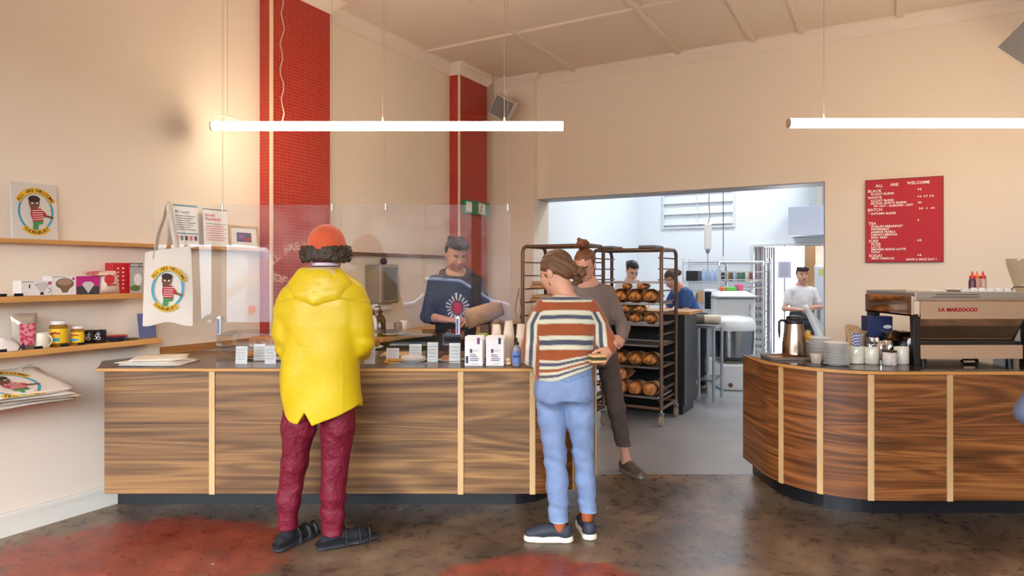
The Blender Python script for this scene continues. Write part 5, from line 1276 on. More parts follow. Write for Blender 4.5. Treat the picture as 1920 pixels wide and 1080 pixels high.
def head_field(c, R, neck, s=1.0, h=.0038, nr=.055, female=False):
    c = np.array(c, float); q = lambda p: c+R@(np.array(p)*s)
    f = Field(c-np.array((.13,.15,.20))*1.0, c+np.array((.13,.15,.15)), h)
    lo = np.minimum(c-.15, np.array(neck)-.09); hi = np.maximum(c+.15, np.array(neck)+.07); f = Field(lo, hi, h)
    e = lambda p, r, k=.02, op='u': f.ell(q(p), [x*s for x in r], k, R, op)
    e((0,-.012,.028),(.074,.094,.088)); e((0,.030,-.030),(.060,.066,.082),.03); e((0,.058,-.088),(.030,.028,.026),.04)
    e((.038,.035,-.05),(.025,.04,.035),.03); e((-.038,.035,-.05),(.025,.04,.035),.03)
    for sx_ in (-1,1):
        e((sx_*.030,.098,.004),(.017,.014,.011),.014,'s'); e((sx_*.030,.080,.003),(.0125,.0125,.0115),.003)
        e((sx_*.030,.086,.022),(.020,.010,.006),.012); e((sx_*.076,-.004,-.012),(.009,.019,.030),.008); e((sx_*.040,.068,-.022),(.018,.018,.016),.02)
    f.cap(q((0,.092,.008)), q((0,.109,-.026)), .007*s, .011*s, .012); e((.010,.100,-.032),(.008,.009,.007),.008); e((-.010,.100,-.032),(.008,.009,.007),.008)
    e((0,.092,-.056),(.022,.010,.006),.008); e((0,.090,-.067),(.019,.010,.007),.008)
    f.cap(q((0,-.02,-.05)), neck, nr*.92*s, nr*1.08, .03)
    return f, q
def face_tint(c, R, s, skin, brow, lip, hairmask=None, stubble=None, eye=(60,44,34)):
    c = np.array(c, float); iR = R.T
    def loc(V): return ((V-c)@iR.T)/s
    rules = []
    if stubble: rules.append((lambda V: (lambda p: (p[:,2] < -.045) & (p[:,2] > -.115) & (p[:,1] > .02) & (np.abs(p[:,0]) < .06))(loc(V)), stubble))
    rules += [(lambda V: (lambda p: (np.abs(p[:,0]) < .022*(1-((p[:,2]+.061)/.016)**2)) & (np.abs(p[:,2]+.061) < .011) & (p[:,1] > .07))(loc(V)), lip),
      (lambda V: (lambda p: (np.abs(np.abs(p[:,0])-.031) < .019) & (np.abs(p[:,2]-.024-.10*(.031-np.abs(np.abs(p[:,0])-.02))) < .0042) & (p[:,1] > .05))(loc(V)), brow),
      (lambda V: (lambda p: (np.abs(np.abs(p[:,0])-.030) < .0125) & (np.abs(p[:,2]-.003) < .0055) & (p[:,1] > .06))(loc(V)), (226,220,212)),
      (lambda V: (lambda p: ((np.abs(p[:,0])-.030)**2+(p[:,2]-.003)**2 < .0055**2) & (p[:,1] > .06))(loc(V)), eye),
      (lambda V: (lambda p: (np.abs(np.abs(p[:,0])-.030) < .014) & (np.abs(p[:,2]-.0095) < .002) & (p[:,1] > .06))(loc(V)), brow)]
    return rules
def hand_field(wrist, fwd, up, side, curl=.5, h=.003, s=1.0, spread=.12, thumb=.5):
    """up: back of the hand; side: +1 thumb along fwd x up, -1 the other way"""
    w_ = np.array(wrist, float); F_ = np.array(fwd, float); F_ /= np.linalg.norm(F_); U = np.array(up, float); U -= F_*(U@F_); U /= np.linalg.norm(U)
    Sd = np.cross(F_, U)*side
    f = Field(w_-.21*s, w_+.21*s, h)
    pt = lambda a, b, c_: w_+(F_*a+Sd*b+U*c_)*s
    fl = (*U, 1.7)
    f.cap(pt(-.05,0,0), pt(.0,0,0), .027*s, .026*s, .01, (*U,1.2))
    f.cap(pt(.012,.010,0), pt(.078,.026,0), .024*s, .021*s, .02, fl); f.cap(pt(.012,-.008,0), pt(.074,-.024,0), .024*s, .020*s, .02, fl); f.cap(pt(.02,0,0), pt(.07,0,0), .028*s, .028*s, .02, fl)
    for i, (b, L_, a0) in enumerate(((.030,.070,.080),(.010,.079,.086),(-.010,.073,.083),(-.029,.058,.075))):
        ang = 0; p = pt(a0-.008, b, 0); lat = spread*(b/.03)
        for j, (fr, r) in enumerate(((.46,.0095),(.31,.0085),(.23,.0075))):
            ang += curl*(.75 if j == 0 else 1.0)*(1+.08*i)
            dr = (F_*math.cos(lat)+Sd*math.sin(lat))*math.cos(ang)-U*math.sin(ang)
            q_ = p+dr*L_*fr*s; f.cap(p, q_, r*s, (r-.0008)*s, .006); p = q_
    p = pt(.018,.026,-.004)
    for L_, r, a_, b_ in ((.040,.0135,.75,.15),(.032,.0105,.45,.35),(.024,.009,.25,.45)):
        dr = F_*math.cos(a_)+Sd*math.sin(a_)-U*math.sin(b_)*thumb*1.6; dr /= np.linalg.norm(dr)
        q_ = p+dr*L_*s; f.cap(p, q_, r*s, (r-.001)*s, .008); p = q_
    return f
def rnd_clumps(f, fn, n, rr, seed, k=.006):
    r = random.Random(seed)
    for i in range(n): f.ell(fn(r), (r.uniform(*rr),)*3, k)
    return f
# ================================================================= customer in the yellow rain jacket, seen from behind
def yellow_customer():
    bx_, by_ = xat(600, 3.62), 3.62
    t = thing('person', 'person seen from behind in yellow rain jacket, maroon trousers and orange beanie', 'person', (bx_, by_, 0))
    skin = (206,150,124); c = np.array((.034,.01,1.618)); R = rot(-.12, .10)
    hf, q = head_field(c, R, (.025,.0,1.42))
    # right and left hands, in front of the body, holding a phone
    hl = hand_field((-.045,.27,1.08), (.45,.75,.15), (-.3,.2,.9), 1, .55); hr = hand_field((.10,.27,1.08), (-.45,.75,.15), (.3,.2,.9), -1, .55)
    core = Field((-.32,-.2,.05), (.36,.36,1.5), .010)
    core.cap((.01,0,1.36),(0,0,.95),.12,.12,flat=(0,1,0,1.3)); core.cap((-.17,0,1.38),(-.17,0,1.12),.05,.045); core.cap((-.17,0,1.12),(-.05,.26,1.08),.042,.03); core.cap((.2,0,1.37),(.225,0,1.13),.05,.045); core.cap((.225,0,1.13),(.10,.26,1.08),.042,.03)
    core.cap((-.08,0,.9),(-.15,0,.48),.07,.05); core.cap((-.15,0,.48),(-.175,0,.1),.045,.035); core.cap((.08,0,.9),(.07,0,.48),.07,.05); core.cap((.07,0,.48),(.073,0,.1),.045,.035); core.cap((.025,0,1.45),(.02,0,1.3),.055,.09)
    fmesh([hf, hl, hr, core], 'body', SKIN, t, paint(skin, face_tint(c, R, 1, skin, (60,40,30), (170,96,88), stubble=(120,84,66))))
    # trousers
    f = Field((-.30,-.22,.06), (.34,.22,1.02), .006)
    f.loft([(.80,.01,0,.185,.13),(.9,.01,0,.185,.13),(1.0,.01,0,.17,.12)], .03)
    f.chain([(-.088,0,.86),(-.115,.0,.66),(-.142,.008,.47),(-.165,-.004,.28),(-.176,-.01,.115)], [.100,.090,.070,.062,.052], .018)
    f.chain([(.098,0,.86),(.098,.0,.66),(.083,.008,.47),(.070,-.004,.28),(.074,-.01,.09)], [.104,.090,.074,.067,.058], .018)
    f.warp(lambda x,y,z: .0035*np.sin(55*z+14*x+9*y)*np.clip((.62-z)*2.5,0,1)*np.clip((z-.04)*6,0,1)*np.where(z<.30,1.25,.5)+.0035*np.sin(38*x+22*z+1)*np.sin(9*z+20*y)+.003*np.sin(26*z-30*x+18*y)*np.clip((z-.5)*3,0,1))
    f.clip(lambda x,y,z: np.where(x < -.03, .105, .075)-z+0*y)
    fmesh(f, 'trousers', mat('maroon_velour', (112,10,38), .6, bump=(13,1.0,.035)), t, (112,14,40))
    # jacket
    f = Field((-.34,-.26,.62), (.38,.34,1.56), .006)
    rows = [(.64,.022,-.0,.206,.150),(.80,.019,-.0,.210,.152),(.95,.008,0,.214,.152),(1.10,.012,.0,.208,.150),(1.22,.016,0,.214,.150),(1.33,.018,0,.216,.140),(1.39,.020,0,.206,.128),(1.43,.022,0,.184,.116),(1.47,.024,0,.148,.100),(1.50,.026,0,.110,.088),(1.525,.028,0,.080,.078)]
    f.loft(rows, .02, 2.4)
    f.chain([(-.140,0,1.372),(-.176,.0,1.29),(-.187,-.004,1.18),(-.183,.01,1.10)], [.064,.063,.056,.055], .05); f.chain([(-.183,.01,1.10),(-.13,.14,1.07),(-.065,.25,1.075)], [.054,.050,.044], .03)
    f.chain([(.178,0,1.372),(.210,0,1.29),(.223,-.004,1.20),(.232,.0,1.115)], [.065,.063,.057,.056], .05); f.chain([(.232,.0,1.115),(.198,.12,1.055),(.125,.25,1.075)], [.056,.052,.044], .03)
    hemx = [-.25,-.19,-.165,-.13,-.08,-.041,.0,.06,.13,.20,.26]; hemz = [.80,.768,.732,.706,.700,.764,.696,.718,.742,.776,.81]
    def step(x,y,z):      # yoke flap across the shoulder blades and a stitched side panel
        zy = 1.372-.020*((x-.02)/.2)**2
        a = -.0035*np.clip((z-zy)/.006,0,1)*(y < .02)
        fold = .0055*np.sin(24*x+5*np.sin(5*z)+1.0)*np.clip((1.30-z)*2.4,0,1)*np.clip((z-.66)*6,.3,1)+.003*np.sin(30*z+24*x)*np.exp(-((np.abs(x-.02)-.20)/.05)**2)*np.clip((z-.98)*6,0,1)+.0022*np.sin(17*z-11*x)
        el = .0035*np.sin(70*z+30*x)*np.exp(-((z-1.10)/.07)**2)*np.clip((np.abs(x-.02)-.17)*25,0,1)
        return a+fold+el-.0018*np.exp(-((x-.155)/.006)**2)*(z<1.05)
    f.warp(step)
    f.clip(lambda x,y,z: np.where(y < .06, np.interp(x, hemx, hemz), .76)-z)
    fmesh(f, 'jacket', RUBBER, t, paint((212,182,14), [(lambda V: (np.abs(V[:,2]-np.interp(V[:,0],hemx,hemz)) < .006)&(V[:,1]<.06), (208,176,20)), (lambda V: (np.abs(V[:,2]-1.370+.020*((V[:,0]-.02)/.2)**2) < .0035)&(V[:,1] < 0)&(np.abs(V[:,0]-.02) > .05), (196,166,16))]))
    # hood folded on the back
    f = Field((-.20,-.28,1.24), (.24,.16,1.60), .005)
    f.chain([(-.062,.085,1.475),(-.085,.01,1.493),(-.068,-.060,1.496),(.0,-.088,1.492),(.055,-.088,1.490),(.115,-.055,1.482),(.135,.015,1.474),(.115,.085,1.460)], [.020,.024,.026,.026,.026,.026,.024,.020], .02)
    f.ell((.020,-.070,1.435),(.168,.052,.078),.06); f.ell((.016,-.100,1.385),(.118,.034,.060),.07); f.cap((.15,-.060,1.425),(.030,-.128,1.345),.016,.010,.05); f.cap((-.115,-.06,1.425),(.002,-.128,1.343),.016,.010,.05)
    f.warp(lambda x,y,z: .0035*np.sin(34*z+16*np.abs(x-.015)+1)*np.clip((1.47-z)*20,0,1))
    fmesh(f, 'hood', RUBBER, t, paint((214,184,16), [(lambda V: (V[:,2] > 1.490)&(V[:,1] > -.115)&(V[:,1] < .03)&(np.abs(V[:,0]-.035) < .075), (222,190,120))]))
    # shirt collar in stripes
    f = Field((-.10,-.12,1.44), (.15,.12,1.60), .004)
    f.loft([(1.46,.028,-.005,.084,.080),(1.52,.030,-.006,.076,.074),(1.566,.032,-.008,.068,.066)], .01, 2)
    fmesh(f, 'shirt_collar', KNIT, t, paint((226,208,214), [(lambda V: V[:,2] > 1.555, (72,14,26)), (lambda V: (V[:,2] < 1.540)&(V[:,2] > 1.532), (60,14,26))]))
    # curls and beanie
    f = Field(c-np.array((.18,.18,.12)), c+np.array((.18,.16,.12)), .0045)
    def curl(r):
        a = r.uniform(-PI*1.06, PI*.06); zz = r.uniform(-.050, .026)
        rad = .100+.022*math.cos(a)**2*(1 if zz < .01 else .7)
        if -.65*PI < a < -.35*PI: zz = max(zz, -.036)
        return (c[0]+math.cos(a)*(rad+.004)+.006*r.uniform(-1,1), c[1]-.012+math.sin(a)*(rad-.004), c[2]+zz-.002)
    rnd_clumps(f, curl, 300, (.008,.015), 3, .002)
    fmesh(f, 'hair', HAIRM, t, paint((42,31,22), [(lambda V: np.sin(V[:,0]*310+9*np.sin(V[:,2]*190)) > .6, (78,56,34))]))
    f = Field(c-np.array((.14,.15,.06)), c+np.array((.14,.15,.22)), .0045)
    f.ell((c[0]+.001,c[1]-.005,c[2]+.034),(.102,.112,.115),.0)
    f.clip(lambda x,y,z: (c[2]+.010+.05*(x-c[0]))-z+0*y)
    f.cap((c[0],c[1]-.005,c[2]+.02),(c[0],c[1]-.005,c[2]+.03),.0,.0,.0) 
    f.warp(lambda x,y,z: .0014*np.sin(np.arctan2(y-c[1],x-c[0])*44)*(z < c[2]+.15)-.004*(z < c[2]+.045))
    fmesh(f, 'beanie', KNIT, t, (206,90,52))
    # strapped sandals over dark socks
    for nm, ax, ay, az, dx, dy, ln in (('l',-.176,-.01,.10,.45,.89,.25),('r',.078,-.01,.08,.86,.50,.265)):
        d = np.array((dx,dy,0)); d /= np.linalg.norm(d); n = np.array((-d[1],d[0],0)); h0 = np.array((ax,ay,0))-d*.045
        f = Field(h0-.16, h0+d*.25+np.array((.14,.14,.16)), .005); 
        f = Field(np.minimum(h0,h0+d*.26)-.08, np.maximum(h0,h0+d*.26)+np.array((.08,.08,.18)), .005)
        f.cap((ax,ay,.13),(ax,ay,.075),.040,.038,.02); f.chain([h0+(0,0,.055),h0+d*.10+(0,0,.055),h0+d*.19+(0,0,.045),h0+d*ln*.93+(0,0,.036)],[.034,.036,.033,.020],.02)
        so = fmesh(f, 'sock', COTTON, t, (28,28,34))
        f = Field(np.minimum(h0,h0+d*.28)-.08, np.maximum(h0,h0+d*.28)+np.array((.08,.08,.12)), .0045)
        f.chain([h0-d*.008+(0,0,.016),h0+d*.09+(0,0,.016),h0+d*.19+(0,0,.016),h0+d*ln+(0,0,.018)],[.040,.039,.046,.034],.02,(0,0,1,2.6))
        sole = fmesh(f, 'sandal', mat('sandal_rubber',(44,44,50),.6), t, (44,44,50))
        mb = MB()
        for a0, wd in ((.10,.030),(.175,.038),(.235,.03)):
            cc = h0+d*a0; rr = .045 if a0 < .2 else .036; pts = [tuple(cc+n*rr*math.cos(q_)+np.array((0,0,.012+(.092-.18*(a0-.10))*math.sin(q_)))) for q_ in np.linspace(0, PI, 11)]
            mb.tube(pts, .012, 8, flat=.3)
        cc = h0; pts = [tuple(cc+np.array((0,0,.035+.02*abs(math.cos(q_))))+d*(.10-.150*math.sin(q_))*(1)+n*.044*math.cos(q_)) for q_ in np.linspace(0, PI, 11)]
        mb.tube(pts, .008, 8, flat=.4)
        build(mb, 'strap', mat('black_strap',(22,22,24),.5), sole)
yellow_customer()

# ================================================================= customer in the striped jumper
def striped_customer():
    t = thing('person', 'person seen from behind in rust jumper with cream and navy stripes, blue jeans', 'person', (xat(1060,3.72), 3.72, 0))
    skin = (214,158,130); c = np.array((-.052,.035,1.505)); R = rot(.95, .50, .05)
    hf, q = head_field(c, R, (.005,.0,1.36), .97, nr=.048)
    hr = hand_field((.236,-.075,1.075), (-.55,-.40,-.62), (.62,-.62,-.1), 1, .75, s=.92); hl = hand_field((-.17,.20,1.0), (.3,.8,0), (-.2,0,.9), 1, .6, s=.92)
    core = Field((-.26,-.18,.05), (.32,.34,1.42), .010)
    core.cap((0,0,1.3),(0,0,1.0),.10,.11,flat=(0,1,0,1.3)); core.cap((-.14,0,1.27),(-.19,.0,1.06),.04,.035); core.cap((-.19,0,1.06),(-.17,.19,1.0),.035,.026); core.cap((.15,0,1.27),(.215,-.02,1.10),.04,.034); core.cap((.215,-.02,1.10),(.236,-.075,1.075),.034,.026)
    core.cap((-.07,0,.86),(-.06,0,.48),.06,.045); core.cap((-.06,0,.48),(-.035,-.01,.08),.042,.033); core.cap((.08,0,.86),(.09,.03,.48),.06,.045); core.cap((.09,.03,.48),(.13,.06,.1),.042,.033); core.cap((0,0,1.38),(0,0,1.26),.045,.08)
    core.cap((-.035,-.02,.14),(-.035,-.02,.07),.036,.034,.01)
    fmesh([hf, hl, hr, core], 'body', SKIN, t, paint(skin, face_tint(c, R, .97, skin, (110,70,44), (196,110,100))+[(lambda V: V[:,2] < .3, (176,92,52))]))
    # jumper
    hem = lambda x: np.interp(x, [-.19,-.05,.05,.17], [.885,.912,.950,.985])
    f = Field((-.30,-.22,.84), (.34,.30,1.42), .0055)
    f.loft([(.84,-.008,0,.160,.118),(.93,-.008,-.004,.166,.124),(1.0,-.004,-.004,.166,.122),(1.12,.0,0,.168,.120),(1.22,.002,0,.172,.116),(1.29,.004,0,.160,.104),(1.335,.006,0,.125,.085),(1.365,.006,0,.080,.066),(1.375,.006,0,.062,.056)], .02, 2.3)
    SL = [(-.118,.0,1.305),(-.165,.0,1.21),(-.190,-.012,1.10),(-.190,.01,1.035)]; SR = [(.128,.0,1.305),(.182,.0,1.215),(.222,-.03,1.13),(.230,-.05,1.095)]
    f.chain(SL, [.058,.058,.053,.050], .02); f.chain([SL[-1],(-.175,.12,1.005),(-.168,.19,1.0)], [.050,.042,.034], .015)
    f.chain(SR, [.058,.058,.052,.047], .02); f.chain([SR[-1],(.234,-.064,1.082)], [.046,.036], .015)
    f.warp(lambda x,y,z: .0035*np.sin(34*z+20*x)*np.clip((1.15-z)*5,0,1)+.002*np.sin(60*z+12*x)*(np.abs(x) > .16)+.004*np.sin(24*x-9*z))
    f.clip(lambda x,y,z: hem(x)-z+0*y)
    rust, cream, navy = (150,74,34), (208,206,180), (70,74,92)
    def arm_s(V, P_):     # signed sideways offset from the arm line and a membership test
        A0 = np.array(P_[0]); A1 = np.array(P_[-1]); d = A1-A0; L_ = np.linalg.norm(d); d = d/L_
        p = V-A0; u = p@d; off = p-u[:,None]*d[None]; side = np.cross(d, (0,1,0)); return off@side, u/L_
    def tint(V):
        z, x = V[:,2], V[:,0]; out = np.repeat(np.array(srgb(rust))[None], len(V), 0)
        def band(m, cc):
            w = np.asarray(m, float)[:,None]; out[:] = out*(1-w)+np.array(srgb(cc))[None]*w
        def bt(v, a, b, s=.0035): return np.clip(.5+(v-a)/s,0,1)*np.clip(.5+(b-v)/s,0,1)
        zz = z+.010*(np.abs(x)/.17)**2
        for a, b, cc in ((1.272,1.298,cream),(1.250,1.272,navy),(1.226,1.250,cream),(1.136,1.160,cream),(1.108,1.136,navy),(1.084,1.108,cream)): band(bt(zz,a,b), cc)
        hh = (z-hem(x))*.142/np.interp(x,[-.17,.17],[.132,.070])
        for a, b, cc in ((-.02,.030,cream),(.030,.048,navy),(.048,.066,cream),(.084,.104,cream),(.104,.126,navy),(.126,.142,cream)): band(bt(hh,a,b,.006), cc)
        band(bt(hh,.066,.084,.006), rust)
        for P_, sg in ((SL,1),(SR,-1)):
            s_, u = arm_s(V, P_); edge = np.interp(z, [1.0,1.12,1.22,1.30,1.33], [.150,.150,.158,.128,.10])
            m = (np.abs(x) > edge)&(x*sg < 0); w_ = s_*(-sg if False else 1)
            o = np.abs(x)-edge
            band(m, rust)
            for a, b, cc in ((.008,.026,cream),(.026,.046,navy),(.046,.066,cream)):
                sh = np.interp(z, [1.0,1.1,1.22,1.30], [.018,.014,.0,-.012]); band(m*bt(o-sh,a-.006,b-.006)*(z < 1.285), cc)
        rr = np.sqrt(((x-.006)/1.12)**2+(V[:,1])**2)
        for a, b, cc in ((1.340,1.352,cream),(1.352,1.368,navy),(1.368,1.40,cream)): band(bt(z,a,b)*(rr < .13), cc)
        return out
    fmesh(f, 'jumper', KNIT, t, tint)
    # jeans
    f = Field((-.22,-.20,.08), (.24,.22,1.02), .0055)
    f.loft([(.80,-.012,0,.158,.118),(.87,-.012,-.004,.162,.122),(.97,-.005,0,.150,.110)], .02)
    f.ell((-.075,-.055,.835),(.080,.070,.085),.03); f.ell((.065,-.050,.845),(.078,.070,.085),.03)
    f.chain([(-.088,0,.84),(-.076,.0,.68),(-.058,.0,.48),(-.046,-.008,.32),(-.038,-.010,.12)], [.083,.078,.062,.060,.054], .02)
    f.chain([(.075,0,.84),(.085,.0,.68),(.104,.03,.48),(.118,.045,.32),(.134,.055,.145)], [.083,.077,.058,.055,.048], .02)
    f.warp(lambda x,y,z: .0030*np.sin(48*z+26*x)*np.clip((.80-z)*3,.2,1)+.0035*np.sin(95*z+40*x+20*y)*np.exp(-((z-.46)/.09)**2)+.003*np.sin(70*z-60*np.abs(x-.01))*np.exp(-((z-.74)/.06)**2)+.0025*np.sin(110*z+20*x)*np.exp(-((z-.2)/.07)**2))
    f.clip(lambda x,y,z: np.where(x < .045, .110, .140)-z+0*y)
    fmesh(f, 'jeans', COTTON, t, paint((124,145,182), [(lambda V: V[:,2] > 9, (136,163,206)), (lambda V: (V[:,2]-np.where(V[:,0] < .045,.110,.140) < .008), (168,190,224)), (lambda V: (np.abs(V[:,2]-.905-.3*np.abs(V[:,0])) < .003), (98,126,176)), (lambda V: (np.abs(V[:,2]-(.80-.03*np.sin(PI*np.clip((np.abs(V[:,0])-.03)/.11,0,1)))) < .0035)&(V[:,1]<-.05)&(np.abs(V[:,0])>.03)&(np.abs(V[:,0])<.14), (96,122,172))]))
    # hair drawn back in a bun
    f = Field(c-np.array((.15,.16,.15)), c+np.array((.19,.15,.15)), .0045)
    qq = lambda p: c+R@np.array(p)
    f.ell(qq((0,-.022,.034)),(.082,.098,.090),.01,R); f.ell(qq((0,-.075,-.02)),(.060,.045,.062),.03,R)
    f.clip(lambda x,y,z: -( (-(x-c[0])*R[0][1]-(y-c[1])*R[1][1]-(z-c[2])*R[2][1])+.040+.9*((x-c[0])*R[0][2]+(y-c[1])*R[1][2]+(z-c[2])*R[2][2])))
    b_ = c+np.array((.112,-.055,-.01)); f.cap(qq((0,-.09,.0)), b_, .035, .030, .02)
    rnd_clumps(f, lambda r: b_+np.array([.020*r.gauss(0,1) for _ in range(3)]), 26, (.016,.024), 9, .008)
    f.chain([qq((-.070,.03,.0)),qq((-.074,.022,-.05)),qq((-.066,.03,-.085))],[.004,.003,.0015],.003)
    f.warp(lambda x,y,z: .0022*np.sin(150*z+90*x+60*y))
    fmesh(f, 'hair', HAIRM, t, paint((98,66,44), [(lambda V: np.sin(V[:,2]*430+V[:,0]*300+6*np.sin(V[:,1]*80)) > .8, (122,84,56))]))
    # canvas shoes
    for (ax, ay, dx, dy, ln) in ((-.032,-.015,-.97,.05,.235),(.134,.055,-.12,.99,.24)):
        d = np.array((dx,dy,0)); d /= np.linalg.norm(d); h0 = np.array((ax,ay,0))-d*.030; lo = np.minimum(h0,h0+d*.25)-.09; lo[2] = -.02; hi = np.maximum(h0,h0+d*.25)+.09; hi[2] = .15
        up = Field(lo, hi, .0042); up.chain([h0+(0,0,.07),h0+(0,0,.045)],[.034,.038],.01); up.chain([h0+(0,0,.055),h0+d*.08+(0,0,.060),h0+d*.13+(0,0,.050),h0+d*.195+(0,0,.036)],[.036,.036,.037,.032],.02)
        up.ell(h0+d*.015+np.array((0,0,.105)), (.034,.034,.030), .006, op='s'); up.clip(lambda x,y,z: .022-z+0*x+0*y)
        u = fmesh(up, 'shoe', SHOEM, t, (46,50,62))
        so = Field(lo, hi, .0042); so.chain([h0-d*.004+(0,0,.010),h0+d*.09+(0,0,.010),h0+d*.15+(0,0,.010),h0+d*.195+(0,0,.010)],[.042,.038,.042,.039],.02); so.clip(lambda x,y,z: np.maximum(z-.034, .001-z)+0*x+0*y)
        fmesh(so, 'sole', SHOEM, u, (226,218,200))
        n = np.array((-d[1],d[0],0)); mb = MB()
        for k in range(4):
            p = h0+d*(.085+.022*k); zt_ = .098-.012*k; mb.tube([tuple(p+n*.020+(0,0,zt_-.012)), tuple(p+(0,0,zt_)), tuple(p-n*.020+(0,0,zt_-.012))], .0022, 6)
        build(mb, 'laces', mat('cream_lace',(220,214,200),.8), u)
striped_customer()
# sandwich held by the customer in the striped jumper
p = Vector((xat(1060,3.72)+.218, 3.72+.15, 0)); p.z = 1.0
t = thing('sandwich', 'half sandwich with green filling held by the person in the striped jumper', 'sandwich', (xat(1060,3.72)+.158, 3.72-.160, 1.018), .3)
for z0, m_ in ((0,GOLD),(.030,GOLD)):
    build(MB().box(-.042,.042,-.032,.032,z0,z0+.016), 'bread', mat('sandwich_bread',(222,178,124),.8,bump=(60,.4,.004)), t, bevel=.007)
build(MB().box(-.040,.040,-.035,.033,.0165,.0295), 'filling', mat('green_filling',(66,70,40),.6), t, bevel=.003)
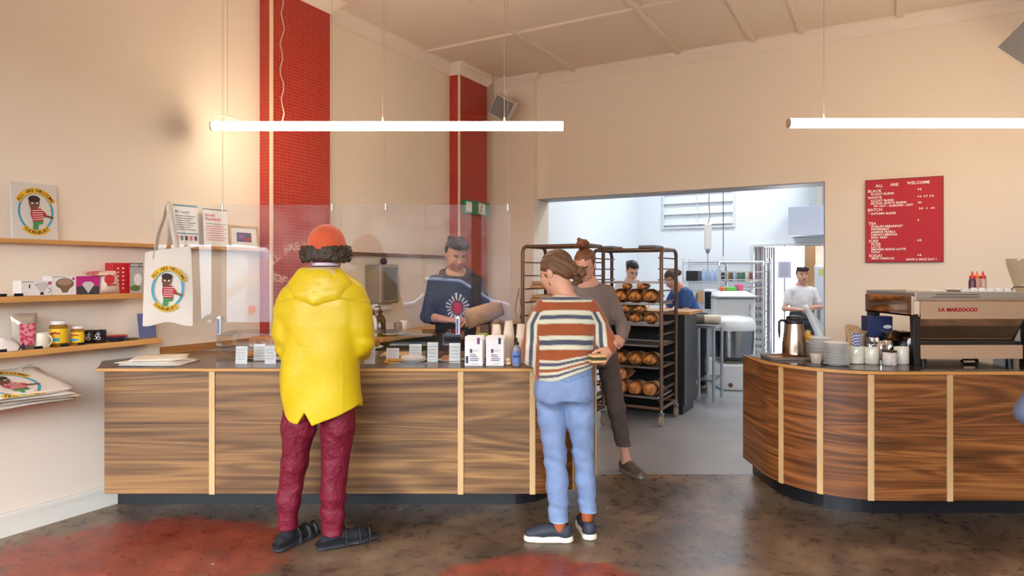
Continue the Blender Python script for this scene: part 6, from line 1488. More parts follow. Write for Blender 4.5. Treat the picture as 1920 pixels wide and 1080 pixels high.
# ================================================================= staff
def human(label, loc, yaw, k=1.0, lean=(0,0,0), hy=0, hp=.1, hr=0, armR=None, armL=None, hands=True, sleeve='long', skin=(214,162,134), top=(120,110,110), topm=None, topd=None,
          legs=None, pants=(50,48,46), shoes=(60,52,44), hair=(50,36,28), style='short', w_=1.0, lower=True, stub=None, fem=False, curl=.7, trim=None, headoff=(0,0,0), h=.006, cuff=None, lo_z=.10):
    """local frame: faces +Y, own right side is +X"""
    t = thing('person', label, 'person', loc, yaw)
    up = lambda p: (p[0]*k+lean[0]*max(0,(p[2]-.9))/.5, p[1]*k+lean[1]*max(0,(p[2]-.9))/.5, p[2]*k+lean[2]*max(0,(p[2]-.9))/.5)
    nb = np.array(up((0,-.01,1.44))); c = np.array(up((0,.02,1.60)))+np.array(headoff); R = rot(hy, hp, hr)
    hf, q = head_field(c, R, nb, k*.97, nr=.046 if fem else .054)
    sR, sL = up((.165*w_,-.01,1.375)), up((-.165*w_,-.01,1.375))
    eR, wR = armR[0], armR[1]; eL, wL = armL[0], armL[1]
    fs = [hf]
    if hands:
        for a, sd in ((armR,-1),(armL,1)):
            fw = np.array(a[1])-np.array(a[0]); fs.append(hand_field(a[1], a[2] if len(a) > 2 else fw, a[3] if len(a) > 3 else (0,.2,1), sd, curl, h=.0035, s=.95*k))
    allp = np.array([sR,sL,eR,eL,wR,wL,nb,(0,0,.9)]); af = Field(allp.min(0)-.14, allp.max(0)+.14, h)
    for s_, e_, w2 in ((sR,eR,wR),(sL,eL,wL)): af.cap(s_, e_, .046*k, .038*k, .01); af.cap(e_, w2, .040*k, .026*k, .012, None)
    af.cap(nb, up((0,0,1.0)), .09*k, .10*k, .02, (0,1,0,1.3)); fs.append(af)
    hipR, hipL = (.088*k,0,.90*k), (-.088*k,0,.90*k)
    legs = legs or ([hipR,(.095*k,.02,.48*k),(.10*k,-.01,.09)], [hipL,(-.095*k,.02,.48*k),(-.10*k,-.01,.09)])
    if lower:
        lf = Field((-.36,-.28,.03), (.36,.28,1.0), .009)
        for L_ in legs: lf.cap(L_[0],L_[1],.07,.045); lf.cap(L_[1],L_[2],.045,.034); lf.cap(L_[2],(L_[2][0],L_[2][1],.06),.034,.034)
        lf.cap((0,0,.92),(0,0,1.0),.1); fs.append(lf)
    fmesh(fs, 'body', SKIN, t, paint(skin, face_tint(c, R, k*.97, skin, tuple(int(x*.8) for x in hair), (186,104,96), stubble=stub)))
    # top
    f = Field(allp.min(0)-.16, np.maximum(allp.max(0)+.14, nb+np.array((.1,.1,.06))), h)
    f.cap(up((0,-.005,1.27)), up((0,.0,1.02)), .168*k*w_, .150*k*w_, .03, (0,1,0,1.42)); f.cap(up((0,0,1.02)), up((0,.0,.93)), .150*k*w_, .158*k*w_, .03, (0,1,0,1.3))
    f.cap(up((.105*w_,-.008,1.385)), up((-.105*w_,-.008,1.385)), .066*k, None, .04); f.cap(up((0,-.01,1.40)), nb, .085*k, .060*k, .04)
    for s_, e_, w2 in ((sR,eR,wR),(sL,eL,wL)):
        s_, e_, w2 = map(np.array, (s_, e_, w2))
        if sleeve == 'short': f.cap(s_, s_+(e_-s_)*.62, .062*k, .058*k, .03)
        else:
            f.cap(s_, e_, .062*k, .054*k, .03); fr = .9 if sleeve == 'long' else .25; f.cap(e_, e_+(w2-e_)*fr, .054*k, (.040 if fr > .5 else .052)*k, .015)
    f.warp(lambda x,y,z: .004*np.sin(31*z+17*x+9*y)+.003*np.sin(53*x-21*z)*(np.abs(x) > .12))
    hem_ = .90*k; f.clip(lambda x,y,z: hem_-z+0*x+0*y)
    if sleeve == 'short':
        f.clip(lambda x,y,z: -np.ones_like(x+y+z))
    fmesh(f, 'top', topm or COTTON, t, topd(c, R, up) if topd else top)
    if lower:
        f = Field((-.38,-.30,.03), (.38,.30,1.04), .007); f.loft([(.80,0,0,.158*w_,.115),(.9,0,0,.160*w_,.118),(1.0,0,0,.148*w_,.108)], .02)
        for L_ in legs: f.chain([(L_[0][0],L_[0][1],.86),L_[1],L_[2]], [.086,.066,.052], .02)
        cz = cuff or lo_z; f.warp(lambda x,y,z: .003*np.sin(60*z+30*x)); f.clip(lambda x,y,z: cz-z+0*x+0*y)
        p_ = fmesh(f, 'trousers', COTTON, t, pants)
        for i, L_ in enumerate(legs):
            d = np.array(L_[3]+(0,) if len(L_) > 3 else (0,1,0), float); d /= np.linalg.norm(d); a = np.array(L_[2]); h0 = np.array((a[0],a[1],0))-d*.03
            lo = np.minimum(h0,h0+d*.24)-.08; lo[2] = -.02; hi = np.maximum(h0,h0+d*.24)+.08; hi[2] = .14
            g_ = Field(lo, hi, .0055); g_.chain([h0+(0,0,.055),h0+d*.09+(0,0,.055),h0+d*.20+(0,0,.032)],[.037,.037,.031],.02); g_.chain([h0+(0,0,.012),h0+d*.20+(0,0,.012)],[.036,.037],.01); g_.clip(lambda x,y,z: .001-z+0*x+0*y)
            fmesh(g_, 'shoe', SHOEM, t, paint(shoes, [(lambda V: V[:,2] < .026, tuple(min(255,int(x*.6+60)) for x in shoes))]))
    # hair
    s = .97*k; qq = lambda p: c+R@(np.array(p)*s)
    f = Field(c-.19, c+.22, .0045)
    if style == 'short':
        f.ell(qq((0,-.020,.040)),(.085*s,.103*s,.098*s),.01,R)
        a0 = .012
    elif style in ('bun','low'):
        f.ell(qq((0,-.022,.036)),(.083*s,.099*s,.088*s),.01,R); a0 = .02
    elif style == 'cap':
        f.ell(qq((0,-.018,.040)),(.084*s,.102*s,.086*s),.01,R); a0 = .03
    fwd, upv = R[:,1], R[:,2]
    def face_cut(x,y,z):
        py = (x-c[0])*fwd[0]+(y-c[1])*fwd[1]+(z-c[2])*fwd[2]; pz = (x-c[0])*upv[0]+(y-c[1])*upv[1]+(z-c[2])*upv[2]
        return np.minimum(py-(a0 if style != 'short' else -.005)+.0*pz, .068*s-pz+.0*py) if style != 'cap' else np.minimum(py+.02, .062*s-pz)
    f.clip(face_cut)
    if style == 'short': rnd_clumps(f, lambda r: qq((r.uniform(-.066,.066), r.uniform(-.09,.092), .098+.020*r.random())), 46, (.014,.022), 5, .012); f.cap(qq((-.045,.078,.088)), qq((.05,.080,.092)), .017, .015, .015)
    f.clip(lambda x,y,z: -.085*s-((x-c[0])*upv[0]+(y-c[1])*upv[1]+(z-c[2])*upv[2]))
    if style == 'bun':
        b_ = qq((0,-.035,.160)); f.ell(b_, (.050,.048,.040), .012); f.cap(qq((0,-.03,.10)), b_, .03, .03, .01); rnd_clumps(f, lambda r: b_+np.array([.022*r.gauss(0,1),.022*r.gauss(0,1),.014*r.gauss(0,1)]), 20, (.014,.02), 4, .008)
    if style == 'low':
        b_ = qq((0,-.135,-.01)); f.ell(b_, (.040,.040,.040), .015); f.cap(qq((0,-.09,.0)), b_, .03, .03, .01)
    f.warp(lambda x,y,z: .0015*np.sin(170*z+120*x))
    fmesh(f, 'hair', HAIRM, t, paint(hair, [(lambda V: np.sin(V[:,2]*420+V[:,0]*330+6*np.sin(V[:,1]*90)) > .8, tuple(min(255,int(x*1.22)) for x in hair))]))
    return t, q, c, R, up
NAVY = (38,40,52)
# man in dark hoodie, facing the viewer behind the screens
def hoodie_tint(c, R, up):
    def g(V):
        out = np.repeat(np.array(srgb((42,42,54)))[None], len(V), 0); x = V[:,0]+.02; z = V[:,2]-1.225; a = np.arctan2(z, x); r = np.sqrt((x/.085)**2+(z/.105)**2)
        m = (V[:,1] > .02)&(r > .55)&(r < 1.05+.08*np.sin(5*a))&(np.sin(a*18) > .1); out[m] = np.array(srgb((214,206,206)))
        m = (V[:,1] > .02)&(r < .46); out[m] = np.array(srgb((186,44,52)))
        return out
    return g
hx = xat(855,5.35)
tman, q_, c_, R_, up_ = human('person in dark hoodie with red and white chest print behind the clear screens', (hx, 5.35, 0), PI, 1.03, hy=.50, hp=.42, armR=((.225,.05,1.15),(.05,.27,1.14),(-1,.25,-.05),(0,.2,1)), armL=((-.245,.04,1.15),(-.15,.27,1.12),(.5,.8,.2),(-.4,.2,.8)),
      sleeve='mid', skin=(196,142,112), top=(42,42,54), topm=COTTON, topd=hoodie_tint, pants=(40,44,60), shoes=(40,40,44), hair=(26,24,30), style='short', stub=(168,122,100), curl=.5, h=.005)
f = Field((-.16,-.16,1.36), (.16,.14,1.60), .005); f.chain([(.085,.055,1.455),(.105,-.02,1.50),(.06,-.09,1.52),(-.06,-.09,1.52),(-.105,-.02,1.50),(-.085,.055,1.455)], [.026,.030,.032,.032,.030,.026], .02); fmesh(f, 'hood', COTTON, tman, (40,40,52))
# bag of bread he is holding
t = thing('bread_bag', 'brown paper bag held by the person in the dark hoodie', 'bag', (hx+.30, 5.02, 1.155), .25)
mb = MB(); mb.T = Matrix.Rotation(1.25,4,'Y') @ Matrix.Rotation(.2,4,'Z'); mb.T = Matrix.Translation((-.20,0,-.01)) @ mb.T; pouch(mb, .16, .30, .10, .25, 12); build(mb, 'bag_body', KRAFT, t, solid=.001)
# woman in ribbed grey jumper behind the counter end
def grey_tint(c, R, up): return paint((126,110,104), [(lambda V: V[:,2] > 10, (0,0,0))])
gx = xat(1116,4.98)
tw, q_, c_, R_, up_ = human('person in ribbed grey jumper and rolled dark trousers behind the customer in stripes', (gx, 4.98, 0), PI, .985, lean=(.06,.03,-.01), hy=-.42, hp=.52, armR=((.215,.06,1.12),(.14,.16,1.09)), armL=((-.205,.02,1.09),(-.18,.12,1.02),(.4,.8,-.3),(-.6,.3,.6)),
      skin=(212,156,132), top=(126,110,104), topm=RIBK, pants=(84,72,64), shoes=(84,70,56), hair=(108,66,40), style='bun', fem=True, w_=.94, cuff=.205,
      legs=([(.088,0,.90),(.08,.03,.48),(.07,.0,.09),(0,1)], [(-.088,0,.90),(-.150,.05,.50),(-.232,.0,.09),(-.45,.85)]), h=.005)
mb = MB()
for s_ in (-1,1):
    pts = [tuple(q_((s_*.031+.021*math.cos(a), .112, .002+.017*math.sin(a)))) for a in np.linspace(0,2*PI,17)]; mb.tube(pts, .0016, 6); mb.tube([tuple(q_((s_*.052,.110,.006))), tuple(q_((s_*.074,.05,.006))), tuple(q_((s_*.078,.0,.0)))], .0016, 6)
mb.tube([tuple(q_((-.010,.114,.006))), tuple(q_((.010,.114,.006)))], .0016, 6); build(mb, 'glasses', BPLAST, tw)
# bakers
def tee(col, apron, strap=True):
    def mk(c, R, up):
        def g(V):
            out = np.repeat(np.array(srgb(col))[None], len(V), 0)
            if apron:
                m = (V[:,1] > -.02)&(np.abs(V[:,0]) < .125)&(V[:,2] < 1.30); out[m] = np.array(srgb(apron))
                if strap: m = (np.abs(np.abs(V[:,0])-.085) < .016)&(V[:,2] >= 1.29); out[m] = np.array(srgb(apron))
            return out
        return g
    return mk
bY = 8.55; human('person in white T-shirt and dark apron bending over the bench behind the bread rack', (xat(1181,bY), bY, 0), PI, .98, lean=(0,.10,-.02), hy=.25, hp=.75, armR=((.22,.10,1.14),(.16,.32,1.0)), armL=((-.22,.10,1.14),(-.10,.33,.98)), sleeve='short', skin=(226,184,166), topd=tee((226,228,234),(44,46,60)), hair=(30,28,32), style='low', fem=True, w_=.95, pants=(50,52,60))
bY = 8.35; tb, q_, c_, R_, up_ = human('person in blue T-shirt and dark apron bending to the bench, near the white mixer', (xat(1306,bY), bY, 0), PI/2+.35, .97, lean=(0,.25,-.09), hy=.0, hp=.75, armR=((.20,.30,1.02),(.12,.48,.98)), armL=((-.20,.30,1.02),(-.10,.48,.98)), sleeve='short', skin=(206,150,124), topd=tee((58,92,150),None), hair=(72,50,42), style='low', fem=True, w_=.95, pants=(34,34,40))
f = Field((-.22,-.2,.45), (.22,.25,1.12), .008); f.loft([(.50,0,.01,.185,.135),(.95,0,.01,.172,.128),(1.0,0,.015,.170,.128)], .01); f.clip(lambda x,y,z: np.where(np.abs(x) < .03, -.05-y, -.30)+0*z); fmesh(f, 'apron', COTTON, tb, (36,38,50))
build(MB().tube([tuple(up_((.09,-.11,1.33))), tuple(up_((0,-.125,1.18))), tuple(up_((-.09,-.115,1.02)))], .012, 6, flat=.4), 'apron_strap', mat('navy_strap',(34,40,60),.8), tb)
build(MB().tube([tuple(up_((-.09,-.11,1.33))), tuple(up_((0,-.128,1.18))), tuple(up_((.09,-.118,1.02)))], .012, 6, flat=.4), 'apron_strap', mat('navy_strap'), tb)
wY = 8.9; hw = human('person in pale T-shirt holding a white towel in the far doorway', (xat(1503,wY), wY, 0), PI, .915, hy=-.12, hp=.0, armR=((.24,.02,1.02),(.13,.20,1.02)), armL=((-.24,.02,1.04),(-.08,.22,1.06)), sleeve='short', skin=(206,156,132), top=(222,222,224), hair=(44,36,38), style='short', pants=(64,70,82), shoes=(40,40,44))
t = thing('towel', 'white towel hanging from the hands of the person in the pale T-shirt', 'towel', (xat(1516,wY-.26), wY-.27, .0))
mb = MB(); mb.grid(lambda u,v: (.02+(-.07+.30*v)*1.0+.16*(u-.5)*(.35+1.1*v), .012*math.sin(9*u+4*v)-.02*v, 1.07-.50*v-.06*u*v+.02*(1-v)*u), 14, 14); build(mb, 'towel_cloth', mat('towel_white',(230,232,234),.9,bump=(90,.3,.004)), t, solid=.006)
t.location.z = .0
# someone at the picture's right edge
human('person in grey blue jacket, only an elbow at the right edge of the picture', (2.150, 2.24, 0), -.65, 1.0, armR=((.25,.0,1.05),(.20,.22,1.0)), armL=((-.300,-.03,1.00),(-.16,.22,1.04)), top=(92,100,124), pants=(60,60,68), hair=(60,44,34), style='short')
# ================================================================= bakehouse
RKM = mat('rack_bronze', (124,98,82), .5, .7)
def rack(name_label, p, w_, dep, H, levels, side, m=None, cat='rack', group='bakery racks', castor=True, name='tray_rack'):
    """p: front left foot; x along the back wall direction, y away"""
    m = m or RKM; t = thing(name, name_label, cat, (p[0],p[1],0), AB, group); r = .018; z0 = .16 if castor else .02
    for y in (0, dep):
        pass
    for x in (0, w_):
        pts = [(x,0,z0),(x,0,H-.06),(x,.02,H-.02),(x,.07,H),(x,dep-.07,H),(x,dep-.02,H-.02),(x,dep,H-.06),(x,dep,z0)]
        build(MB().tube(pts, r, 10), 'side_frame', m, t)
        mb = MB(); z = side[0]
        k = 0
        while z < H-.05 and k < 30:
            o = build(MB().box(x+(.012 if x == 0 else -.035), x+(.035 if x == 0 else -.012), .0, dep, z-.003, z+.010), 'runner', m, t); z += side[1]; k += 1
    for (y, z) in ((0,z0+.01),(dep,z0+.01),(.07,H),(dep-.07,H)): build(MB().tube([(0,y,z),(w_,y,z)], r*.9, 8), 'cross_rail', m, t)
    for x in (0,w_): build(MB().tube([(x,0,z0+.01),(x,dep,z0+.01)], r*.9, 8), 'side_rail', m, t)
    if castor:
        for x in (0,w_):
            for y in (0,dep):
                c = build(MB().tube([(x-.013,y,.055),(x+.013,y,.055)], .054, 18), 'castor', mat('castor_grey',(150,136,122),.5), t); mb = MB(); mb.box(x-.022,x+.022,y-.022,y+.022,.112,.135); mb.cyl((x,y,.13),(x,y,z0),.012); build(mb, 'fork', STEEL, c)
    for z in levels:
        pass
    return t
TRM = mat('aluminium_tray', (186,178,172), .35, .9)
def tray(p, w_, dep, z, label, group='baking trays on the bread rack'):
    t = thing('baking_tray', label, 'tray', (p[0],p[1],z), AB, group)
    mb = MB(); mb.box(.04,w_-.04,.0,dep,0,.004); mb.box(.04,.045,0,dep,.004,.018); mb.box(w_-.045,w_-.04,0,dep,.004,.018); mb.box(.045,w_-.045,0,.005,.004,.018); mb.box(.045,w_-.045,dep-.005,dep,.004,.018); build(mb, 'tray_pan', TRM, t); return t
r2 = (xat(1113,6.81), 6.81); W2, D2, H2 = .711, .52, 1.735
rack('bronze bakery rack full of bagged loaves in the opening', r2, W2, D2, H2, (), (.235,.1085))
LV = [1.395, 1.182, .975, .772, .555, .262]
LAB = ['top tray of the bread rack, edge over the first loaves','tray of the bread rack under the highest loaves','tray of the bread rack under the second pile of loaves','empty tray in the middle of the bread rack','tray of the bread rack with the wrapped loaves','lowest tray of the bread rack with square loaves']
def Rp(p, x, y, z): return (p[0]+x*UY+y*UX, p[1]-x*UX+y*UY, z)
for z, lb in zip(LV, LAB):
    tray(r2, W2, D2, z, lb)
LOAF = mat('baked_loaf', (214,146,76), .38, var=(17,(120,58,24),.42,.56), bump=(22,.8,.015)); TIN = mat('tin_loaf', (212,146,82), .5, var=(14,(160,90,42),.42,.58), bump=(26,.4,.008))
def loafmesh(L_=.25, w_=.074, h_=.062, tin=False):
    mb = MB(); prof = []
    n = 14; v = []; f = []; m = 12
    for i in range(n+1):
        u = i/n; s = (1-abs(2*u-1)**(3.2 if not tin else 8))**.5; s = max(s, .25 if tin else .10)
        for k in range(m):
            a = 2*PI*k/m; cx_, cz_ = math.cos(a), math.sin(a)
            if tin: e = 4.0; q = (abs(cx_)**e+abs(cz_)**e)**(-1/e); cx_ *= q; cz_ *= q
            cz2 = cz_*(1 if cz_ > 0 else .8); v.append((w_*s*cx_, L_*u, h_*.95+h_*s*cz2*(1+.10*math.sin(9*u*PI)*(cz_ > .3))*(1+.04*math.sin(5*a+9*u))))
    for i in range(n):
        for k in range(m): k2 = (k+1)%m; f.append((i*m+k, (i+1)*m+k, (i+1)*m+k2, i*m+k2))
    f.append(list(range(m))); f.append([n*m+k for k in range(m)][::-1]); mb.smooth = True; mb.add(v, f); return mb
def sleevemesh(L_=.25, w_=.073, h_=.066):
    mb = MB(); n = 10; m = 16; v = []; f = []
    for i in range(n+1):
        u = i/n; s = (1.0+.06*math.sin(6*u)) if u < .75 else 1-.0*(u-.75); fl = 1 if u < .7 else max(.10, 1-(u-.7)*3.2); wd = 1 if u < .7 else 1.0
        for k in range(m):
            a = 2*PI*k/m; j = (1+.05*math.sin(3*a+5*u+k*1.3))*(1+.22*max(0,.22-u)/.22*(1 if math.sin(a) > -.2 else .3))
            v.append((w_*s*wd*math.cos(a)*j, L_*u+.014*math.sin(2*a)*(u < .05), h_*.98+h_*s*fl*math.sin(a)*j*(1 if math.sin(a) > 0 else .96)))
    for i in range(n):
        for k in range(m): k2 = (k+1)%m; f.append((i*m+k, (i+1)*m+k, (i+1)*m+k2, i*m+k2))
    mb.smooth = True; mb.add(v, f); return mb
lme, lte, sme = loafmesh(), loafmesh(.24,.060,.062,True), sleevemesh()
protoL = {}
def place(kind, mb, m, name, p, rz, label, cat, grp, sc=(1,1,1)):
    if kind not in protoL: o = build(mb, name, m, solid=.0012 if kind == 'bag' else 0); protoL[kind] = o
    else: o = protoL[kind].copy(); C.objects.link(o); o['group'] = grp
    o.location = p; o.rotation_euler = (0,0,rz); o.scale = sc; tag(o, label, cat, grp); return o
def loaf(x, z, kind, bagged, label, y=.02, rz=0, sc=1.0):
    p = Rp(r2, x, y-.045, z+.0195); tin = kind == 't'
    place('tin' if tin else 'boule', lte if tin else lme, TIN if tin else LOAF, 'bread_loaf', p, AB+rz, label, 'bread', 'loaves on the bread rack', (sc,sc,sc))
    if bagged:
        pb = Rp(r2, x+.0, y+.035, z+.0185)
        place('bag', sme, KRAFT, 'paper_sleeve', pb, AB+rz, 'paper sleeve around the '+label, 'bag', 'paper sleeves on the bread rack', (sc,sc,sc))
xs_ = [.12,.275,.43,.585]; o1 = ['first','second','third','fourth']
for i in range(4): loaf(xs_[i], LV[1], 'b', i in (1,2,3), 'dark loaf, %s from left, lower row of the highest filled tray' % o1[i])
for i in (1,2): loaf(xs_[i+1]-.06, LV[1]+.132, 'b', True, 'dark crusted loaf, %s in the upper row on the highest filled tray' % ('left' if i == 1 else 'right'), sc=.62 if False else .95) if False else None
for i in (1,2): loaf(xs_[i]+.07, LV[1]+.128, 'b', i == 2, 'small dark loaf lying %s on the highest filled tray' % ('left' if i == 1 else 'right'), sc=.60)
for i in range(4): loaf(xs_[i], LV[2], 'b', i in (1,3), 'golden loaf, %s from left, lower row of the second filled tray' % o1[i], sc=.80)
for i in (1,2): loaf(xs_[i]+.06, LV[2]+.105, 'b', i == 1, 'small golden loaf lying %s on the second filled tray' % ('left' if i == 1 else 'right'), sc=.66)
for i in range(4): loaf(xs_[i], LV[4], 'b', True, 'wrapped loaf, %s from left, below the empty tray' % o1[i], rz=.06 if i % 2 else -.05)
for i in range(4): loaf(xs_[i], LV[5], 't', True, 'square tin loaf, %s from left, bottom row of the rack' % o1[i])
loaf(.28, LV[5]+.132, 't', True, 'square tin loaf lying alone on the bottom row of the rack')
# pans on the rack tops
for (x, w_, lab) in ((.02,.17,'dark baking tin on the left top corner of the bread rack'),(.46,.17,'dark baking tin on the right top corner of the bread rack')):
    p = Rp(r2, x, .05, H2+.0125); o = build(MB().box(0,w_,0,.3,0,.030), 'baking_tin', mat('dark_tin',(96,92,92),.35,.8), loc=p, rot=AB, bevel=.006); tag(o, lab, 'tin')
# second rack behind the staff
r1 = (xat(980,6.45), 6.45); H1 = 1.762
rack('bronze bakery rack with folded paper bags behind the staff', r1, .64, .5, H1, (), (.30,.13))
for i, z in enumerate((.95,1.08,1.21,1.34)):
    for j in range(2):
        o = build(MB().box(0,.46-.05*j,0,.36,0,.034), 'paper_bag_bundle', KRAFT, loc=Rp(r1,.06+.02*j,.03,z+.011+.035*j), rot=AB, bevel=.008); tag(o, 'bundle of flat brown paper bags, %s on level %s of the rack behind the staff' % ('lower' if j == 0 else 'upper', ('one','two','three','four')[i]), 'paper bags', 'bundles of paper bags on the rack')
t = thing('tongs', 'steel tongs hanging on the left post of the rack behind the staff', 'tongs', Rp(r1,-.03,-.03,1.33), AB)
for s_ in (-1,1): build(MB().tube([(0,0,0),(.02*s_,0,-.10),(.035*s_,0,-.20),(.02*s_,0,-.27)], [.007,.007,.007,.012], 8, flat=.4), 'arm', CHROME, t)
build(MB().tube([(0,.0,.0),(0,.02,.02)], .006, 8), 'pivot', CHROME, t)
for k, px in enumerate((905,930,955)):
    p = (xat(px,6.0), 6.0-.1*k, WT+.0006)
t = thing('prep_bench', 'dark bench with bundled bags behind the person in the dark hoodie', 'bench', (xat(878,6.1), 6.1, 0), AB+.3)
build(MB().box(-.1,.36,0,.45,0.0,.86), 'cabinet', mat('dark_brown_cabinet',(60,44,38),.5), t); build(MB().box(-.13,.39,-.02,.47,.861,.89), 'bench_top', mat('dark_timber_top',(78,52,40),.4), t)
for k in range(5):
    a = AB+.3; x, y = -.03+.085*k, .15; p = (t.location.x+x*math.cos(a)-y*math.sin(a), t.location.y+x*math.sin(a)+y*math.cos(a), .8906)
    o = build(MB().box(-.040,.040,-.09,.09,0,.15+.02*(k%2)), 'bag_bundle', KRAFT if k % 2 else mat('grey_bags',(128,112,106),.7), loc=p, rot=a+.1*(k%2), bevel=.012); tag(o, '%s bundle of bags on the dark bench behind the hoodie' % ['first','second','third','fourth','fifth'][k], 'bags', 'bundles on the dark bench')
# black ended bench right of the rack
t = thing('baking_bench', 'black panelled bench with timber top behind the bread rack', 'bench', (xat(1284,6.96), 6.96, 0), AB)
build(MB().box(-.9,.0,0,.50,.10,1.058), 'cabinet', mat('black_panel',(34,34,40),.35), t); build(MB().box(-.95,.06,-.03,.53,1.06,1.095), 'bench_top', OAKX, t, bevel=.004)
build(MB().box(-.88,-.03,.03,.47,.0,.099), 'kickboard', BPLAST, t)
build(MB().box(-.006,.004,.0,.012,.10,1.058), 'edge_strip', mat('grey_edge',(150,146,144),.4), t)
# steel table by the mixer with a rolled sack
tY = 7.70; t = thing('steel_table', 'narrow steel work table between black bench and white mixer', 'table', (xat(1309,tY), tY, 0), AB)
build(MB().box(-.03,.20,0,.5,.86,.90), 'table_top', STEEL, t, bevel=.003); build(MB().box(-.01,.18,.03,.47,.24,.26), 'lower_shelf', STEEL, t)
for x in (.0,.17):
    for y in (.03,.47): build(MB().tube([(x,y,0),(x,y,.859)], .018, 10), 'leg', STEEL, t)
p = (xat(1330,7.75), 7.75, .0)
t = thing('rolled_sack', 'rolled white cloth with grey end lying before the mixer', 'roll', (xat(1305,7.72), 7.72, .90+.055), AB)
build(MB().tube([(-.08,.12,0),(.24,.20,0)], .054, 18), 'roll_body', mat('cream_cloth_roll',(224,216,196),.8), t); build(MB().tube([(-.05,.1275,0),(.06,.155,0)], .0555, 18, cap=False), 'grey_band', mat('grey_band',(120,112,98),.8), t)
# spiral mixer
mY = 8.75; MXW = mat('mixer_white', (224,226,228), .3); mc = xat(1368,mY)
t = thing('spiral_mixer', 'large white spiral dough mixer with steel bowl', 'mixer', (mc, mY, 0), -.12)
mb = MB(); mb.prism([(-.18,-.34),(.20,-.36),(.36,-.10),(.36,.50),(-.20,.50)], .0, .335); build(mb, 'base', MXW, t, bevel=.03, seg=3)
build(MB().lathe([(.16,.336),(.20,.36),(.30,.42),(.315,.60),(.318,.755),(.308,.755),(.30,.60),(.28,.43),(.1,.38)], n=48, cap=False), 'bowl', mat('bowl_steel',(150,152,158),.22,1.0), t)
build(MB().lathe([(.19,.337),(.19,.40)], n=36), 'bowl_ring', mat('dull_gold_ring',(150,140,118),.4,.6), t)
build(MB().lathe([(.325,.757),(.33,.77),(.325,.86),(.26,.925),(.10,.95)], n=48), 'guard_lid', MXW, t)
mb = MB(); mb.box(-.17,.36,.10,.62,.336,1.17); build(mb, 'column', MXW, t, bevel=.03, seg=3)
mb = MB(); mb.prism([(-.18,-.06),(.37,-.06),(.37,.63),(-.18,.63)], 1.171, 1.19); build(mb, 'top_plate', mat('grey_top',(150,152,156),.4), t, bevel=.004)
mb = MB(); v = [(-.16,-.04,1.191),(.35,-.04,1.191),(.35,.60,1.191),(-.16,.60,1.191),(-.06,.10,1.26),(.24,.10,1.26),(.24,.45,1.26),(-.06,.45,1.26)]; mb.add(v, [(0,3,2,1),(4,5,6,7),(0,1,5,4),(1,2,6,5),(2,3,7,6),(3,0,4,7)]); build(mb, 'hood_cover', MXW, t, bevel=.01)
build(MB().tube([(.28,.098,.80),(.28,.07,.82),(.28,.07,1.05),(.28,.098,1.07)], .010, 8), 'grab_handle', STEEL, t)
build(MB().lathe([(.028,0),(.028,.01)], n=20), 'badge', mat('badge_brown',(110,70,60),.4), t).location = (0,0,0)
bd = [c for c in t.children if c.name.startswith('badge')][0]; bd.rotation_euler = (PI/2,0,0); bd.location = (-.06,-.352,.075)
ox, oy = mc, mY
for (dx, w_, c, nm, lab) in ((.07,.16,(96,180,70),'green_packet','green packet lying on the mixer top'),(.20,.07,(220,100,140),'pink_packet','pink packet leaning on the mixer top'),(-.02,.06,(226,110,70),'orange_packet','orange packet on the mixer top')):
    o = build(MB().box(-w_/2,w_/2,-.06,.06,0,.05 if nm != 'pink_packet' else .09), nm, mat(nm, c, .5), loc=(ox+dx, oy+.22, 1.2605), rot=.2, bevel=.015); tag(o, lab, 'packet')
# scale with dark screen
t = thing('bench_scale', 'white framed machine with dark screen beside the person in blue', 'scale', (xat(1329,9.25), 9.25, 0), AB)
build(MB().box(-.06,.06,-.05,.25,.92,1.27), 'housing', MXW, t, bevel=.015); build(MB().box(-.045,.045,-.054,-.0505,1.0,1.24), 'screen', BPLAST, t)
build(MB().box(-.05,.05,.0,.2,.0,.919), 'stand', STEEL, t)
# tall rack with trays right of the mixer
kY = 9.7; rp = (xat(1350,kY), kY+.05); t = rack('silver tray rack behind the white mixer', rp, .62, .5, 1.66, (), (.25,.075), m=STEEL, group='bakery racks')
for k in range(11):
    z = .35+.115*k; o = thing('baking_tray', 'steel tray, %s from the bottom of the silver rack' % rank(k), 'tray', (rp[0],rp[1],z+.0105), AB, 'trays on the silver rack'); build(MB().box(.02,.60,0,.46,.0,.012), 'tray_pan', mat('pale_tray',(206,200,192),.4,.7), o)
# wire shelving with bottles
p0 = Kp(sB(1280, -(KD-.47)), KD-.47)[:2]; t = thing('wire_shelving', 'chrome wire shelving with bottles and tubs against the bakehouse wall', 'shelving', (p0[0],p0[1],0), AB)
for x in (0,1.35):
    for y in (0,.4): build(MB().tube([(x,y,0),(x,y,1.74)], .013, 8), 'post', CHROME, t)
for z in (.5,1.0,1.36,1.68):
    mb = MB()
    for y in (0,.4): mb.tube([(0,y,z),(1.35,y,z)], .006, 6); mb.tube([(0,y,z-.03),(1.35,y,z-.03)], .004, 6)
    for k in range(16): mb.tube([(.075*k+.01,0,z+.004),(.075*k+.01,.4,z+.004)], .003, 5)
    build(mb, 'wire_shelf', CHROME, t)
def sp_(x, y, z): return Rp(p0, x, y, z)
o = build(MB().box(0,.20,0,.3,0,.17), 'crate', BPLAST, loc=sp_(.04,.05,1.368), rot=AB, bevel=.01); tag(o, 'black crate at the left of the wire shelving', 'crate')
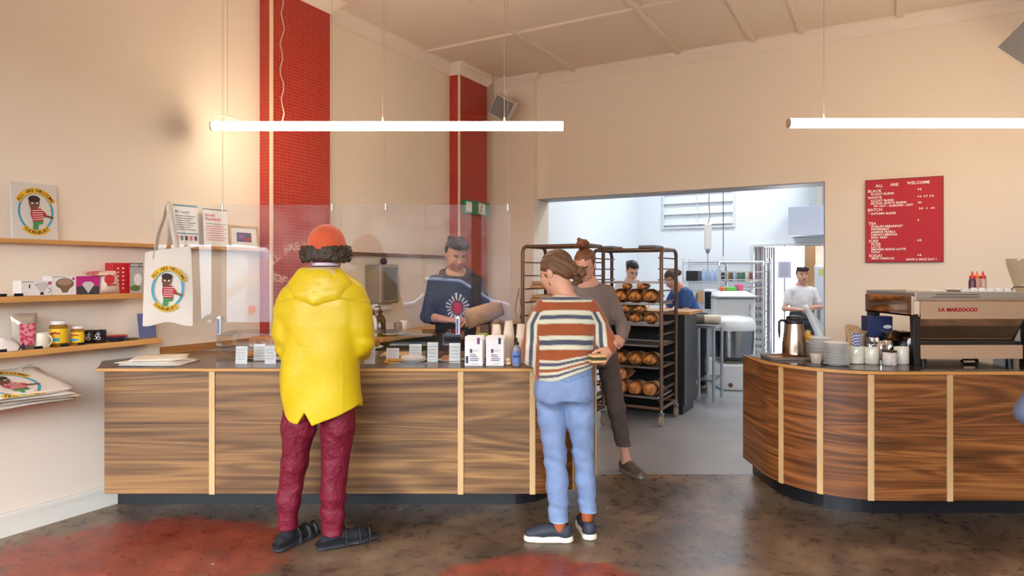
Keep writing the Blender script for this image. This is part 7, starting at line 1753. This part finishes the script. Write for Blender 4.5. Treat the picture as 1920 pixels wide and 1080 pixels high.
for k in range(4):
    o = build(MB().lathe([(.03,0),(.033,.01),(.033,.14),(.014,.18),(.014,.20)], n=14), 'water_bottle', mat('pale_blue_plastic',(170,188,220),.15), loc=sp_(.32+.072*k,.12,1.368)); tag(o, '%s pale blue bottle beside the black crate' % rank(k), 'bottle', 'pale blue bottles')
cs = [(60,52,54),(190,140,110),(96,76,58),(150,170,200),(84,110,80),(60,110,84),(206,196,180),(120,70,60)]
for k in range(8):
    o = build(MB().lathe([(.03,0),(.03,.13),(.024,.14),(.026,.142),(.026,.16)], n=14), 'spice_tub', mat('tub%d' % k, cs[k], .4), loc=sp_(.64+.064*k,.10,1.368)); tag(o, '%s tub from the left on the right half of the wire shelving' % rank(k), 'tub', 'tubs on the wire shelving')
for k in range(6):
    o = build(MB().box(-.07,.07,-.1,.1,0,.16+.03*(k%3)), 'storage_tub', mat('stub%d' % (k%3), ((210,204,190),(190,150,110),(170,180,190))[k%3], .5), loc=sp_(.12+.18*k,.2,1.008), rot=AB, bevel=.01); tag(o, '%s storage tub on the middle wire shelf' % rank(k), 'tub', 'storage tubs')
# work table before the white shirted baker
t = thing('work_table', 'pale work table before the person in the white T-shirt behind the rack', 'table', (xat(1181,8.15), 8.05, 0), AB)
build(MB().box(-.45,.45,-.25,.25,.88,.92), 'table_top', WPLAST, t)
for x in (-.4,.4):
    for y in (-.2,.2): build(MB().box(x-.02,x+.02,y-.02,y+.02,0,.879), 'leg', STEEL, t)
# far wall: louvred panel, extractor hood, pendant socket, curtain, door things
def KW(px, py, off=0.0):      # point on the far wall plane
    s = sB(px, -(KD-off)); p = Kp(s, KD-off); return s, p, zat(py, p[1])
s0, p0_, zt_ = KW(1243, 360); s1, p1_, _ = KW(1378, 356); _, _, zb_ = KW(1243, 430)
t = thing('louvre_panel', 'white louvred vent panel high on the bakehouse wall', 'vent', (*Kp(s0, KD-.002)[:2], zb_), AB); ww = s1-s0; hh = zt_-zb_+.15
mb = MB(); mb.box(0,ww,-.03,0,0,.03); mb.box(0,ww,-.03,0,hh-.03,hh); mb.box(0,.03,-.03,0,.03,hh-.03); mb.box(ww-.03,ww,-.03,0,.03,hh-.03); mb.box(ww*.5-.012,ww*.5+.012,-.025,0,.03,hh-.03); build(mb, 'frame', mat('vent_white',(214,218,222),.5), t)
for k in range(4):
    z = hh*(.10+.23*k); mb = MB(); mb.T = Matrix.Translation((0,-.02,z)) @ Matrix.Rotation(.9,4,'X'); mb.box(.03,ww-.03,-.03,.02,0,.010); build(mb, 'louvre', mat('vent_white'), t)
hY = 10.3; hx0, hx1 = xat(1478,hY), xat(1478,hY)+.95
t = thing('extractor_hood', 'steel extractor hood with round duct near the far doorway', 'extractor hood', (hx0, hY, zat(442,hY)), AB); hh = zat(388,hY)-zat(442,hY)
build(MB().box(0,.95,0,.6,0,hh), 'canopy', mat('hood_steel',(176,182,200),.35,.6), t, bevel=.008)
build(MB().lathe([(.155,hh+.001),(.155,4.05-zat(442,hY))], n=32, c=(.42,.3,0)), 'duct', STEEL, t)
for (px, y1_, nm) in ((1327,9.1,'a'),(1356,9.3,'b')):
    x = xat(px,y1_); z = zat(420,y1_)
    if nm == 'a':
        t = thing('pendant_socket', 'white pendant power socket hanging on a cord over the mixer', 'socket', (x,y1_,zat(476,y1_)))
        hh = z-zat(476,y1_); build(MB().box(-.045,.045,-.035,.035,.06,hh), 'socket_body', WPLAST, t, bevel=.012); build(MB().lathe([(.012,0),(.03,.03),(.03,.059)], n=16), 'plug', mat('plug_grey',(150,152,156),.4), t)
        build(MB().tube([(.0,0,hh),(.03,0,hh+.1),(.015,0,hh+.3),(.03,0,hh+.6),(0,0,4.1-zat(476,y1_))], .008, 8), 'cord', mat('grey_cord',(160,164,170),.5), t); build(MB().tube([(0,0,0),(0,0,-.35)], .006, 8), 'lower_cord', mat('grey_cord'), t)
    else:
        t = thing('hanging_plug', 'small plug on a thin dark cord hanging right of the pendant socket', 'cord', (x,y1_,zat(484,y1_))); build(MB().tube([(0,0,.03),(0,0,4.1-zat(484,y1_))], .006, 8), 'cord', mat('dark_cord',(70,72,80),.5), t); build(MB().box(-.02,.02,-.02,.02,-.04,.029), 'plug', WPLAST, t)
# far doorway
s0, pA, zT = KW(1413, 462)
mb = MB(); wallbox(mb, Kp, DKL-.04, DKL, KD-.03, KD+.15, 0, DTZ+.04); wallbox(mb, Kp, DKL, DKR, KD-.03, KD+.15, DTZ, DTZ+.04); struct('trim_4', mb, mat('vent_white'))
t = thing('door_curtain', 'grey striped strip curtain drawn to the left of the far doorway', 'curtain', Kp(DKL+.02, KD+.02, .02), AB)
for k in range(9):
    build(MB().box(.035*k+.0,.035*k+.030,.01*(k%2),.01*(k%2)+.006,0,DTZ-.03), 'strip', mat('curtain_grey' if k % 2 else 'curtain_violet', (150,144,150) if k % 2 else (112,108,120), .6), t)
# back door frame timber, pale fridge, notice
mb = MB(); wallbox(mb, Kp, sB(1509,-(KD+.6)), sB(1529,-(KD+.6)), KD+.6, KD+.72, 0, 4.0); struct('trim_5', mb, mat('brown_post', (150,112,72), .6))
fY = 9.9; t = thing('white_fridge', 'white upright fridge at the right of the far doorway', 'fridge', (xat(1527,fY), fY, 0), AB)
build(MB().box(0,.75,0,.7,.05,1.62), 'fridge_body', WPLAST, t, bevel=.01); build(MB().box(.01,.74,-.03,-.002,.08,1.60), 'door', mat('fridge_door',(206,212,222),.3), t, bevel=.01); build(MB().box(.05,.075,-.06,-.031,.7,1.1), 'handle', STEEL, t); build(MB().box(.06,.22,-.0325,-.0302,1.46,1.56), 'label', mat('lime_label',(190,196,110),.5), t)
nY = 10.4; t = thing('hanging_notice', 'pale printed notice hanging in the bright doorway', 'notice', (xat(1471,nY), nY, zat(522,nY)), AB)
build(MB().box(-.10,.10,-.001,.001,0,.27), 'sheet', mat('lilac_sheet',(196,194,210),.7), t); mb = MB()
for k in range(8): poly(mb, [(-.07,.225-.026*k),(.07,.225-.026*k),(.07,.233-.026*k),(-.07,.233-.026*k)], -.0016, 0)
build(mb, 'writing', mat('grey_text'), t); build(MB().tube([(0,.0,.27),(0,0,DTZ-zat(522,nY))], .01, 6), 'hanger', mat('grey_cord'), t)
build(MB().tube([(0,.01,-.0),(0,.01,-1.2)], .014, 6), 'pole', mat('grey_cord'), t)
# ================================================================= the street outside, mirrored in the clear screens
struct('ground', MB().box(-22, 18, -16, FY-.2, -.12, -.02), mat('asphalt', (58,60,64), .8))
mb = MB(); mb.box(-22, 18, -16.4, -16, -.1, 4.3); struct('wall_across_street', mb, mat('brick_facade', (60,48,44), .8, var=(1.2,(92,80,74),.42,.6)))
CAM_ = lambda px, py, D: ((px-960)*D/F, CH-(py-HZ)*D/F)
def car(label, x0, x1, y, h, paintm, kind):
    L_ = x1-x0; t = thing('van' if kind == 'van' else 'car', label, 'vehicle', (x0, y, -.02))
    if kind == 'van': pr = [(0,.28),(0,1.0),(.06*L_,1.15),(.20*L_,h*.98),(.26*L_,h),(.97*L_,h),(L_,h*.9),(L_,.28)]; win = [(.12*L_,1.22),(.22*L_,h*.90),(.34*L_,h*.90),(.34*L_,1.22)]
    else: pr = [(0,.30),(0,.72),(.03*L_,.82),(.24*L_,.90),(.38*L_,h*.97),(.50*L_,h),(.74*L_,h*.95),(.90*L_,.95),(L_,.85),(L_,.30)]; win = [(.28*L_,.92),(.40*L_,h*.93),(.72*L_,h*.91),(.84*L_,.94)]
    build(MB().plate(pr, -.85, .85), 'body_shell', paintm, t, bevel=.08, seg=4)
    build(MB().plate(win, .852, .862), 'side_window', mat('car_glass', (60,74,90), .05), t)
    for fx in (.18,.82):
        w2 = build(MB().cyl((fx*L_,.66,.32),(fx*L_,.87,.32),.32,n=28), 'wheel', mat('tyre', (24,24,26), .7), t); build(MB().cyl((fx*L_,.871,.32),(fx*L_,.88,.32),.19,n=20), 'hub', STEEL, w2)
    build(MB().box(L_*.96,L_*1.01,.45,.75,.62,.78), 'lamp', mat('lamp_red', (190,40,40), .3), t); build(MB().box(-.01*L_,.04*L_,.45,.75,.62,.78), 'lamp', WPLAST, t)
    return t
car('white van parked outside, seen only as a reflection in the left clear screen', -9.6, -5.6, -7.4, 2.15, mat('van_white', (232,236,242), .3, coat=.5), 'van')
car('dark blue car parked outside, seen only as a reflection before the hoodie', -3.6, .6, -7.2, 1.45, mat('car_navy', (46,60,92), .2, coat=.8), 'car')
# sign writing on the window
mb = MB(); yl = FY-.112
arc_text(mb, 'ALL ARE WELCOME', -3.15, 1.25, .64, -57, 48, .17, yl, bold=.006)
arc_text(mb, 'BAKERY COFFEE', -3.79, .76, .63, -53, 50, .17, yl, bold=.006)
vm, vt, vb = nodes('cream_vinyl', (240,226,196), .6)
tl = vt.nodes.new('ShaderNodeBsdfTranslucent'); tl.inputs[0].default_value = (*srgb((250,236,206)), 1); mxs = vt.nodes.new('ShaderNodeMixShader'); mxs.inputs[0].default_value = .9
vt.links.new(vb.outputs[0], mxs.inputs[1]); vt.links.new(tl.outputs[0], mxs.inputs[2]); vt.links.new(mxs.outputs[0], vt.nodes['Material Output'].inputs[0])
o = build(mb, 'window_lettering', vm); tag(o, 'cream curved lettering on the shop window, seen mirrored in the clear screens', 'lettering')
